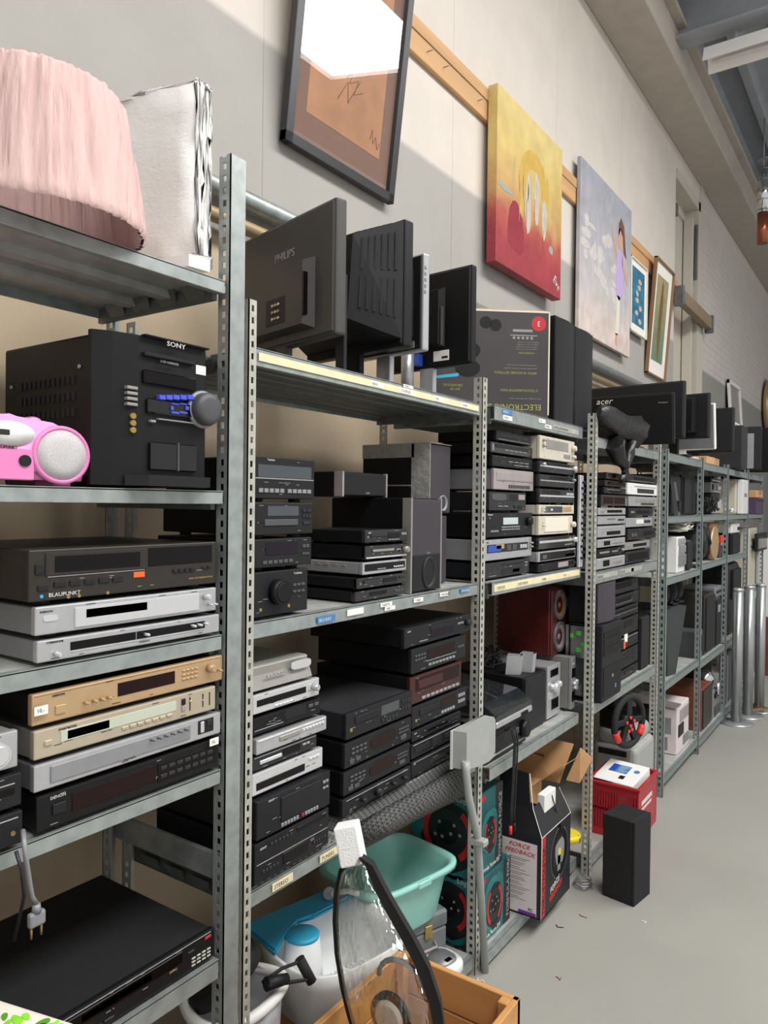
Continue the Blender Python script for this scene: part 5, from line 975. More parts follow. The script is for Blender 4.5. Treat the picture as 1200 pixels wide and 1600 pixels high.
# ---------------------------------------------------------------- fourth rack: computer, tower of decks, speakers
ZM = .737
p = U(940, 1105, Y=3.222); q = U(970, 1083, X=p.x); r_ = U(940, 979, X=p.x); bk = U(889, 970, Y=3.222)
pc = thing('desktop_computer', 'black desktop computer with its side open showing green drive clips, under a curved speaker', 'computer', (p.x, (p.y+q.y)/2, ZM)); W = q.y-p.y; h = W/2; H = r_.z-ZM; D = min(.36, p.x-bk.x)
G().box(-D, -.03, -h+.004, h, 0, .006).box(-D, -.03, -h, h, H-.006, H, .002).box(-D, -.03, h-.006, h, 0, H).box(-D, -D+.006, -h, h, 0, H).box(-.05, -.03, -h, -h+.006, 0, H).done('case', 'black', pc)
G().box(-.05, 0, -h, h, 0, H, .006, 2).done('front_panel', 'charcoal', pc)
G().box(-D+.01, -.05, -h+.03, -h+.034, .01, H-.01).done('motherboard', 'circuit', pc); G().box(-.17, -.055, -h+.008, h-.02, H*.55, H-.012).done('drive_cage', 'steel', pc)
for k, (x, z) in enumerate(((-.155, .8), (-.12, .84), (-.08, .8), (-.1, .7), (-.065, .7), (-.12, .62))): G().box(x, x+.02, -h+.003, -h+.01, H*z, H*z+.02, .002).done('drive_clip', 'green_led', pc)
G().box(-.22, -.1, -h+.01, h-.02, .02, H*.2).done('power_unit', 'silver_dull', pc)
G().tube([(-.08, -h+.01, H*.22), (-.07, -h+.004, H*.27), (-.055, -h+.012, H*.2)], .004).done('orange_lead', 'orange', pc)
for z0_, z1_ in ((.84, .9), (.72, .82), (.6, .7)): G().box(-.001, .003, -h+.015, h-.012, H*z0_, H*z1_, .001).done('drive_bay', 'black', pc)
G().box(-.001, .003, -h+.015, h-.01, .02, H*.45, .004).done('front_grille', 'black', pc); G().cyl((.002, 0, H*.3), .008, .003).done('power_button', 'silver_dull', pc); G().box(.003, .004, -.006+.04, .012+.04, .04, .06).done('case_sticker', 'label_blue', pc)
a, b = U(946, 972, X=p.x-.02), U(968, 972, X=p.x-.02); c = U(946, 911, X=p.x-.02)
speaker('black speaker with a curved fabric front standing on the open computer', p.x-.02, p.y+.01, q.y-.003, ZM+H+.001, c.z, .14, front='cloth_plum', round_=.02)
dp = U(969, 1066, Z=ZM)
BT = [(906, 'wglass_dark'), (926, ''), (945, ''), (963, ''), (990, ''), (1010, ''), (1038, '')]
nm = ('small black tuner, topmost of the black stack beside the open computer', 'black cassette deck, second of the black stack beside the open computer', 'black radio recorder, third of the black stack beside the open computer', 'black disc player, fourth of the black stack beside the open computer', 'black amplifier with a white and orange sticker, in the black stack beside the open computer', 'black receiver, second lowest of the black stack beside the open computer', 'black cassette deck, lowest of the black stack beside the open computer')
rows = []
for i, (y, _) in enumerate(BT):
    rows.append((nm[i], ('mini', 'cass', 'win', 'cd', 'eq', 'min2', 'cass')[i], 'black', 'charcoal', (969, 997, y, y-4), dict(mats=dict(b='charcoal2', w='glass_dark', c='glass_dark'), y0=max(q.y+.005, 0))))
bs = stack(dp.x, ZM, rows, 'black stack beside the open computer', depth=.32)
G().box(0, .002, .0, .05, .04, .08).done('white_sticker', 'paper', bs[4]); G().box(.001, .004, -.015, .012, .01, .05, .003).done('orange_tag', 'orange', bs[4])
a, b, c = U(1000, 1042, X=-1.11), U(1024, 1035, X=-1.11), U(1000, 968, X=-1.11)
speaker('plain black speaker box at the right end beyond the black stack', -1.12, U(998, 1040, X=dp.x).y+.02, 4.17, ZM, c.z, .26, front='speaker_cloth')
# ---------------------------------------------------------------- floor level, third rack
ZB = .072
M('logi_teal', '1a5a5c', .4, 0, .4, 7); M('logi_dark', '15191c', .4, 0, .2, 9)
def wheel_print(t, face, cx, cz, r, off, sx=1):
    flat(t, 'printed_swirl', 'teal', blob(cx, cz+.01, r*1.45*sx, r*1.5, 3), face, off, .0004)
    flat(t, 'printed_swirl', 'logi_dark', blob(cx, cz, r*1.2*sx, r*1.2, 7), face, off, .0006)
    o2 = off+.0006 if face == '+x' else off-.0006
    flat(t, 'printed_wheel', 'charcoal', arc(cx, cz, r*.78, r, 0, 2*PI, 32, sx), face, o2, .0004)
    o3 = o2+.0004 if face == '+x' else o2-.0004
    for a0, a1 in ((-1.0, .9), (2.2, 4.1)): flat(t, 'printed_grip', 'red', arc(cx, cz, r*.8, r*1.02, a0, a1, 16, sx), face, o3, .0004)
    flat(t, 'printed_hub', 'black', disc(cx, cz, r*.42, 20, sx), face, o3, .0004)
    for k in range(6): flat(t, 'printed_button', 'print_grey', disc(cx+sx*r*.5*math.cos(k), cz+r*.3*math.sin(k*1.9), r*.06, 10, sx), face, o3+(.0005 if face == '+x' else -.0005), .0003)
def logi(label, x, y0, y1, z0, z1, dx):
    t = thing('carton', label, 'box', (x, (y0+y1)/2, z0), 0, 'racing wheel cartons'); h = (y1-y0)/2; H = z1-z0
    G().box(-dx, 0, -h, h, 0, H, .002).done('body', 'logi_teal', t)
    G().box(-dx, 0, -h-.0008, -h, H*.86, H).done('printed_band', 'logi_dark', t); G().box(-.001, .0008, h-.055, h, 0, H).done('printed_band', 'logi_dark', t)
    wheel_print(t, '+x', -.01, H*.46, min(h, H/2)*.62, .0006, .8); wheel_print(t, '-y', -dx*.5, H*.46, H*.36, -h-.0008, .95)
    text(t, 'Logitech', .026, (-.09, -h-.002, H*.86), '-y'); text(t, 'Formula Force EX', .02, (.0016, -h+.008, .012), rot=.0)
    text(t, 'FORMULA FORCE', .03, (.0016, h-.012, .02), rot=PI/2, mat='print_grey'); G().box(.0006, .0014, -h+.004, -h+.04, H*.9, H*.97).done('red_flash', 'red', t)
    return t
logi('teal racing wheel carton with a red wheel picture, lower of two behind the grey pole', -1.172, 2.3, 2.54, ZB, .307, .245)
logi('teal racing wheel carton, upper of two behind the grey pole', -1.178, 2.3, 2.48, .309, .60, .25)
# force feedback carton, top flaps open
p = U(845, 1438, Z=ZB+.002); q = U(890, 1383, X=p.x); zt = U(845, 1312, X=p.x).z; xl = U(782, 1427, Y=p.y).x
th = thing('carton', 'open black and white game wheel carton with red lettering, overhanging the bottom shelf', 'box', (p.x, (p.y+q.y)/2, ZB)); h = (q.y-p.y)/2; H = zt-ZB; D = p.x-xl+.02
G().box(-D, 0, -h, -h+.003, 0, H).box(-D, 0, h-.003, h, 0, H).box(-D, -D+.003, -h, h, 0, H).box(-.003, 0, -h, h, 0, H).box(-D, 0, -h, h, 0, .003).done('body', 'box_black', th)
G().box(-D, -.018, -h-.0008, -h, .006, H*.9).done('printed_panel', 'pinkwhite', th)
tz = H*.30
G().prism([(0, -h, H), (0, h, H), (-.05, h, H+tz), (-.05, -h+.02, H+tz)], (-.003, 0, 0)).done('flap', 'box_black', th)
G().prism([(-D, -h, H), (-.0, -h, H), (-.045, -h+.02, H+tz), (-D, -h+.02, H+tz)], (0, .003, 0)).done('flap', 'box_black', th)
G().prism([(-D, -h+.02, H+tz), (-.055, -h+.02, H+tz), (-.065, -h+.02, H+tz+.13), (-D, -h+.02, H+tz+.14)], (0, .003, 0)).done('flap', 'box_black', th)
G().tube([(0, -h, 0), (0, -h, H), (-.045, -h+.02, H+tz), (-.06, -h+.02, H+tz+.13)], .0015, 5).tube([(-.05, h, H+tz), (0, h, H), (0, -h, H)], .0012, 5).done('worn_edge', 'paper', th)
text(th, 'FORCE', .021, (-D+.05, -h-.0015, H*.82), '-y', 'red', italic=.3, sx=1.3); text(th, 'FEEDBACK', .021, (-D+.035, -h-.0015, H*.74), '-y', 'red', italic=.3, sx=1.2)
for k in range(9):
    G().box(-D+.035, -D+.035+.1-.02*(k % 3), -h-.0012, -h-.0006, H*.68-k*H*.06, H*.68-k*H*.06+.003).box(-D+.035, -D+.12-.014*(k % 2), -h-.0012, -h-.0006, H*.68-k*H*.06-.007, H*.68-k*H*.06-.004).done('printed_text_lines', 'print_grey', th)
G().box(-.09, -.02, -h-.0012, -h, .006, .018).done('purple_band', 'purple', th); text(th, 'PC', .015, (-.05, -h-.0016, .022), '-y', 'ink')
G().box(0, .001, -h, -h+.035, .004, H*.99).done('red_band', 'red', th); text(th, 'THRUSTMASTER', .031, (.0014, -h+.03, .012), rot=PI/2, mat='ink', sx=1.12)
flat(th, 'printed_wheel', 'grey_dark', arc(.03, H*.62, .075, .1, 0, 2*PI, 36, .9), '+x', .0004, .0006); flat(th, 'printed_wheel', 'black', arc(.03, H*.62, .07, .092, 0, 2*PI, 36, .9), '+x', .0009, .0006)
flat(th, 'printed_hub', 'silver', blob(.03, H*.62, .045, .05, 5, j=.25), '+x', .0008, .0006); flat(th, 'printed_hub', 'yellow', disc(.03, H*.63, .014), '+x', .0014, .0005); flat(th, 'printed_spoke', 'silver', [(.01, H*.6), (.04, H*.6), (.035, H*.4), (.01, H*.4)], '+x', .0008, .0006)
text(th, 'FORCE', .03, (.0012, -.06, H*.2), mat='print_white', italic=.3, rot=.25); text(th, 'FEEDBACK', .027, (.0012, -.07, H*.1), mat='red_bright', italic=.3, rot=.25)
G().box(-.06, -.03, -.05, .06, H+tz-.05, H+tz+.03, .002).done('inner_tray', 'white', th)
G().tube([(-.05, -.02, H+tz-.01), (-.03, .02, H+tz+.01), (-.01, .05, H*.98), (.006, .04, H*.86)], .0025).done('wheel_lead', 'rubber', th); G().box(.002, .01, .02, .05, H*.93, H*1.0, .002).done('lead_plug', 'charcoal', th)
# brown open carton behind it
p = U(905, 1330, Z=ZB)
cbx = thing('carton', 'open brown cardboard box with raised flaps behind the black game wheel carton', 'box', (-1.32, 2.86, ZB), 0)
G().box(-.2, .05, -.19, .2, 0, .34).done('body', 'cardboard', cbx)
for pts, d in (([(-.2, .2, .34), (.13, .2, .34), (.17, .26, .5), (-.2, .24, .52)], (0, .003, 0)), ([(.05, .1, .34), (.05, .2, .34), (.2, .22, .46), (.19, .08, .46)], (.003, 0, 0))): G().prism(pts, d).done('flap', 'cardboard', cbx)
G().box(-.02, .05, .225, .232, .42, .44).done('hand_hole', 'brown_paint', cbx)
G().prism([(.16, .2, .36), (.22, .2, .36), (.26, .24, .46), (.21, .23, .5)], (0, .004, 0)).done('flap', 'cardboard', cbx)
# yellow disc tool and dark tube
p = U(906, 1286, X=-1.16); py = min(p.y, 3.08)
ys_ = thing('sanding_disc', 'yellow round disc tool on a dark stem by the slotted post', 'tool', (-1.16, py, p.z)); G().lathe([(.052, 0), (.058, .006), (.058, .022), (.052, .028)], (0, 0, -.014), 'z', 30).done('disc', 'yellow', ys_); G().cyl((-.01, .0, -p.z+ZB), .022, p.z-ZB-.015, 'z').done('stem', 'charcoal', ys_); G().tube([(.05, -.0, .016), (.06, .0, 0), (.056, .002, -.018)], .002).done('strap', 'rubber', ys_)
y2 = thing('sanding_disc', 'small yellow knob half hidden behind the black game wheel carton', 'tool', (-1.16, py-.075, ZB)); G().lathe([(.022, 0), (.028, .008), (.028, .04), (.02, .052), (0, .055)], (0, 0, .03)).done('knob', 'yellow', y2); G().cyl((0, 0, 0), .026, .03, 'z').done('base', 'charcoal', y2)
tag(G().cyl((-1.236, 2.9, ZB+.031), .03, .2, (0, 1, 0)).done('tube', 'charcoal2'), 'dark grey tube lying along the bottom shelf below the yellow disc', 'tube')
# curled wire on the floor
rr = random.Random(2); pts = []
for k in range(60): t = k*.42; pts.append((.035*math.cos(t)*rr.uniform(.7, 1.3), .035*math.sin(t)*rr.uniform(.7, 1.3), .004+.0012*k*.5))
tag(G().tube(pts, .002, 5).done('wire_coil', 'steel', None, U(912, 1386, Z=0)), 'coil of thin wire on the floor at the foot of the slotted post', 'wire')
# black speaker on the floor
N_ = U(989, 1417, Z=0); L_ = U(938, 1398, Z=0); R_ = U(1018, 1397, Z=0); zt = U(993, 1283, X=N_.x).z
fsx = (N_-L_).length; fsy = (R_-N_).length
fs = thing('loudspeaker', 'black box speaker standing alone on the grey floor in front of the red crate', 'speaker', (N_+(L_-N_)*.5+(R_-N_)*.5), -9)
G().box(-fsx/2, fsx/2-.012, -fsy/2, fsy/2, 0, zt, .003).done('cabinet', 'black_matt', fs); G().box(fsx/2-.012, fsx/2, -fsy/2, fsy/2, 0, zt, .003).done('front_grille', 'speaker_cloth', fs)
# red crate with white carton
p = U(997, 1233, X=-.965); q = U(1025, 1193, X=-.965); xl = U(930, 1212, Y=p.y).x-.03
cr = thing('plastic_crate', 'red ventilated plastic crate holding a white carton at the bottom of the rack', 'crate', ((p.x+xl)/2, (p.y+q.y)/2, ZB)); hx, hy = (p.x-xl)/2, (q.y-p.y)/2; H = p.z-ZB
M('crate_red', 'a2202c', .35, 0, .06)
g = G().box(-hx, hx, -hy, hy, 0, .006)
for s in (-1, 1):
    g.box(-hx, hx, s*hy-.004, s*hy+.004, H-.045, H-.012).box(s*hx-.004, s*hx+.004, -hy, hy, H-.045, H-.012).box(-hx, hx, s*hy-.004, s*hy+.004, 0, .03).box(s*hx-.004, s*hx+.004, -hy, hy, 0, .03)
    n = 18
    for k in range(n+1):
        x = -hx+2*hx*k/n; g.box(x-.004, x+.004, s*hy-.003, s*hy+.003, .02, H-.03)
    g.box(s*hx-.003, s*hx+.003, -hy, hy, .03, H-.03)
    g.box(-hx, hx, s*hy-.003, s*hy+.003, H*.48, H*.52)
g.done('crate_wall', 'crate_red', cr)
G().box(-hx-.012, hx+.012, -hy-.012, -hy+.006, H-.014, H, .003).box(-hx-.012, hx+.012, hy-.006, hy+.012, H-.014, H, .003).box(-hx-.012, -hx+.006, -hy, hy, H-.014, H, .003).box(hx-.006, hx+.012, -hy, hy, H-.014, H, .003).done('rim', 'crate_red', cr)
g = G()
g.box(hx+.003, hx+.0036, -hy+.05, -hy+.22, H*.62, H*.7).box(hx+.003, hx+.0036, -hy+.05, -hy+.21, H*.52, H*.57)
g.b.faces.ensure_lookup_table()
g.done('printed_lettering', 'pinkwhite', cr)
wb = thing('carton', 'white electronics carton with a blue printed panel lying tilted in the red crate', 'box', ((p.x+xl)/2-.005, (p.y+q.y)/2, ZB+H-.032), -7); wb.rotation_euler[0] = .2
G().box(-.098, .098, -.1, .1, 0, .045, .002).done('body', 'white', wb); G().box(-.06, .03, -.01, .06, .0452, .046).done('blue_panel', 'label_blue', wb)
G().box(-.06, -.03, -.01, .06, .046, .0463).done('dark_panel', 'blue', wb)
for k in range(5): G().box(-.02, .025-.008*(k % 3), .047-k*.012, .05-k*.012, .046, .0464).done('printed_text_lines', 'print_white', wb)
G().cyl((.065, .03, .0452), .014, .001, 'z').done('printed_seal', 'label_blue', wb); G().box(.01, .035, -.06, -.03, .0452, .046).done('printed_device', 'charcoal', wb); G().box(-.1, .0, -.1012, -.1002, .004, .042).done('printed_side', 'charcoal', wb)
# grey printer, steering wheel, dark cabinets at the bottom of the fourth rack
px1 = U(995, 1160, Y=3.83).x; px0 = U(926, 1160, Y=3.83).x; pzt = U(960, 1141, Y=3.83).z
pr = thing('printer', 'grey rounded plastic printer behind the red crate under the steering wheel', 'printer', ((px0+px1)/2, 4.0, ZB)); H = pzt-ZB; hx = (px1-px0)/2
g = G().box(-hx, hx, -.17, .17, 0, H*.8, .03, 3); g.done('body', 'grey_speaker', pr)
g = G().box(-hx+.015, hx-.02, -.155, .155, H*.78, H, .03, 3)
for f in g.b.faces: f.smooth = True
g.done('lid', 'grey_speaker', pr); G().box(-hx+.03, hx-.05, -.174, -.16, H*.66, H*.74, .003).done('paper_slot', 'charcoal', pr)
wc = U(982, 1127, Y=3.70)
sw_ = thing('steering_wheel', 'black game steering wheel with red grips and buttons, clamped under the shelf', 'steering wheel', wc, -17)
Rw = .118
G().tube([(0, Rw*math.cos(2*PI*k/40), Rw*math.sin(2*PI*k/40)) for k in range(40)], .016, 10, True).done('rim', 'rubber', sw_)
G().cyl((-.02, 0, 0), .045, .03, 'x', .036).box(-.01, .01, -Rw, Rw, -.014, .016, .004).box(-.01, .01, -.02, .02, -.02, Rw, .004).prism([(-.01, -.03, 0), (-.01, -.07, -.09), (-.01, -.04, -.1), (-.01, .0, -.03)], (.018, 0, 0)).prism([(-.01, .03, 0), (-.01, .07, -.09), (-.01, .04, -.1), (-.01, .0, -.03)], (.018, 0, 0)).done('spokes', 'charcoal', sw_)
for s in (-1, 1): G().tube([(.003, s*Rw*math.cos(a_), Rw*math.sin(a_)) for a_ in (-.75, -.6, -.45, -.3)], .0175, 10).done('grip_inlay', 'red_bright', sw_)
for y, z in ((-.03, 0), (.03, 0), (0, .02), (0, -.02), (.012, -.04), (-.012, -.045)): G().cyl((.008, y, z), .008, .008, seg=10).done('button', 'red_bright', sw_)
G().box(-.14, -.02, -.05, .05, -.05, .05, .01).done('motor_housing', 'black', sw_); G().box(-.12, -.06, -.03, .03, .05, .15, .005).done('clamp', 'charcoal', sw_)
c = U(1000, 1122, Y=4.27)
speaker('dark cabinet speaker beyond the grey printer, behind the paired posts', -1.12, 4.27, 4.5, .102, c.z, .3, front='black', case='black_matt')
# ---------------------------------------------------------------- bottom of the middle rack
sup = thing('carton', 'plain brown carton on the bottom shelf supporting the blue and white foot spa', 'box', (-1.33, 1.66, .072)); G().box(-.14, .1, -.13, .13, 0, .15, .003).done('body', 'cardboard', sup); G().box(-.141, .101, -.02, .02, .1, .151).done('tape_strip', 'duct_tape', sup)
spa = thing('foot_spa', 'white foot spa with a blue rim and blue-topped round island', 'foot spa', (-1.30, 1.65, .224), -14)
g = G().lathe([(.135, 0), (.148, .01), (.16, .12), (.17, .165), (.163, .168), (.153, .12), (.145, .05), (.0, .045)], (0, 0, 0), 'z', 44, 1.12, n=3.2, caps=False); g.done('tub', 'white_plastic', spa)
g = G().prism([(-.18, -.19, .166), (-.18, .165, .166), (-.1, .165, .168), (-.1, .08, .168), (-.08, .0, .168), (-.1, -.06, .168), (-.06, -.12, .168), (.0, -.19, .168)], (0, 0, .016)); bmesh.ops.bevel(g.b, geom=g.b.edges[:], offset=.006, segments=2, affect='EDGES'); g.done('rim_cover', 'cyan', spa)
G().lathe([(.06, .045), (.055, .1), (.048, .168), (.04, .172)], (-.035, -.08, 0), 'z', 30).done('island', 'white_plastic', spa); G().lathe([(.047, .17), (.047, .178), (.04, .182), (0, .183)], (-.035, -.08, 0), 'z', 30).done('island_cap', 'cyan', spa)
g = G()
for i in range(9):
    for j in range(8):
        x, y = .0+.014*i, -.02+.018*j; g.lathe([(.004, .045), (.0035, .053), (0, .054)], (x, y, 0), 'z', 8)
g.done('massage_nubs', 'white_plastic', spa)['kind'] = 'stuff'
G().box(.05, .075, .03, .09, .046, .058, .005).done('massage_roller', 'cyan', spa); G().box(.1, .125, .08, .14, .046, .058, .005).done('massage_roller', 'cyan', spa)
G().cyl((-.13, .08, .2), .018, .012, (1, -.4, .3), seg=20).done('attachment_disc', 'grey', spa); G().tube([(-.12, .08, .2), (-.1, .13, .2), (-.08, .16, .19)], .008).done('attachment_stem', 'white_plastic', spa)
bn = thing('tub', 'silver tub with a wavy white rim, black disc inside and a black grip', 'tub', (-1.335, 1.305, .072))
g = G().lathe([(.09, 0), (.095, .01), (.11, .18), (.118, .32), (.11, .32), (.1, .18), (.085, .02), (0, .02)], seg=40, caps=False); g.done('body', 'silver', bn)
N = 48; g = G().tube([(.121*math.cos(2*PI*k/N), .121*math.sin(2*PI*k/N), .326+.018*math.sin(4*PI*k/N+.9)) for k in range(N)], .014, 10, True); g.done('rim', 'white', bn)
m_ = Matrix.Translation((-.02, -.02, .37)) @ Matrix.Rotation(-.5, 4, 'Y') @ Matrix.Rotation(.35, 4, 'X')
G().lathe([(.098, -.02), (.098, .012), (.084, .022), (.07, .014), (.058, .02), (0, .024)], seg=36).xf(m_).done('inner_disc', 'black_matt', bn)
G().cyl((.078, .0, .015), .006, .012, 'z', seg=12).xf(m_).done('disc_screw', 'steel', bn)
hA = U(410, 1535, X=-1.23)-bn.location; hB = U(470, 1502, X=-1.21)-bn.location; hC = U(485, 1530, X=-1.19)-bn.location; hD = U(420, 1540, X=-1.20)-bn.location
G().tube([hA, hA*.5+hB*.5+Vector((0, 0, .008)), hB, hC, hD*.6+hC*.4, hD], .0045).done('handle_wire', 'rubber', bn)
dv = (hC-hB); G().cyl(hB-dv*.15, .013, dv.length*1.3, tuple(dv), seg=16).done('grip', 'rubber', bn)
G().cyl(hA*.4+hD*.6, .016, .06, tuple((hB+hC)*.5-hA), .012, 14).done('pivot_arm', 'charcoal', bn)
# tool box with the mint tub on it
R_ = U(698, 1488, Z=.075); zt = U(698, 1420, X=R_.x).z; 
tbx = thing('tool_box', 'dusty grey metal tool case with a latch and handle under the mint tub', 'tool case', R_, -20)
H = zt-.075; L = .33
G().box(-.2, 0, -L, 0, 0, H*.62, .006).done('body', 'toolbox', tbx); G().box(-.202, .003, -L-.003, .003, H*.63, H, .008).done('lid', 'toolbox', tbx)
G().box(.002, .009, -.1, -.07, H*.5, H*.8, .002).done('latch', 'brass', tbx); G().tube([(.003, -.14, H*.4), (.02, -.14, H*.32), (.02, -.06, H*.32), (.003, -.06, H*.4)], .005).done('handle', 'pinkish', tbx)
ZR = .405
FL, FR, BL = U(598, 1400, Z=ZR), U(722, 1340, Z=ZR), U(560, 1335, Z=ZR)
ang = math.degrees(math.atan2(-(FR-FL).x, (FR-FL).y))
mt = thing('wash_tub', 'mint green plastic foot tub tilted on the grey tool case', 'tub', (FL+FR)*.5+Vector((-.14, .0, zt-ZR+.002)), ang)
a_, b_ = (FR-FL).length/2+.01, .155; H = ZR-zt-.002
g = G().lathe([(.72, 0), (.76, .012), (.9, H*.8), (.97, H*.97), (1.03, H), (1.04, H-.012), (1.07, H-.012), (1.07, H+.004), (1.0, H+.008), (.94, H-.005), (.86, H*.75), (.72, .03), (0, .028)], seg=56, caps=False, n=4.5)
for v in g.b.verts: v.co.x *= b_; v.co.y *= a_
g.done('tub', 'mint', mt)
G().lathe([(.07, .028), (.065, .06), (.055, .066), (0, .068)], (-.03, -.04, 0), 'z', 28).done('island', 'mint', mt)
g = G()
for i in range(8):
    for j in range(5): g.lathe([(.004, .028), (.0035, .036), (0, .037)], (.02+.014*j, .0+.014*i, 0), 'z', 8)
g.done('massage_nubs', 'mint', mt)['kind'] = 'stuff'
G().box(b_*1.02, b_*1.1, -.03, .03, H-.016, H+.006, .004).done('spout', 'mint', mt); G().box(-b_*.95, -b_*.5, -.05, .02, .03, H*.9, .02, 3).done('water_channel', 'mint', mt)
p = U(706, 1506, Z=.074); sc = thing('bathroom_scale', 'white and grey rounded device in front of the tool case by the pole', 'scale', (p.x-.012, p.y-.045, .073), -10); sc.scale = (.62, .62, 1)
G().lathe([(.09, 0), (.1, .008), (.1, .03), (.09, .038), (0, .04)], seg=32, n=3).done('body', 'white_plastic', sc); G().lathe([(.07, .039), (.066, .044), (0, .045)], seg=28, n=3).done('platform', 'silver_side', sc); G().box(.03, .055, -.02, .02, .044, .047, .002).done('display_window', 'glass_dark', sc)
# mesh matting on and over the lower shelf
def mat_sheet(label, pts_top, drop, nm='mesh_mat'):
    g = G(); n = len(pts_top); m = 7; grid = []
    for i, (x, y, z) in enumerate(pts_top):
        col = []
        for j in range(m+1):
            t = j/m; col.append(g.b.verts.new((x+.02*math.sin(t*PI)*(1+.4*math.sin(i*1.3)), y, z-drop[i]*t)))
        grid.append(col)
    for i in range(n-1):
        for j in range(m):
            f = g.b.faces.new((grid[i][j], grid[i+1][j], grid[i+1][j+1], grid[i][j+1])); f.smooth = True
    bmesh.ops.solidify(g.b, geom=g.b.faces[:], thickness=.003)
    o = g.done(nm, 'mesh_mat'); tag(o, label, 'mat'); return o
q = [U(548, 1292, X=-1.155), U(600, 1262, X=-1.15), U(650, 1234, X=-1.15), U(700, 1208, X=-1.155), U(728, 1195, X=-1.16)]
mat_sheet('grey perforated anti-slip mesh hanging down over the shelf edge behind the foam block', [tuple(v) for v in q], [.075, .085, .09, .1, .1])
tag(G().box(-1.52, -1.18, 1.198, 1.52, .7357, .7395).done('mesh_mat', 'mesh_mat'), 'thin grey anti-slip mesh lying under the silver pile by the tall post', 'mat')
tag(G().box(-1.54, -1.19, 1.54, 2.22, .7357, .7745, .004).done('mesh_mat', 'mesh_mat'), 'thick folded grey anti-slip mesh under the middle black stack', 'mat')
# grey satellite speaker on a stand tied to the post
T0 = U(745, 1200, X=-1.085)
gs = thing('stand_speaker', 'small grey curved speaker on a bent grey pole in front of the slotted post', 'speaker', (T0.x-.0, T0.y, .0))
c0, c1, c2, c3 = [U(x, y, X=T0.x)-gs.location for x, y in ((728, 1205), (732, 1245), (746, 1305), (744, 1500))]
c3 = Vector((-1.15, U(742, 1512, Z=0).y, .003))-gs.location
G().tube([c0+Vector((0, 0, .03)), c0, c1, c1*.5+c2*.5, c2, c2*.7+c3*.3, c3], .0125, 12).done('pole', 'conduit', gs)
a, b, c = U(724, 1204, X=-1.09), U(773, 1192, X=-1.09), U(724, 1146, X=-1.09)
hw = (b.y-a.y)/2; H = c.z-a.z; cy = (a.y+b.y)/2-gs.location.y
g = G().prism([(-.045, cy-hw, a.z), (.0, cy-hw*.9, a.z), (.018, cy-hw*.4, a.z), (.022, cy+.01, a.z), (.012, cy+hw*.7, a.z), (-.01, cy+hw, a.z), (-.05, cy+hw, a.z)], (0, 0, H)); g.done('cabinet', 'grey_speaker', gs)
G().prism([(-.05, cy-hw-.004, a.z-.004), (-.044, cy-hw-.004, a.z-.004), (-.044, cy+hw, a.z-.004), (-.05, cy+hw, a.z-.004)], (0, 0, H+.004)).done('back_plate', 'white_plastic', gs)
G().cyl((.008, cy+hw*.6, a.z+.012), .004, .006, seg=10).done('screw', 'grey_dark', gs); G().box(-.03, .03, -.012+c2.y, .02+c2.y, c2.z-.03, c2.z-.01, .003).done('clamp', 'grey_speaker', gs)
# ---------------------------------------------------------------- foreground: pine crate with the clear lamp cover
ZC = .42; A = U(625, 1478, Z=ZC); B = U(818, 1550, Z=ZC)
wcx = thing('wooden_crate', 'open pine crate on the floor in the foreground holding the clear teardrop cover', 'crate', ((A.x+B.x)/2, A.y-.32, 0)); hx = (B.x-A.x)/2; hy = .32
M('crate_pine', 'c08d55', .6, 0, .16, 5, stretch=(.25, 2, 3))
for (x0, x1, y0, y1, nm) in ((-hx, hx, hy-.016, hy, 'end_wall'), (-hx, hx, -hy, -hy+.016, 'end_wall'), (-hx, -hx+.016, -hy, hy, 'side_wall'), (hx-.016, hx, -hy, hy, 'side_wall')):
    g = G()
    for k in range(4): g.box(x0, x1, y0, y1, .01+k*.1025, .108+k*.1025, .002)
    g.done(nm, 'crate_pine', wcx)
for sx in (-1, 1):
    for sy in (-1, 1): G().box(sx*(hx-.028)-.012, sx*(hx-.028)+.012, sy*(hy-.03)-.014, sy*(hy-.03)+.014, .01, ZC-.004, .002).done('corner_post', 'crate_pine', wcx)
G().box(-hx, hx, -hy, hy, 0, .012).done('bottom_board', 'crate_pine', wcx)
dtx = thing('clear_cover', 'clear plastic teardrop lamp cover with a thick black edge standing in the pine crate', 'lamp cover', U(640, 1700, Y=1.38))
dtx.location.z = .014
o_ = dtx.location
outl = [(545, 1343, 562, 1338), (533, 1362, 574, 1350), (526, 1395, 588, 1385), (524, 1440, 606, 1420), (527, 1490, 630, 1462), (535, 1540, 655, 1510), (546, 1585, 674, 1565), (560, 1630, 684, 1620), (578, 1680, 686, 1680), (600, 1740, 680, 1740), (618, 1850, 672, 1850), (640, 1960, 662, 1960)]
g = G(); g2 = G(); rows = []; rows2 = []; Ltube = []; Rband = []; n = 12
fd = Vector((.45, -.85, .1))
for i, (xl, yl, xr, yr) in enumerate(outl):
    Lp, Rp = U(xl, yl, Y=1.38)-o_, U(xr, yr, Y=1.36)-o_; Lp.z = max(Lp.z, .004); Rp.z = max(Rp.z, .004); s = i/(len(outl)-1); bul = .012+.075*math.sin(min(1, s*1.25+.03)*PI*.62)
    rows.append([g.b.verts.new(Lp.lerp(Rp, k/n)+fd*bul*math.sqrt(max(0, 1-(2*k/n-1)**2))) for k in range(n+1)])
    rows2.append([g2.b.verts.new(Lp.lerp(Rp, k/n)-fd*bul*.35*math.sqrt(max(0, 1-(2*k/n-1)**2))) for k in range(n+1)])
    Ltube.append(Lp); Rband.append(Rp)
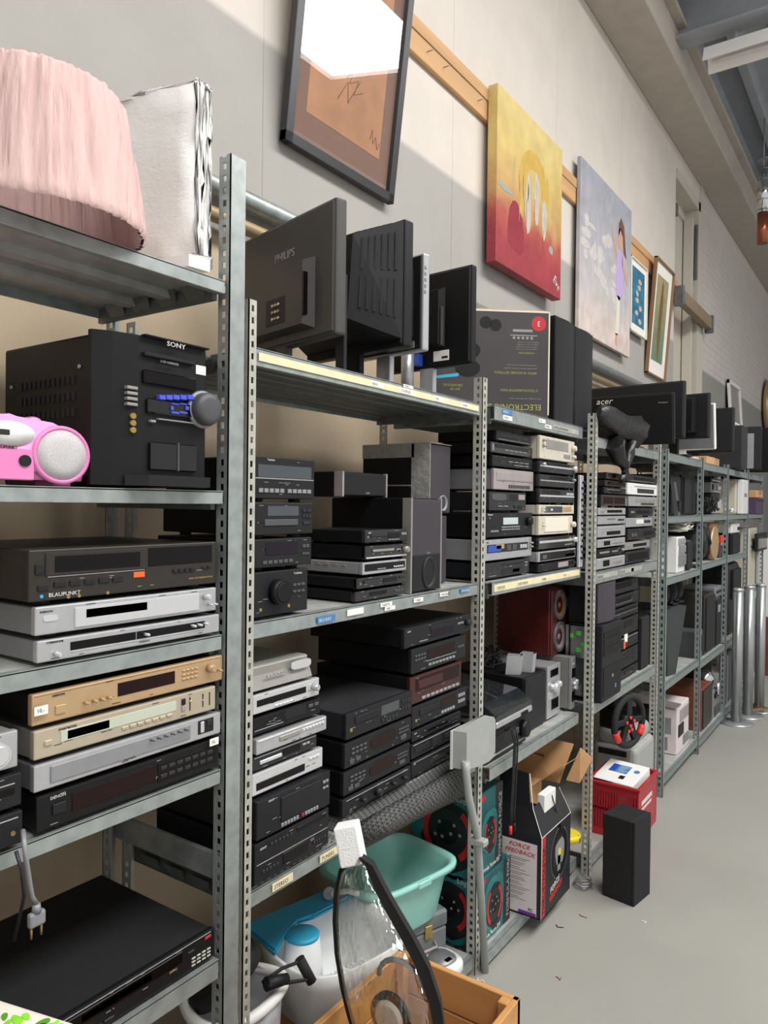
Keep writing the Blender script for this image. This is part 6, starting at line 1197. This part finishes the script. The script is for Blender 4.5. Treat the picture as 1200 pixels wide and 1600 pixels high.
for gg, rw in ((g, rows), (g2, rows2)):
    for A_, B_ in zip(rw, rw[1:]):
        for k in range(n): f = gg.b.faces.new((A_[k], A_[k+1], B_[k+1], B_[k])); f.smooth = True
bmesh.ops.solidify(g.b, geom=g.b.faces[:], thickness=.002)
g.done('clear_shell', 'clear', dtx); g2.b.free()
G().tube(Ltube, .007, 8).tube([Ltube[0], Rband[0]], .006).done('rim_seal', 'rubber', dtx)
g = G(); sd = Vector((.02, .01, .0)); P0 = [p for p in Rband]; wd = [.006, .016, .022, .025, .026, .026, .024, .02, .018, .016, .016, .016]
va = [[g.b.verts.new(p+Vector((w_*dx, 0, w_*.3*dx))+fd*d_) for dx, d_ in ((-.2, .012), (1, .012), (1, -.02), (-.2, -.02))] for p, w_ in zip(P0, wd)]
for A_, B_ in zip(va, va[1:]):
    for k in range(4): g.b.faces.new((A_[k], A_[(k+1) % 4], B_[(k+1) % 4], B_[k]))
g.b.faces.new(va[0]); g.b.faces.new(va[-1][::-1]); g.done('edge_band', 'rubber', dtx)
rc_ = U(628, 1520, Y=1.37)-o_
ax = (Ltube[3]-Ltube[7]).normalized()
G().tube([rc_+Vector((.06*math.cos(t), .0, .05*math.sin(t)-.02))+fd*.01 for t in [k*PI/12 for k in range(0, 13)]], .006).done('inner_dome', 'silver', dtx)
kp = U(608, 1590, Y=1.33)-o_; G().lathe([(.03, -.01), (.036, 0), (.036, .014), (.028, .024), (0, .026)], kp, 'y', 24).xf(Matrix.Identity(4)).done('lamp_socket', 'white', dtx); G().cyl(kp+Vector((0, -.0, 0)), .05, .012, 'y', seg=24).done('socket_ring', 'black', dtx)
f0 = U(548, 1318, Y=1.37)
fm = thing('foam_block', 'white foam block pushed onto the tip of the clear teardrop cover', 'foam', (f0.x, 1.37, f0.z), 0)
m_ = Matrix.Rotation(-.27, 4, 'Y') @ Matrix.Rotation(.5, 4, 'Z')
g = G().box(-.028, .026, -.028, .028, -.043, .045, .004, 2).xf(m_); g.done('block', 'foam', fm)
G().box(-.02, .02, -.0285, -.0275, -.002, .0).xf(m_).done('seam', 'paper', fm)
# ---------------------------------------------------------------- fourth rack top: monitors and bag
Z4 = 1.902
e = U(1058, 622, Y=3.98); f_ = U(1046, 695, Y=3.98)
ac = monitor('black curved monitor seen from behind with pale lettering, behind the drooping bag', e.x-.01, 3.98, max(f_.z, Z4+.02), e.z+.03, .53, 0, .03, 'black', (.3, .8, .05, .5, .03, 'black_gloss'), zs=Z4, tilt=.1, stand='black')
ta_ = U(933, 633, Y=3.96); tb_ = U(1030, 631, Y=3.96); o4 = Matrix.Rotation(.1, 4, 'X')
tl4 = text(ac, 'acer', .045, (ta_.x-ac.location.x, -.012-.1*(ta_.z-Z4), ta_.z-Z4), '-y', sx=1.1, italic=.2); text(ac, 'Predator', .013, (tb_.x-ac.location.x, -.012-.1*(tb_.z-Z4), tb_.z-Z4), '-y', 'print_grey')
e = U(1070, 594, Y=4.28); f_ = U(1067, 684, Y=4.28)
monitor('taller black flat screen standing just behind the curved monitor', e.x, 4.28, f_.z, e.z, .6, -4, .035, 'charcoal', zs=Z4, stand='black')
ZA = 1.902
e = U(1109, 613, Y=4.72); f_ = U(1112, 684, Y=4.72)
monitor('black screen with a square rear hump, first beyond the two black flat screens', e.x, 4.72, f_.z, e.z, .42, -6, .03, 'charcoal', (.15, .9, .1, .92, .06, 'black'), zs=ZA, stand='black')
e = U(1119, 630, Y=4.98); f_ = U(1106, 700, Y=4.98)
monitor('white framed screen leaning behind the black square-humped screen', e.x, 4.98, f_.z-.01, e.z, .42, -4, .03, 'silver_side', zs=ZA, edge='white', stand='white', tilt=.12)
e = U(1147, 636, Y=5.55); f_ = U(1145, 706, Y=5.55)
fb = thing('cardboard_tray', 'flat tan cardboard box under the big black screen on the far racks', 'box', (-1.2, 5.5, 1.892)); G().box(-.2, .13, -.2, .2, 0, .05, .003).done('body', 'cardboard', fb); G().box(-.201, .131, -.02, .02, .049, .052).done('tape_strip', 'duct_tape', fb)
monitor('big black flat screen standing on the flat tan box', e.x, 5.55, max(f_.z, 1.98), e.z, .5, -2, .04, 'charcoal', zs=1.944, stand='black')
e = U(1161, 664, Y=6.25); f_ = U(1160, 717, Y=6.25)
b1 = monitor('dark grey boxy screen with a white lid resting on top', e.x, 6.25, 1.9, e.z, .4, 0, .22, 'charcoal2', zs=1.892, stand=False); 
ld = G().box(-.34, .06, -.16, .16, 0, .03, .012, 2).done('lid', 'white_plastic', None, (e.x-.12, 6.42, e.z+.002)); tag(ld, 'white plastic lid lying on top of the dark grey boxy screen', 'lid')
e = U(1191, 666, Y=6.95); f_ = U(1188, 718, Y=6.95)
b2 = monitor('black framed monitor with pale grey panel, second last on the far racks', e.x, 6.95, 1.92, e.z, .34, 8, .05, 'charcoal', zs=1.892, stand=False); G().box(-.3, -.06, -.008, -.003, .04, e.z-1.92-.03).done('grey_panel', 'silver_side', b2)
e = U(1204, 668, Y=7.4)
monitor('last black screen on the far racks, cut by the right photo edge', e.x, 7.4, 1.92, e.z, .36, 0, .05, 'black', zs=1.892, stand=False)
pf = thing('framed_picture', 'pale picture in a white frame leaning on the far wall above the screens', 'picture', (-1.69, 9.95, 2.5)); pf.rotation_euler = (0, math.radians(-4), 0); frame_bars(.75, .62, .05, .03).done('frame', 'white', pf); G().box(.004, .01, -.34, .34, .04, .58).done('print', 'pinkish', pf)
gf = thing('framed_picture', 'oval gilt frame at the right photo edge on the far wall', 'picture', U(1204, 637, X=-1.68)); g = G().tube([(0, .42*math.cos(k*PI/20), .38*math.sin(k*PI/20)) for k in range(40)], .05, 10, True); g.done('frame', 'gold', gf); G().lathe([(.4, 0), (.4, .01)], (0, 0, 0), 'x', 32, .9).done('mirror', 'glass_grey', gf)
# drooping bag
bp = U(965, 690, X=-1.07)
bg = thing('bag', 'black nylon bag drooping over the front of the top shelf with straps hanging', 'bag', (-1.12, bp.y, Z4))
prof = []
g = G(); n = 18; rings = []
path = [((936, 642), .018), ((942, 648), .045), ((952, 655), .06), ((964, 662), .06), ((976, 667), .058), ((987, 671), .064), ((996, 675), .074)]
rr = random.Random(9)
for (px, py), r in path:
    c = U(px, py, X=-1.08)-bg.location; rings.append([g.b.verts.new(c+Vector((.75*r*math.cos(2*PI*k/n), .3*r*math.sin(2*PI*k/n), r*math.sin(2*PI*k/n)))*(1+.09*math.sin(k*PI*.62+px*.05)+rr.uniform(-.07, .07))-Vector((0, 0, 0))) for k in range(n)])
for A_, B_ in zip(rings, rings[1:]):
    for k in range(n): f = g.b.faces.new((A_[k], A_[(k+1) % n], B_[(k+1) % n], B_[k])); f.smooth = True
g.b.faces.new(rings[0])
M('nylon', '161618', .4, 0, .1, 30, .6, 25); g.done('body', 'nylon', bg)
for k, pts in enumerate((((958, 690), (966, 715), (975, 725), (978, 740), (970, 752)), ((985, 690), (984, 710), (978, 730), (974, 740)))):
    pp = [U(x, y, X=-1.07)-bg.location for x, y in pts]
    G().tube(pp, [.05-.3*0, .035, .025, .018, .012] if k == 0 else [.03, .024, .016, .01], 10).done('strap', 'nylon', bg)
# ---------------------------------------------------------------- far racks: shelf contents
def bx(nm, label, cat, px, Y, Z, D, m, parts=(), group=None, bev=.006, x=None):
    "upright box standing on shelf Z: px = (left, right, top) of its aisle face"
    X = x if x is not None else -1.09
    a, b = U(px[0], px[2], X=X), U(px[1], px[2], X=X); y0, y1 = (a.y, b.y) if Y is None else (Y, Y+(b.y-a.y)); H = a.z-Z
    t = thing(nm, label, cat, (X, (y0+y1)/2, Z), 0, group); h = (y1-y0)/2
    G().box(-D, -.006, -h, h, 0, H, bev, 2).done('body', m, t)
    for (pn, pm, u0, u1, v0, v1, d) in parts: G().box(-.008, d, -h+u0*2*h, -h+u1*2*h, v0*H, v1*H, .002).done(pn, pm, t)
    return t
GR = ('front_grille', 'speaker_cloth', .06, .94, .05, .95, .004)
bx('loudspeaker', 'large black floor speaker, left of two on the first green-grey rack', 'speaker', (1045, 1064, 740), None, 1.547, .3, 'black_matt', [GR], x=-1.13)
bx('loudspeaker', 'large black speaker with rounded grille, right of two on the first green-grey rack', 'speaker', (1068, 1088, 742), None, 1.547, .3, 'black', [GR], x=-1.13)
t = thing('remote_dock', 'slim grey handset-like device leaning by the black floor speakers', 'device', (-1.09, 4.58, 1.547)); G().prism([(0, -.03, 0), (0, .03, 0), (-.03, .025, .2), (-.03, -.02, .2)], (.02, 0, 0)).done('body', 'grey_dark', t); G().box(-.005, .022, -.02, .02, .03, .09, .002).done('keypad', 'charcoal', t)
ms = bx('stereo_system', 'pale grey mini stereo with two display blocks on the first green-grey rack', 'stereo', (1060, 1072, 839), None, 1.207, .34, 'white_plastic', [('display_window', 'grey', .2, .9, .55, .75, .006), ('tape_door', 'silver_side', .15, .95, .2, .5, .006), ('control_strip', 'silver', .1, .9, .8, .95, .004)])
bx('loudspeaker', 'narrow dark purple-grey speaker right of the pale mini stereo', 'speaker', (1073, 1082, 845), None, 1.207, .25, 'cloth_plum', [GR])
pc_ = thing('paper_sheet', 'crumpled white papers on top of the pale mini stereo', 'paper', (-1.2, ms.location.y+.02, ms.children[0].dimensions.z+1.21)); rr = random.Random(5)
for k in range(3):
    g = G(); vs = [[g.b.verts.new((-.12+.05*i, -.1+.06*j, .02+.03*rr.random()+.02*k)) for j in range(6)] for i in range(6)]
    for i in range(5):
        for j in range(5): g.b.faces.new((vs[i][j], vs[i+1][j], vs[i+1][j+1], vs[i][j+1]))
    bmesh.ops.solidify(g.b, geom=g.b.faces[:], thickness=.001); g.done('sheet', 'paper', pc_)
c = U(1097, 853, X=-1.12); t = thing('backpack', 'black rounded bag beside the slotted grey post, between pale stereo and tan panel', 'bag', (-1.25, c.y, 1.235)); g = G().lathe([(.1, 0), (.15, .03), (.165, .12), (.15, .22), (.09, .28), (0, .29)], seg=28, sy=.9, n=2.6); g.done('body', 'nylon', t); G().tube([(.1, .05, .05), (.17, .05, .12), (.15, .05, .22)], .014).done('strap', 'charcoal', t); G().box(.12, .165, -.07, .03, .05, .15, .02, 2).done('pocket', 'charcoal', t)
# headphone-like black ovals above the tapered speaker
for k, (px, lb) in enumerate((((1046, 948), 'black oval speaker pad on a stand, left of the three ovals'), ((1058, 948), 'black oval speaker pad on a stand, middle of the three ovals'), ((1067, 950), 'black oval speaker pad on a stand, right of the three ovals'))):
    c = U(px[0], px[1], X=-1.12); t = thing('oval_speaker', lb, 'speaker', (-1.16, c.y, 1.004), -20, 'oval speakers'); G().lathe([(0, -.03), (.04, -.025), (.052, 0), (.04, .022), (0, .03)], (0, 0, .083), 'x', 28, 1.45).done('pad', 'speaker_cloth', t); G().box(-.03, .04, -.03, .03, 0, .012, .005, 2).done('base', 'charcoal', t); G().cyl((0, 0, .006), .014, .04, 'z').done('stem', 'silver_dull', t)
c = U(1062, 1076, X=-1.03); d_ = U(1060, 980, X=-1.05)
t = thing('loudspeaker', 'big dark grey tapered speaker on the first green-grey rack under the ovals', 'speaker', (-1.2, (U(1041, 1000, X=-1.06).y+U(1081, 1000, X=-1.06).y)/2, .622)); hh = 1.0-.624
g = G(); A_ = [(-.14, -.1, 0), (.1, -.1, 0), (.12, 0, 0), (.1, .1, 0), (-.14, .1, 0)]; B_ = [(-.16, -.24, hh), (.12, -.24, hh), (.17, 0, hh), (.12, .24, hh), (-.16, .24, hh)]
va = [g.b.verts.new(p) for p in A_]; vb = [g.b.verts.new(p) for p in B_]; g.b.faces.new(va[::-1]); g.b.faces.new(vb)
for i in range(5): g.b.faces.new((va[i], va[(i+1) % 5], vb[(i+1) % 5], vb[i]))
M('graphite', '34393a', .7, 0, .08, 30); g.done('cabinet', 'graphite', t); G().box(-.05, .06, -.09, .09, hh, hh+.004).done('top_plate', 'charcoal2', t)
ph = bx('carton', 'torn carton with pale grey printed photos at the foot of the first green-grey rack', 'box', (1060, 1078, 1106), None, .102, .3, 'pinkwhite', [('printed_photo', 'charcoal', .1, .5, .35, .6, .0), ('printed_photo', 'silver_side', .5, .9, .1, .3, 0), ('printed_photo', 'pinkish', .2, .9, .65, .9, 0)])
h = ph.children[0].dimensions; 
for q in ((-.25, -.17, .25, .36, 'charcoal'), (-.16, -.04, .12, .22, 'silver'), (-.2, -.06, .02, .1, 'grey'), (-.12, -.02, .36, .44, 'pinkish')): G().box(q[0], q[1], -h.y/2-.001, -h.y/2, min(q[2], h.z-.02), min(q[3], h.z-.005)).done('printed_photo', q[4], ph)
G().prism([(-.3, -h.y/2, h.z), (0, -h.y/2, h.z), (.03, -h.y/2-.05, h.z+.04), (-.26, -h.y/2-.04, h.z+.06)], (0, .003, 0)).done('flap', 'pinkwhite', ph)
# second green-grey rack
for k, (y, lb) in enumerate(((735, 'silver-fronted mini stereo part, top of the small far stack'), (753, 'pale mini stereo part, middle of the small far stack'), (770, 'silver mini stereo part, lowest of the small far stack'))):
    z = U(1115, (753, 770, 788)[k], X=-1.17).z if k < 2 else 1.547; t = bx('stereo_component', lb, 'stereo', (1113, 1126, y), None, max(z, 1.547)+.001, .2, ('black', 'silver_side', 'black')[k], [('display_window', 'glass_dark', .1, .45, .3, .8, .002), ('knob_block', 'silver_bright', .55, .9, .3, .7, .01), ('trim_strip', 'silver', .05, .95, .05, .2, .003)], 'small far stack of stereo parts', x=-1.17)
rr = random.Random(11)
for (px, py, zz_, lb, m) in ((1112, 800, 1.547, 'large tangle of black cables on the upper shelf of the second green-grey rack', 'rubber'), (1146, 800, 1.547, 'small tangle of white cable beside the beige rounded tower', 'white')):
    c = U(px, py, X=-1.08); pts = []
    for k in range(120 if m == 'rubber' else 50): t = k*.5; s_ = 1 if m == 'rubber' else .35; pts.append((.045*s_*math.cos(t)*rr.uniform(.5, 1.3)-.0, .12*s_*math.sin(t*.9)*rr.uniform(.5, 1.3), .012+.11*s_*rr.random()))
    tag(G().tube(pts, .006 if m == 'rubber' else .004, 5).done('cable', m, None, (-1.1, c.y-(.06 if m == 'rubber' else 0), zz_)), lb, 'cable')
bx('cardboard_sheet', 'tan cardboard sheet standing on the second green-grey rack behind the round bag', 'cardboard', (1109, 1124, 818), None, 1.232, .02, 'cardboard', [('worn_edge', 'cardboard_in', .0, 1, .95, 1, .001)], x=-1.12)
t = thing('plate_disc', 'pale yellow disc leaning against the tan cardboard sheet', 'disc', (-1.09, 5.64, 1.352), 0); G().cyl((0, 0, 0), .112, .012, 'x', seg=36).done('disc', 'ivory', t); G().lathe([(.113, -.004), (.118, .006), (.113, .016)], (0, 0, 0), 'x', 36).done('rim', 'gold', t)
bx('folder_box', 'narrow dark file box right of the pale yellow disc', 'box', (1126, 1131, 840), None, 1.232, .25, 'cloth_plum', [('spine_label', 'print_grey', .3, .7, .6, .8, .0)])
tag(G().box(-.01, .01, -.03, .03, -.02, .03, .004).done('plug', 'red_bright', None, U(1127, 843, X=-1.07)), 'red plug dangling at the second green-grey rack', 'plug')
bx('loudspeaker', 'dark brown wooden speaker on the low shelf of the second green-grey rack', 'speaker', (1103, 1118, 930), None, .592, .3, 'brownblack', [GR])
bx('loudspeaker', 'black speaker with a small pale badge right of the dark brown speaker', 'speaker', (1119, 1127, 935), None, .592, .3, 'graphite', [GR, ('badge', 'print_grey', .3, .7, .7, .85, .006)])
bx('printer', 'pale grey compact device lying on the black speakers of the second green-grey rack', 'printer', (1119, 1129, 918), None, U(1119, 935, X=-1.09).z+.002, .22, 'silver_side', [('slot', 'charcoal', .2, .8, .4, .6, .002)])
bx('loudspeaker', 'small grey desktop speaker at the left of the dark brown speaker', 'speaker', (1092, 1100, 988), None, .592, .15, 'grey_dark', [('driver', 'charcoal', .2, .8, .3, .8, .004)])
bx('loudspeaker', 'tall brown wooden speaker at the foot of the second green-grey rack', 'speaker', (1098, 1113, 1078), None, .082, .28, 'wood_side', [('front_grille', 'brownblack', .06, .94, .05, .95, .004)])
bs_ = bx('boombox', 'silver radio recorder with chrome speaker right of the tall brown speaker', 'radio', (1115, 1127, 1082), None, .082, .2, 'silver_side', [('tape_door', 'grey_dark', .2, .8, .1, .4, .006), ('display_window', 'glass_dark', .2, .8, .72, .88, .004)])
G().lathe([(.05, 0), (.055, .01), (.04, .02), (0, .015)], (0, 0, .2), 'x', 24).done('driver_cone', 'chrome', bs_)
tag(G().lathe([(.02, 0), (.06, .02), (.07, .07), (.04, .115), (0, .12)], seg=24).done('lamp_globe', 'chrome', None, (-1.18, bs_.location.y, .084+bs_.children[0].dimensions.z)), 'shiny chrome globe resting on the silver radio recorder', 'globe')
bx('loudspeaker', 'reddish brown speaker lying behind the tall brown wooden speaker', 'speaker', (1096, 1112, 1040), None, .082, .2, 'redwood', [GR], x=-1.34)
# third and fourth green-grey racks
t = bx('tower_case', 'tall beige tower with a rounded white front on the third green-grey rack', 'appliance', (1154, 1163.5, 748), None, 1.547, .34, 'beige_pc', [('rounded_front', 'white_plastic', .02, .98, .02, .98, .03), ('vent', 'grey', .3, .7, .5, .6, .034)], bev=.02)
bx('printer', 'white box printer standing on a black cabinet on the third green-grey rack', 'printer', (1145, 1157, 818), None, U(1144, 834, X=-1.09).z+.002, .3, 'white_plastic', [('slot', 'charcoal', .7, .95, .3, .6, .002)])
bx('loudspeaker', 'black cabinet speaker under the white box printer', 'speaker', (1144, 1157, 834), None, 1.232, .32, 'black', [GR])
bx('bag', 'big black soft bag on the low shelf of the third green-grey rack', 'bag', (1143, 1158, 880), None, .592, .3, 'nylon', [('flap', 'charcoal', .1, .9, .5, .9, .01)], bev=.05)
bx('panel', 'flat grey panel behind the silver posts at floor level', 'panel', (1137, 1150, 1025), None, .082, .06, 'grey_dark', [('edge', 'grey', .0, .06, 0, 1, .001)])
bx('appliance', 'white rounded kettle-like appliance on the last green-grey rack', 'appliance', (1173, 1178, 780), None, 1.547, .1, 'white', [('handle', 'white_plastic', .2, .8, .3, .8, .02)], bev=.03, x=-1.12)
zp_ = U(1184, 778, X=-1.05).z+.002
bx('purple_box', 'dark purple box on the last green-grey rack near the photo edge', 'box', (1184, 1194, 778), None, 1.547, .1, 'purple_box', [('lid_edge', 'purple_box', 0, 1, .88, .98, .004)], x=-1.05)
bx('carton', 'shallow open brown tray above the purple box', 'box', (1184, 1193, 766), None, zp_, .1, 'cardboard', [('cutout', 'cardboard_in', .3, .7, .6, .98, .001)], x=-1.05)
bx('desktop_computer', 'beige computer tower on the last green-grey rack', 'computer', (1172, 1184, 826), None, .903, .34, 'beige_pc', [('drive_bay', 'grey', .2, .8, .7, .78, .002), ('drive_bay', 'grey', .2, .8, .6, .66, .002)])
bx('cabinet', 'pale grey cabinet door with a handle on the last green-grey rack', 'cabinet', (1173, 1183, 940), None, .083, .2, 'silver_side', [('handle', 'chrome', .7, .8, .6, .64, .03)], x=-1.1)
fa, fb_, fc_ = U(1184, 834, X=-1.045), U(1199, 834, X=-1.045), U(1184, 862, X=-1.045)
t = thing('flat_screen', 'small black flat screen on a silver foot low at the right photo edge', 'screen', (-1.055, (fa.y+fb_.y)/2-.03, .903)); hw = (fb_.y-fa.y)/2
G().box(-.012, .014, -hw, hw, fc_.z-.903, fa.z-.903, .004).done('housing', 'charcoal', t); G().box(.014, .015, -hw+.03, hw-.03, fc_.z-.88, fa.z-.92).done('screen', 'glass_dark', t); G().box(-.03, -.008, -.03, .03, .01, fa.z-1.0, .004).done('stand_neck', 'silver', t); G().box(-.1, .0, -.12, .12, 0, .012, .004).done('stand_base', 'silver', t)
p = U(1200, 1060, Z=0); t = thing('wooden_cabinet', 'brown wooden cabinet at the far right end of the row', 'cabinet', (-1.0, max(p.y, 7.9)+.3, 0)); G().box(-.3, .1, -.25, .25, 0, .55, .004).done('body', 'wood_side', t); G().box(.1, .112, -.23, .23, .03, .52, .003).done('door', 'pine', t)
t = thing('white_cabinet', 'white stacked cabinet beyond the silver posts', 'cabinet', (-1.05, max(p.y, 7.9)+.3, .551)); G().box(-.25, .12, -.2, .2, 0, .75, .01).done('body', 'white', t); G().box(.12, .13, -.17, .17, .4, .5, .002).done('blue_label', 'label_blue', t)
# silver queue posts
for k, (bxp, lb) in enumerate((((1150, 1130), 'silver floor post with a round base, nearest of the three'), ((1168, 1119), 'silver floor post in the middle of the three, a crumpled tape at its base'), ((1186, 1110), 'silver floor post with a round base, furthest right of the three'))):
    p = U(*bxp, Z=0); t = thing('floor_post', lb, 'post', p, 0, 'silver floor posts')
    G().cyl((0, 0, .012), .036, .98, 'z', seg=28).done('tube', 'pole', t); G().lathe([(.12, 0), (.12, .008), (.05, .014), (.037, .016)], seg=36).done('base', 'pole', t); G().box(-.004, .004, -.04, -.034, .02, .98).done('seam', 'steel', t)
    G().lathe([(.037, .98), (.037, 1.0), (.03, 1.005), (0, 1.006)], seg=28).done('cap', 'silver', t)
rr = random.Random(3); p = U(1168, 1112, Z=0); pts = [(.12*math.cos(k*.7)*rr.uniform(.6, 1.2), .12*math.sin(k*.7)*rr.uniform(.6, 1.2), .02+.03*rr.random()) for k in range(30)]
tag(G().tube(pts, .005, 5).done('crumpled_tape', 'cone_copper', None, p), 'crumpled brown tape lying round the base of the middle silver post', 'tape')
tag(G().box(-.012, .012, -.03, .03, 0, .1, .01, 2).done('spray_can', 'cyan', None, (-1.1, 6.8, .592)), 'small light blue can between the silver posts', 'can')
# litter on the floor
for k, (x, y, lb) in enumerate(((905, 1430, 'tiny brown scrap on the floor left of the lone black speaker'), (868, 1447, 'thin dark thread on the floor left of and below the lone black speaker'), (745, 1530, 'pale scrap on the floor by the pine crate corner'), (868, 1527, 'brown crumb on the floor in the open aisle, lowest of the scraps'), (1070, 1180, 'dark crumb on the floor by the torn printed carton'), (1000, 1440, 'pale scrap on the floor right in front of the lone black speaker'))):
    rr = random.Random(k); o = G().tube([(.012*i*rr.uniform(.5, 1), .01*rr.uniform(-1, 1), .002) for i in range(4)], .0016, 5).done('floor_scrap', ('brown_paint', 'charcoal', 'paper')[k % 3], None, U(x, y, Z=0)); tag(o, lb, 'scrap')
# ---------------------------------------------------------------- light
w = bpy.data.worlds.new('world'); SC.world = w; w.use_nodes = True
w.node_tree.nodes['Background'].inputs[0].default_value = (1, .985, .97, 1); w.node_tree.nodes['Background'].inputs[1].default_value = .66
SC.view_settings.view_transform = 'Standard'; SC.view_settings.look = 'None'; SC.view_settings.gamma = 1; SC.view_settings.use_curve_mapping = False
SC.view_settings.exposure = .1
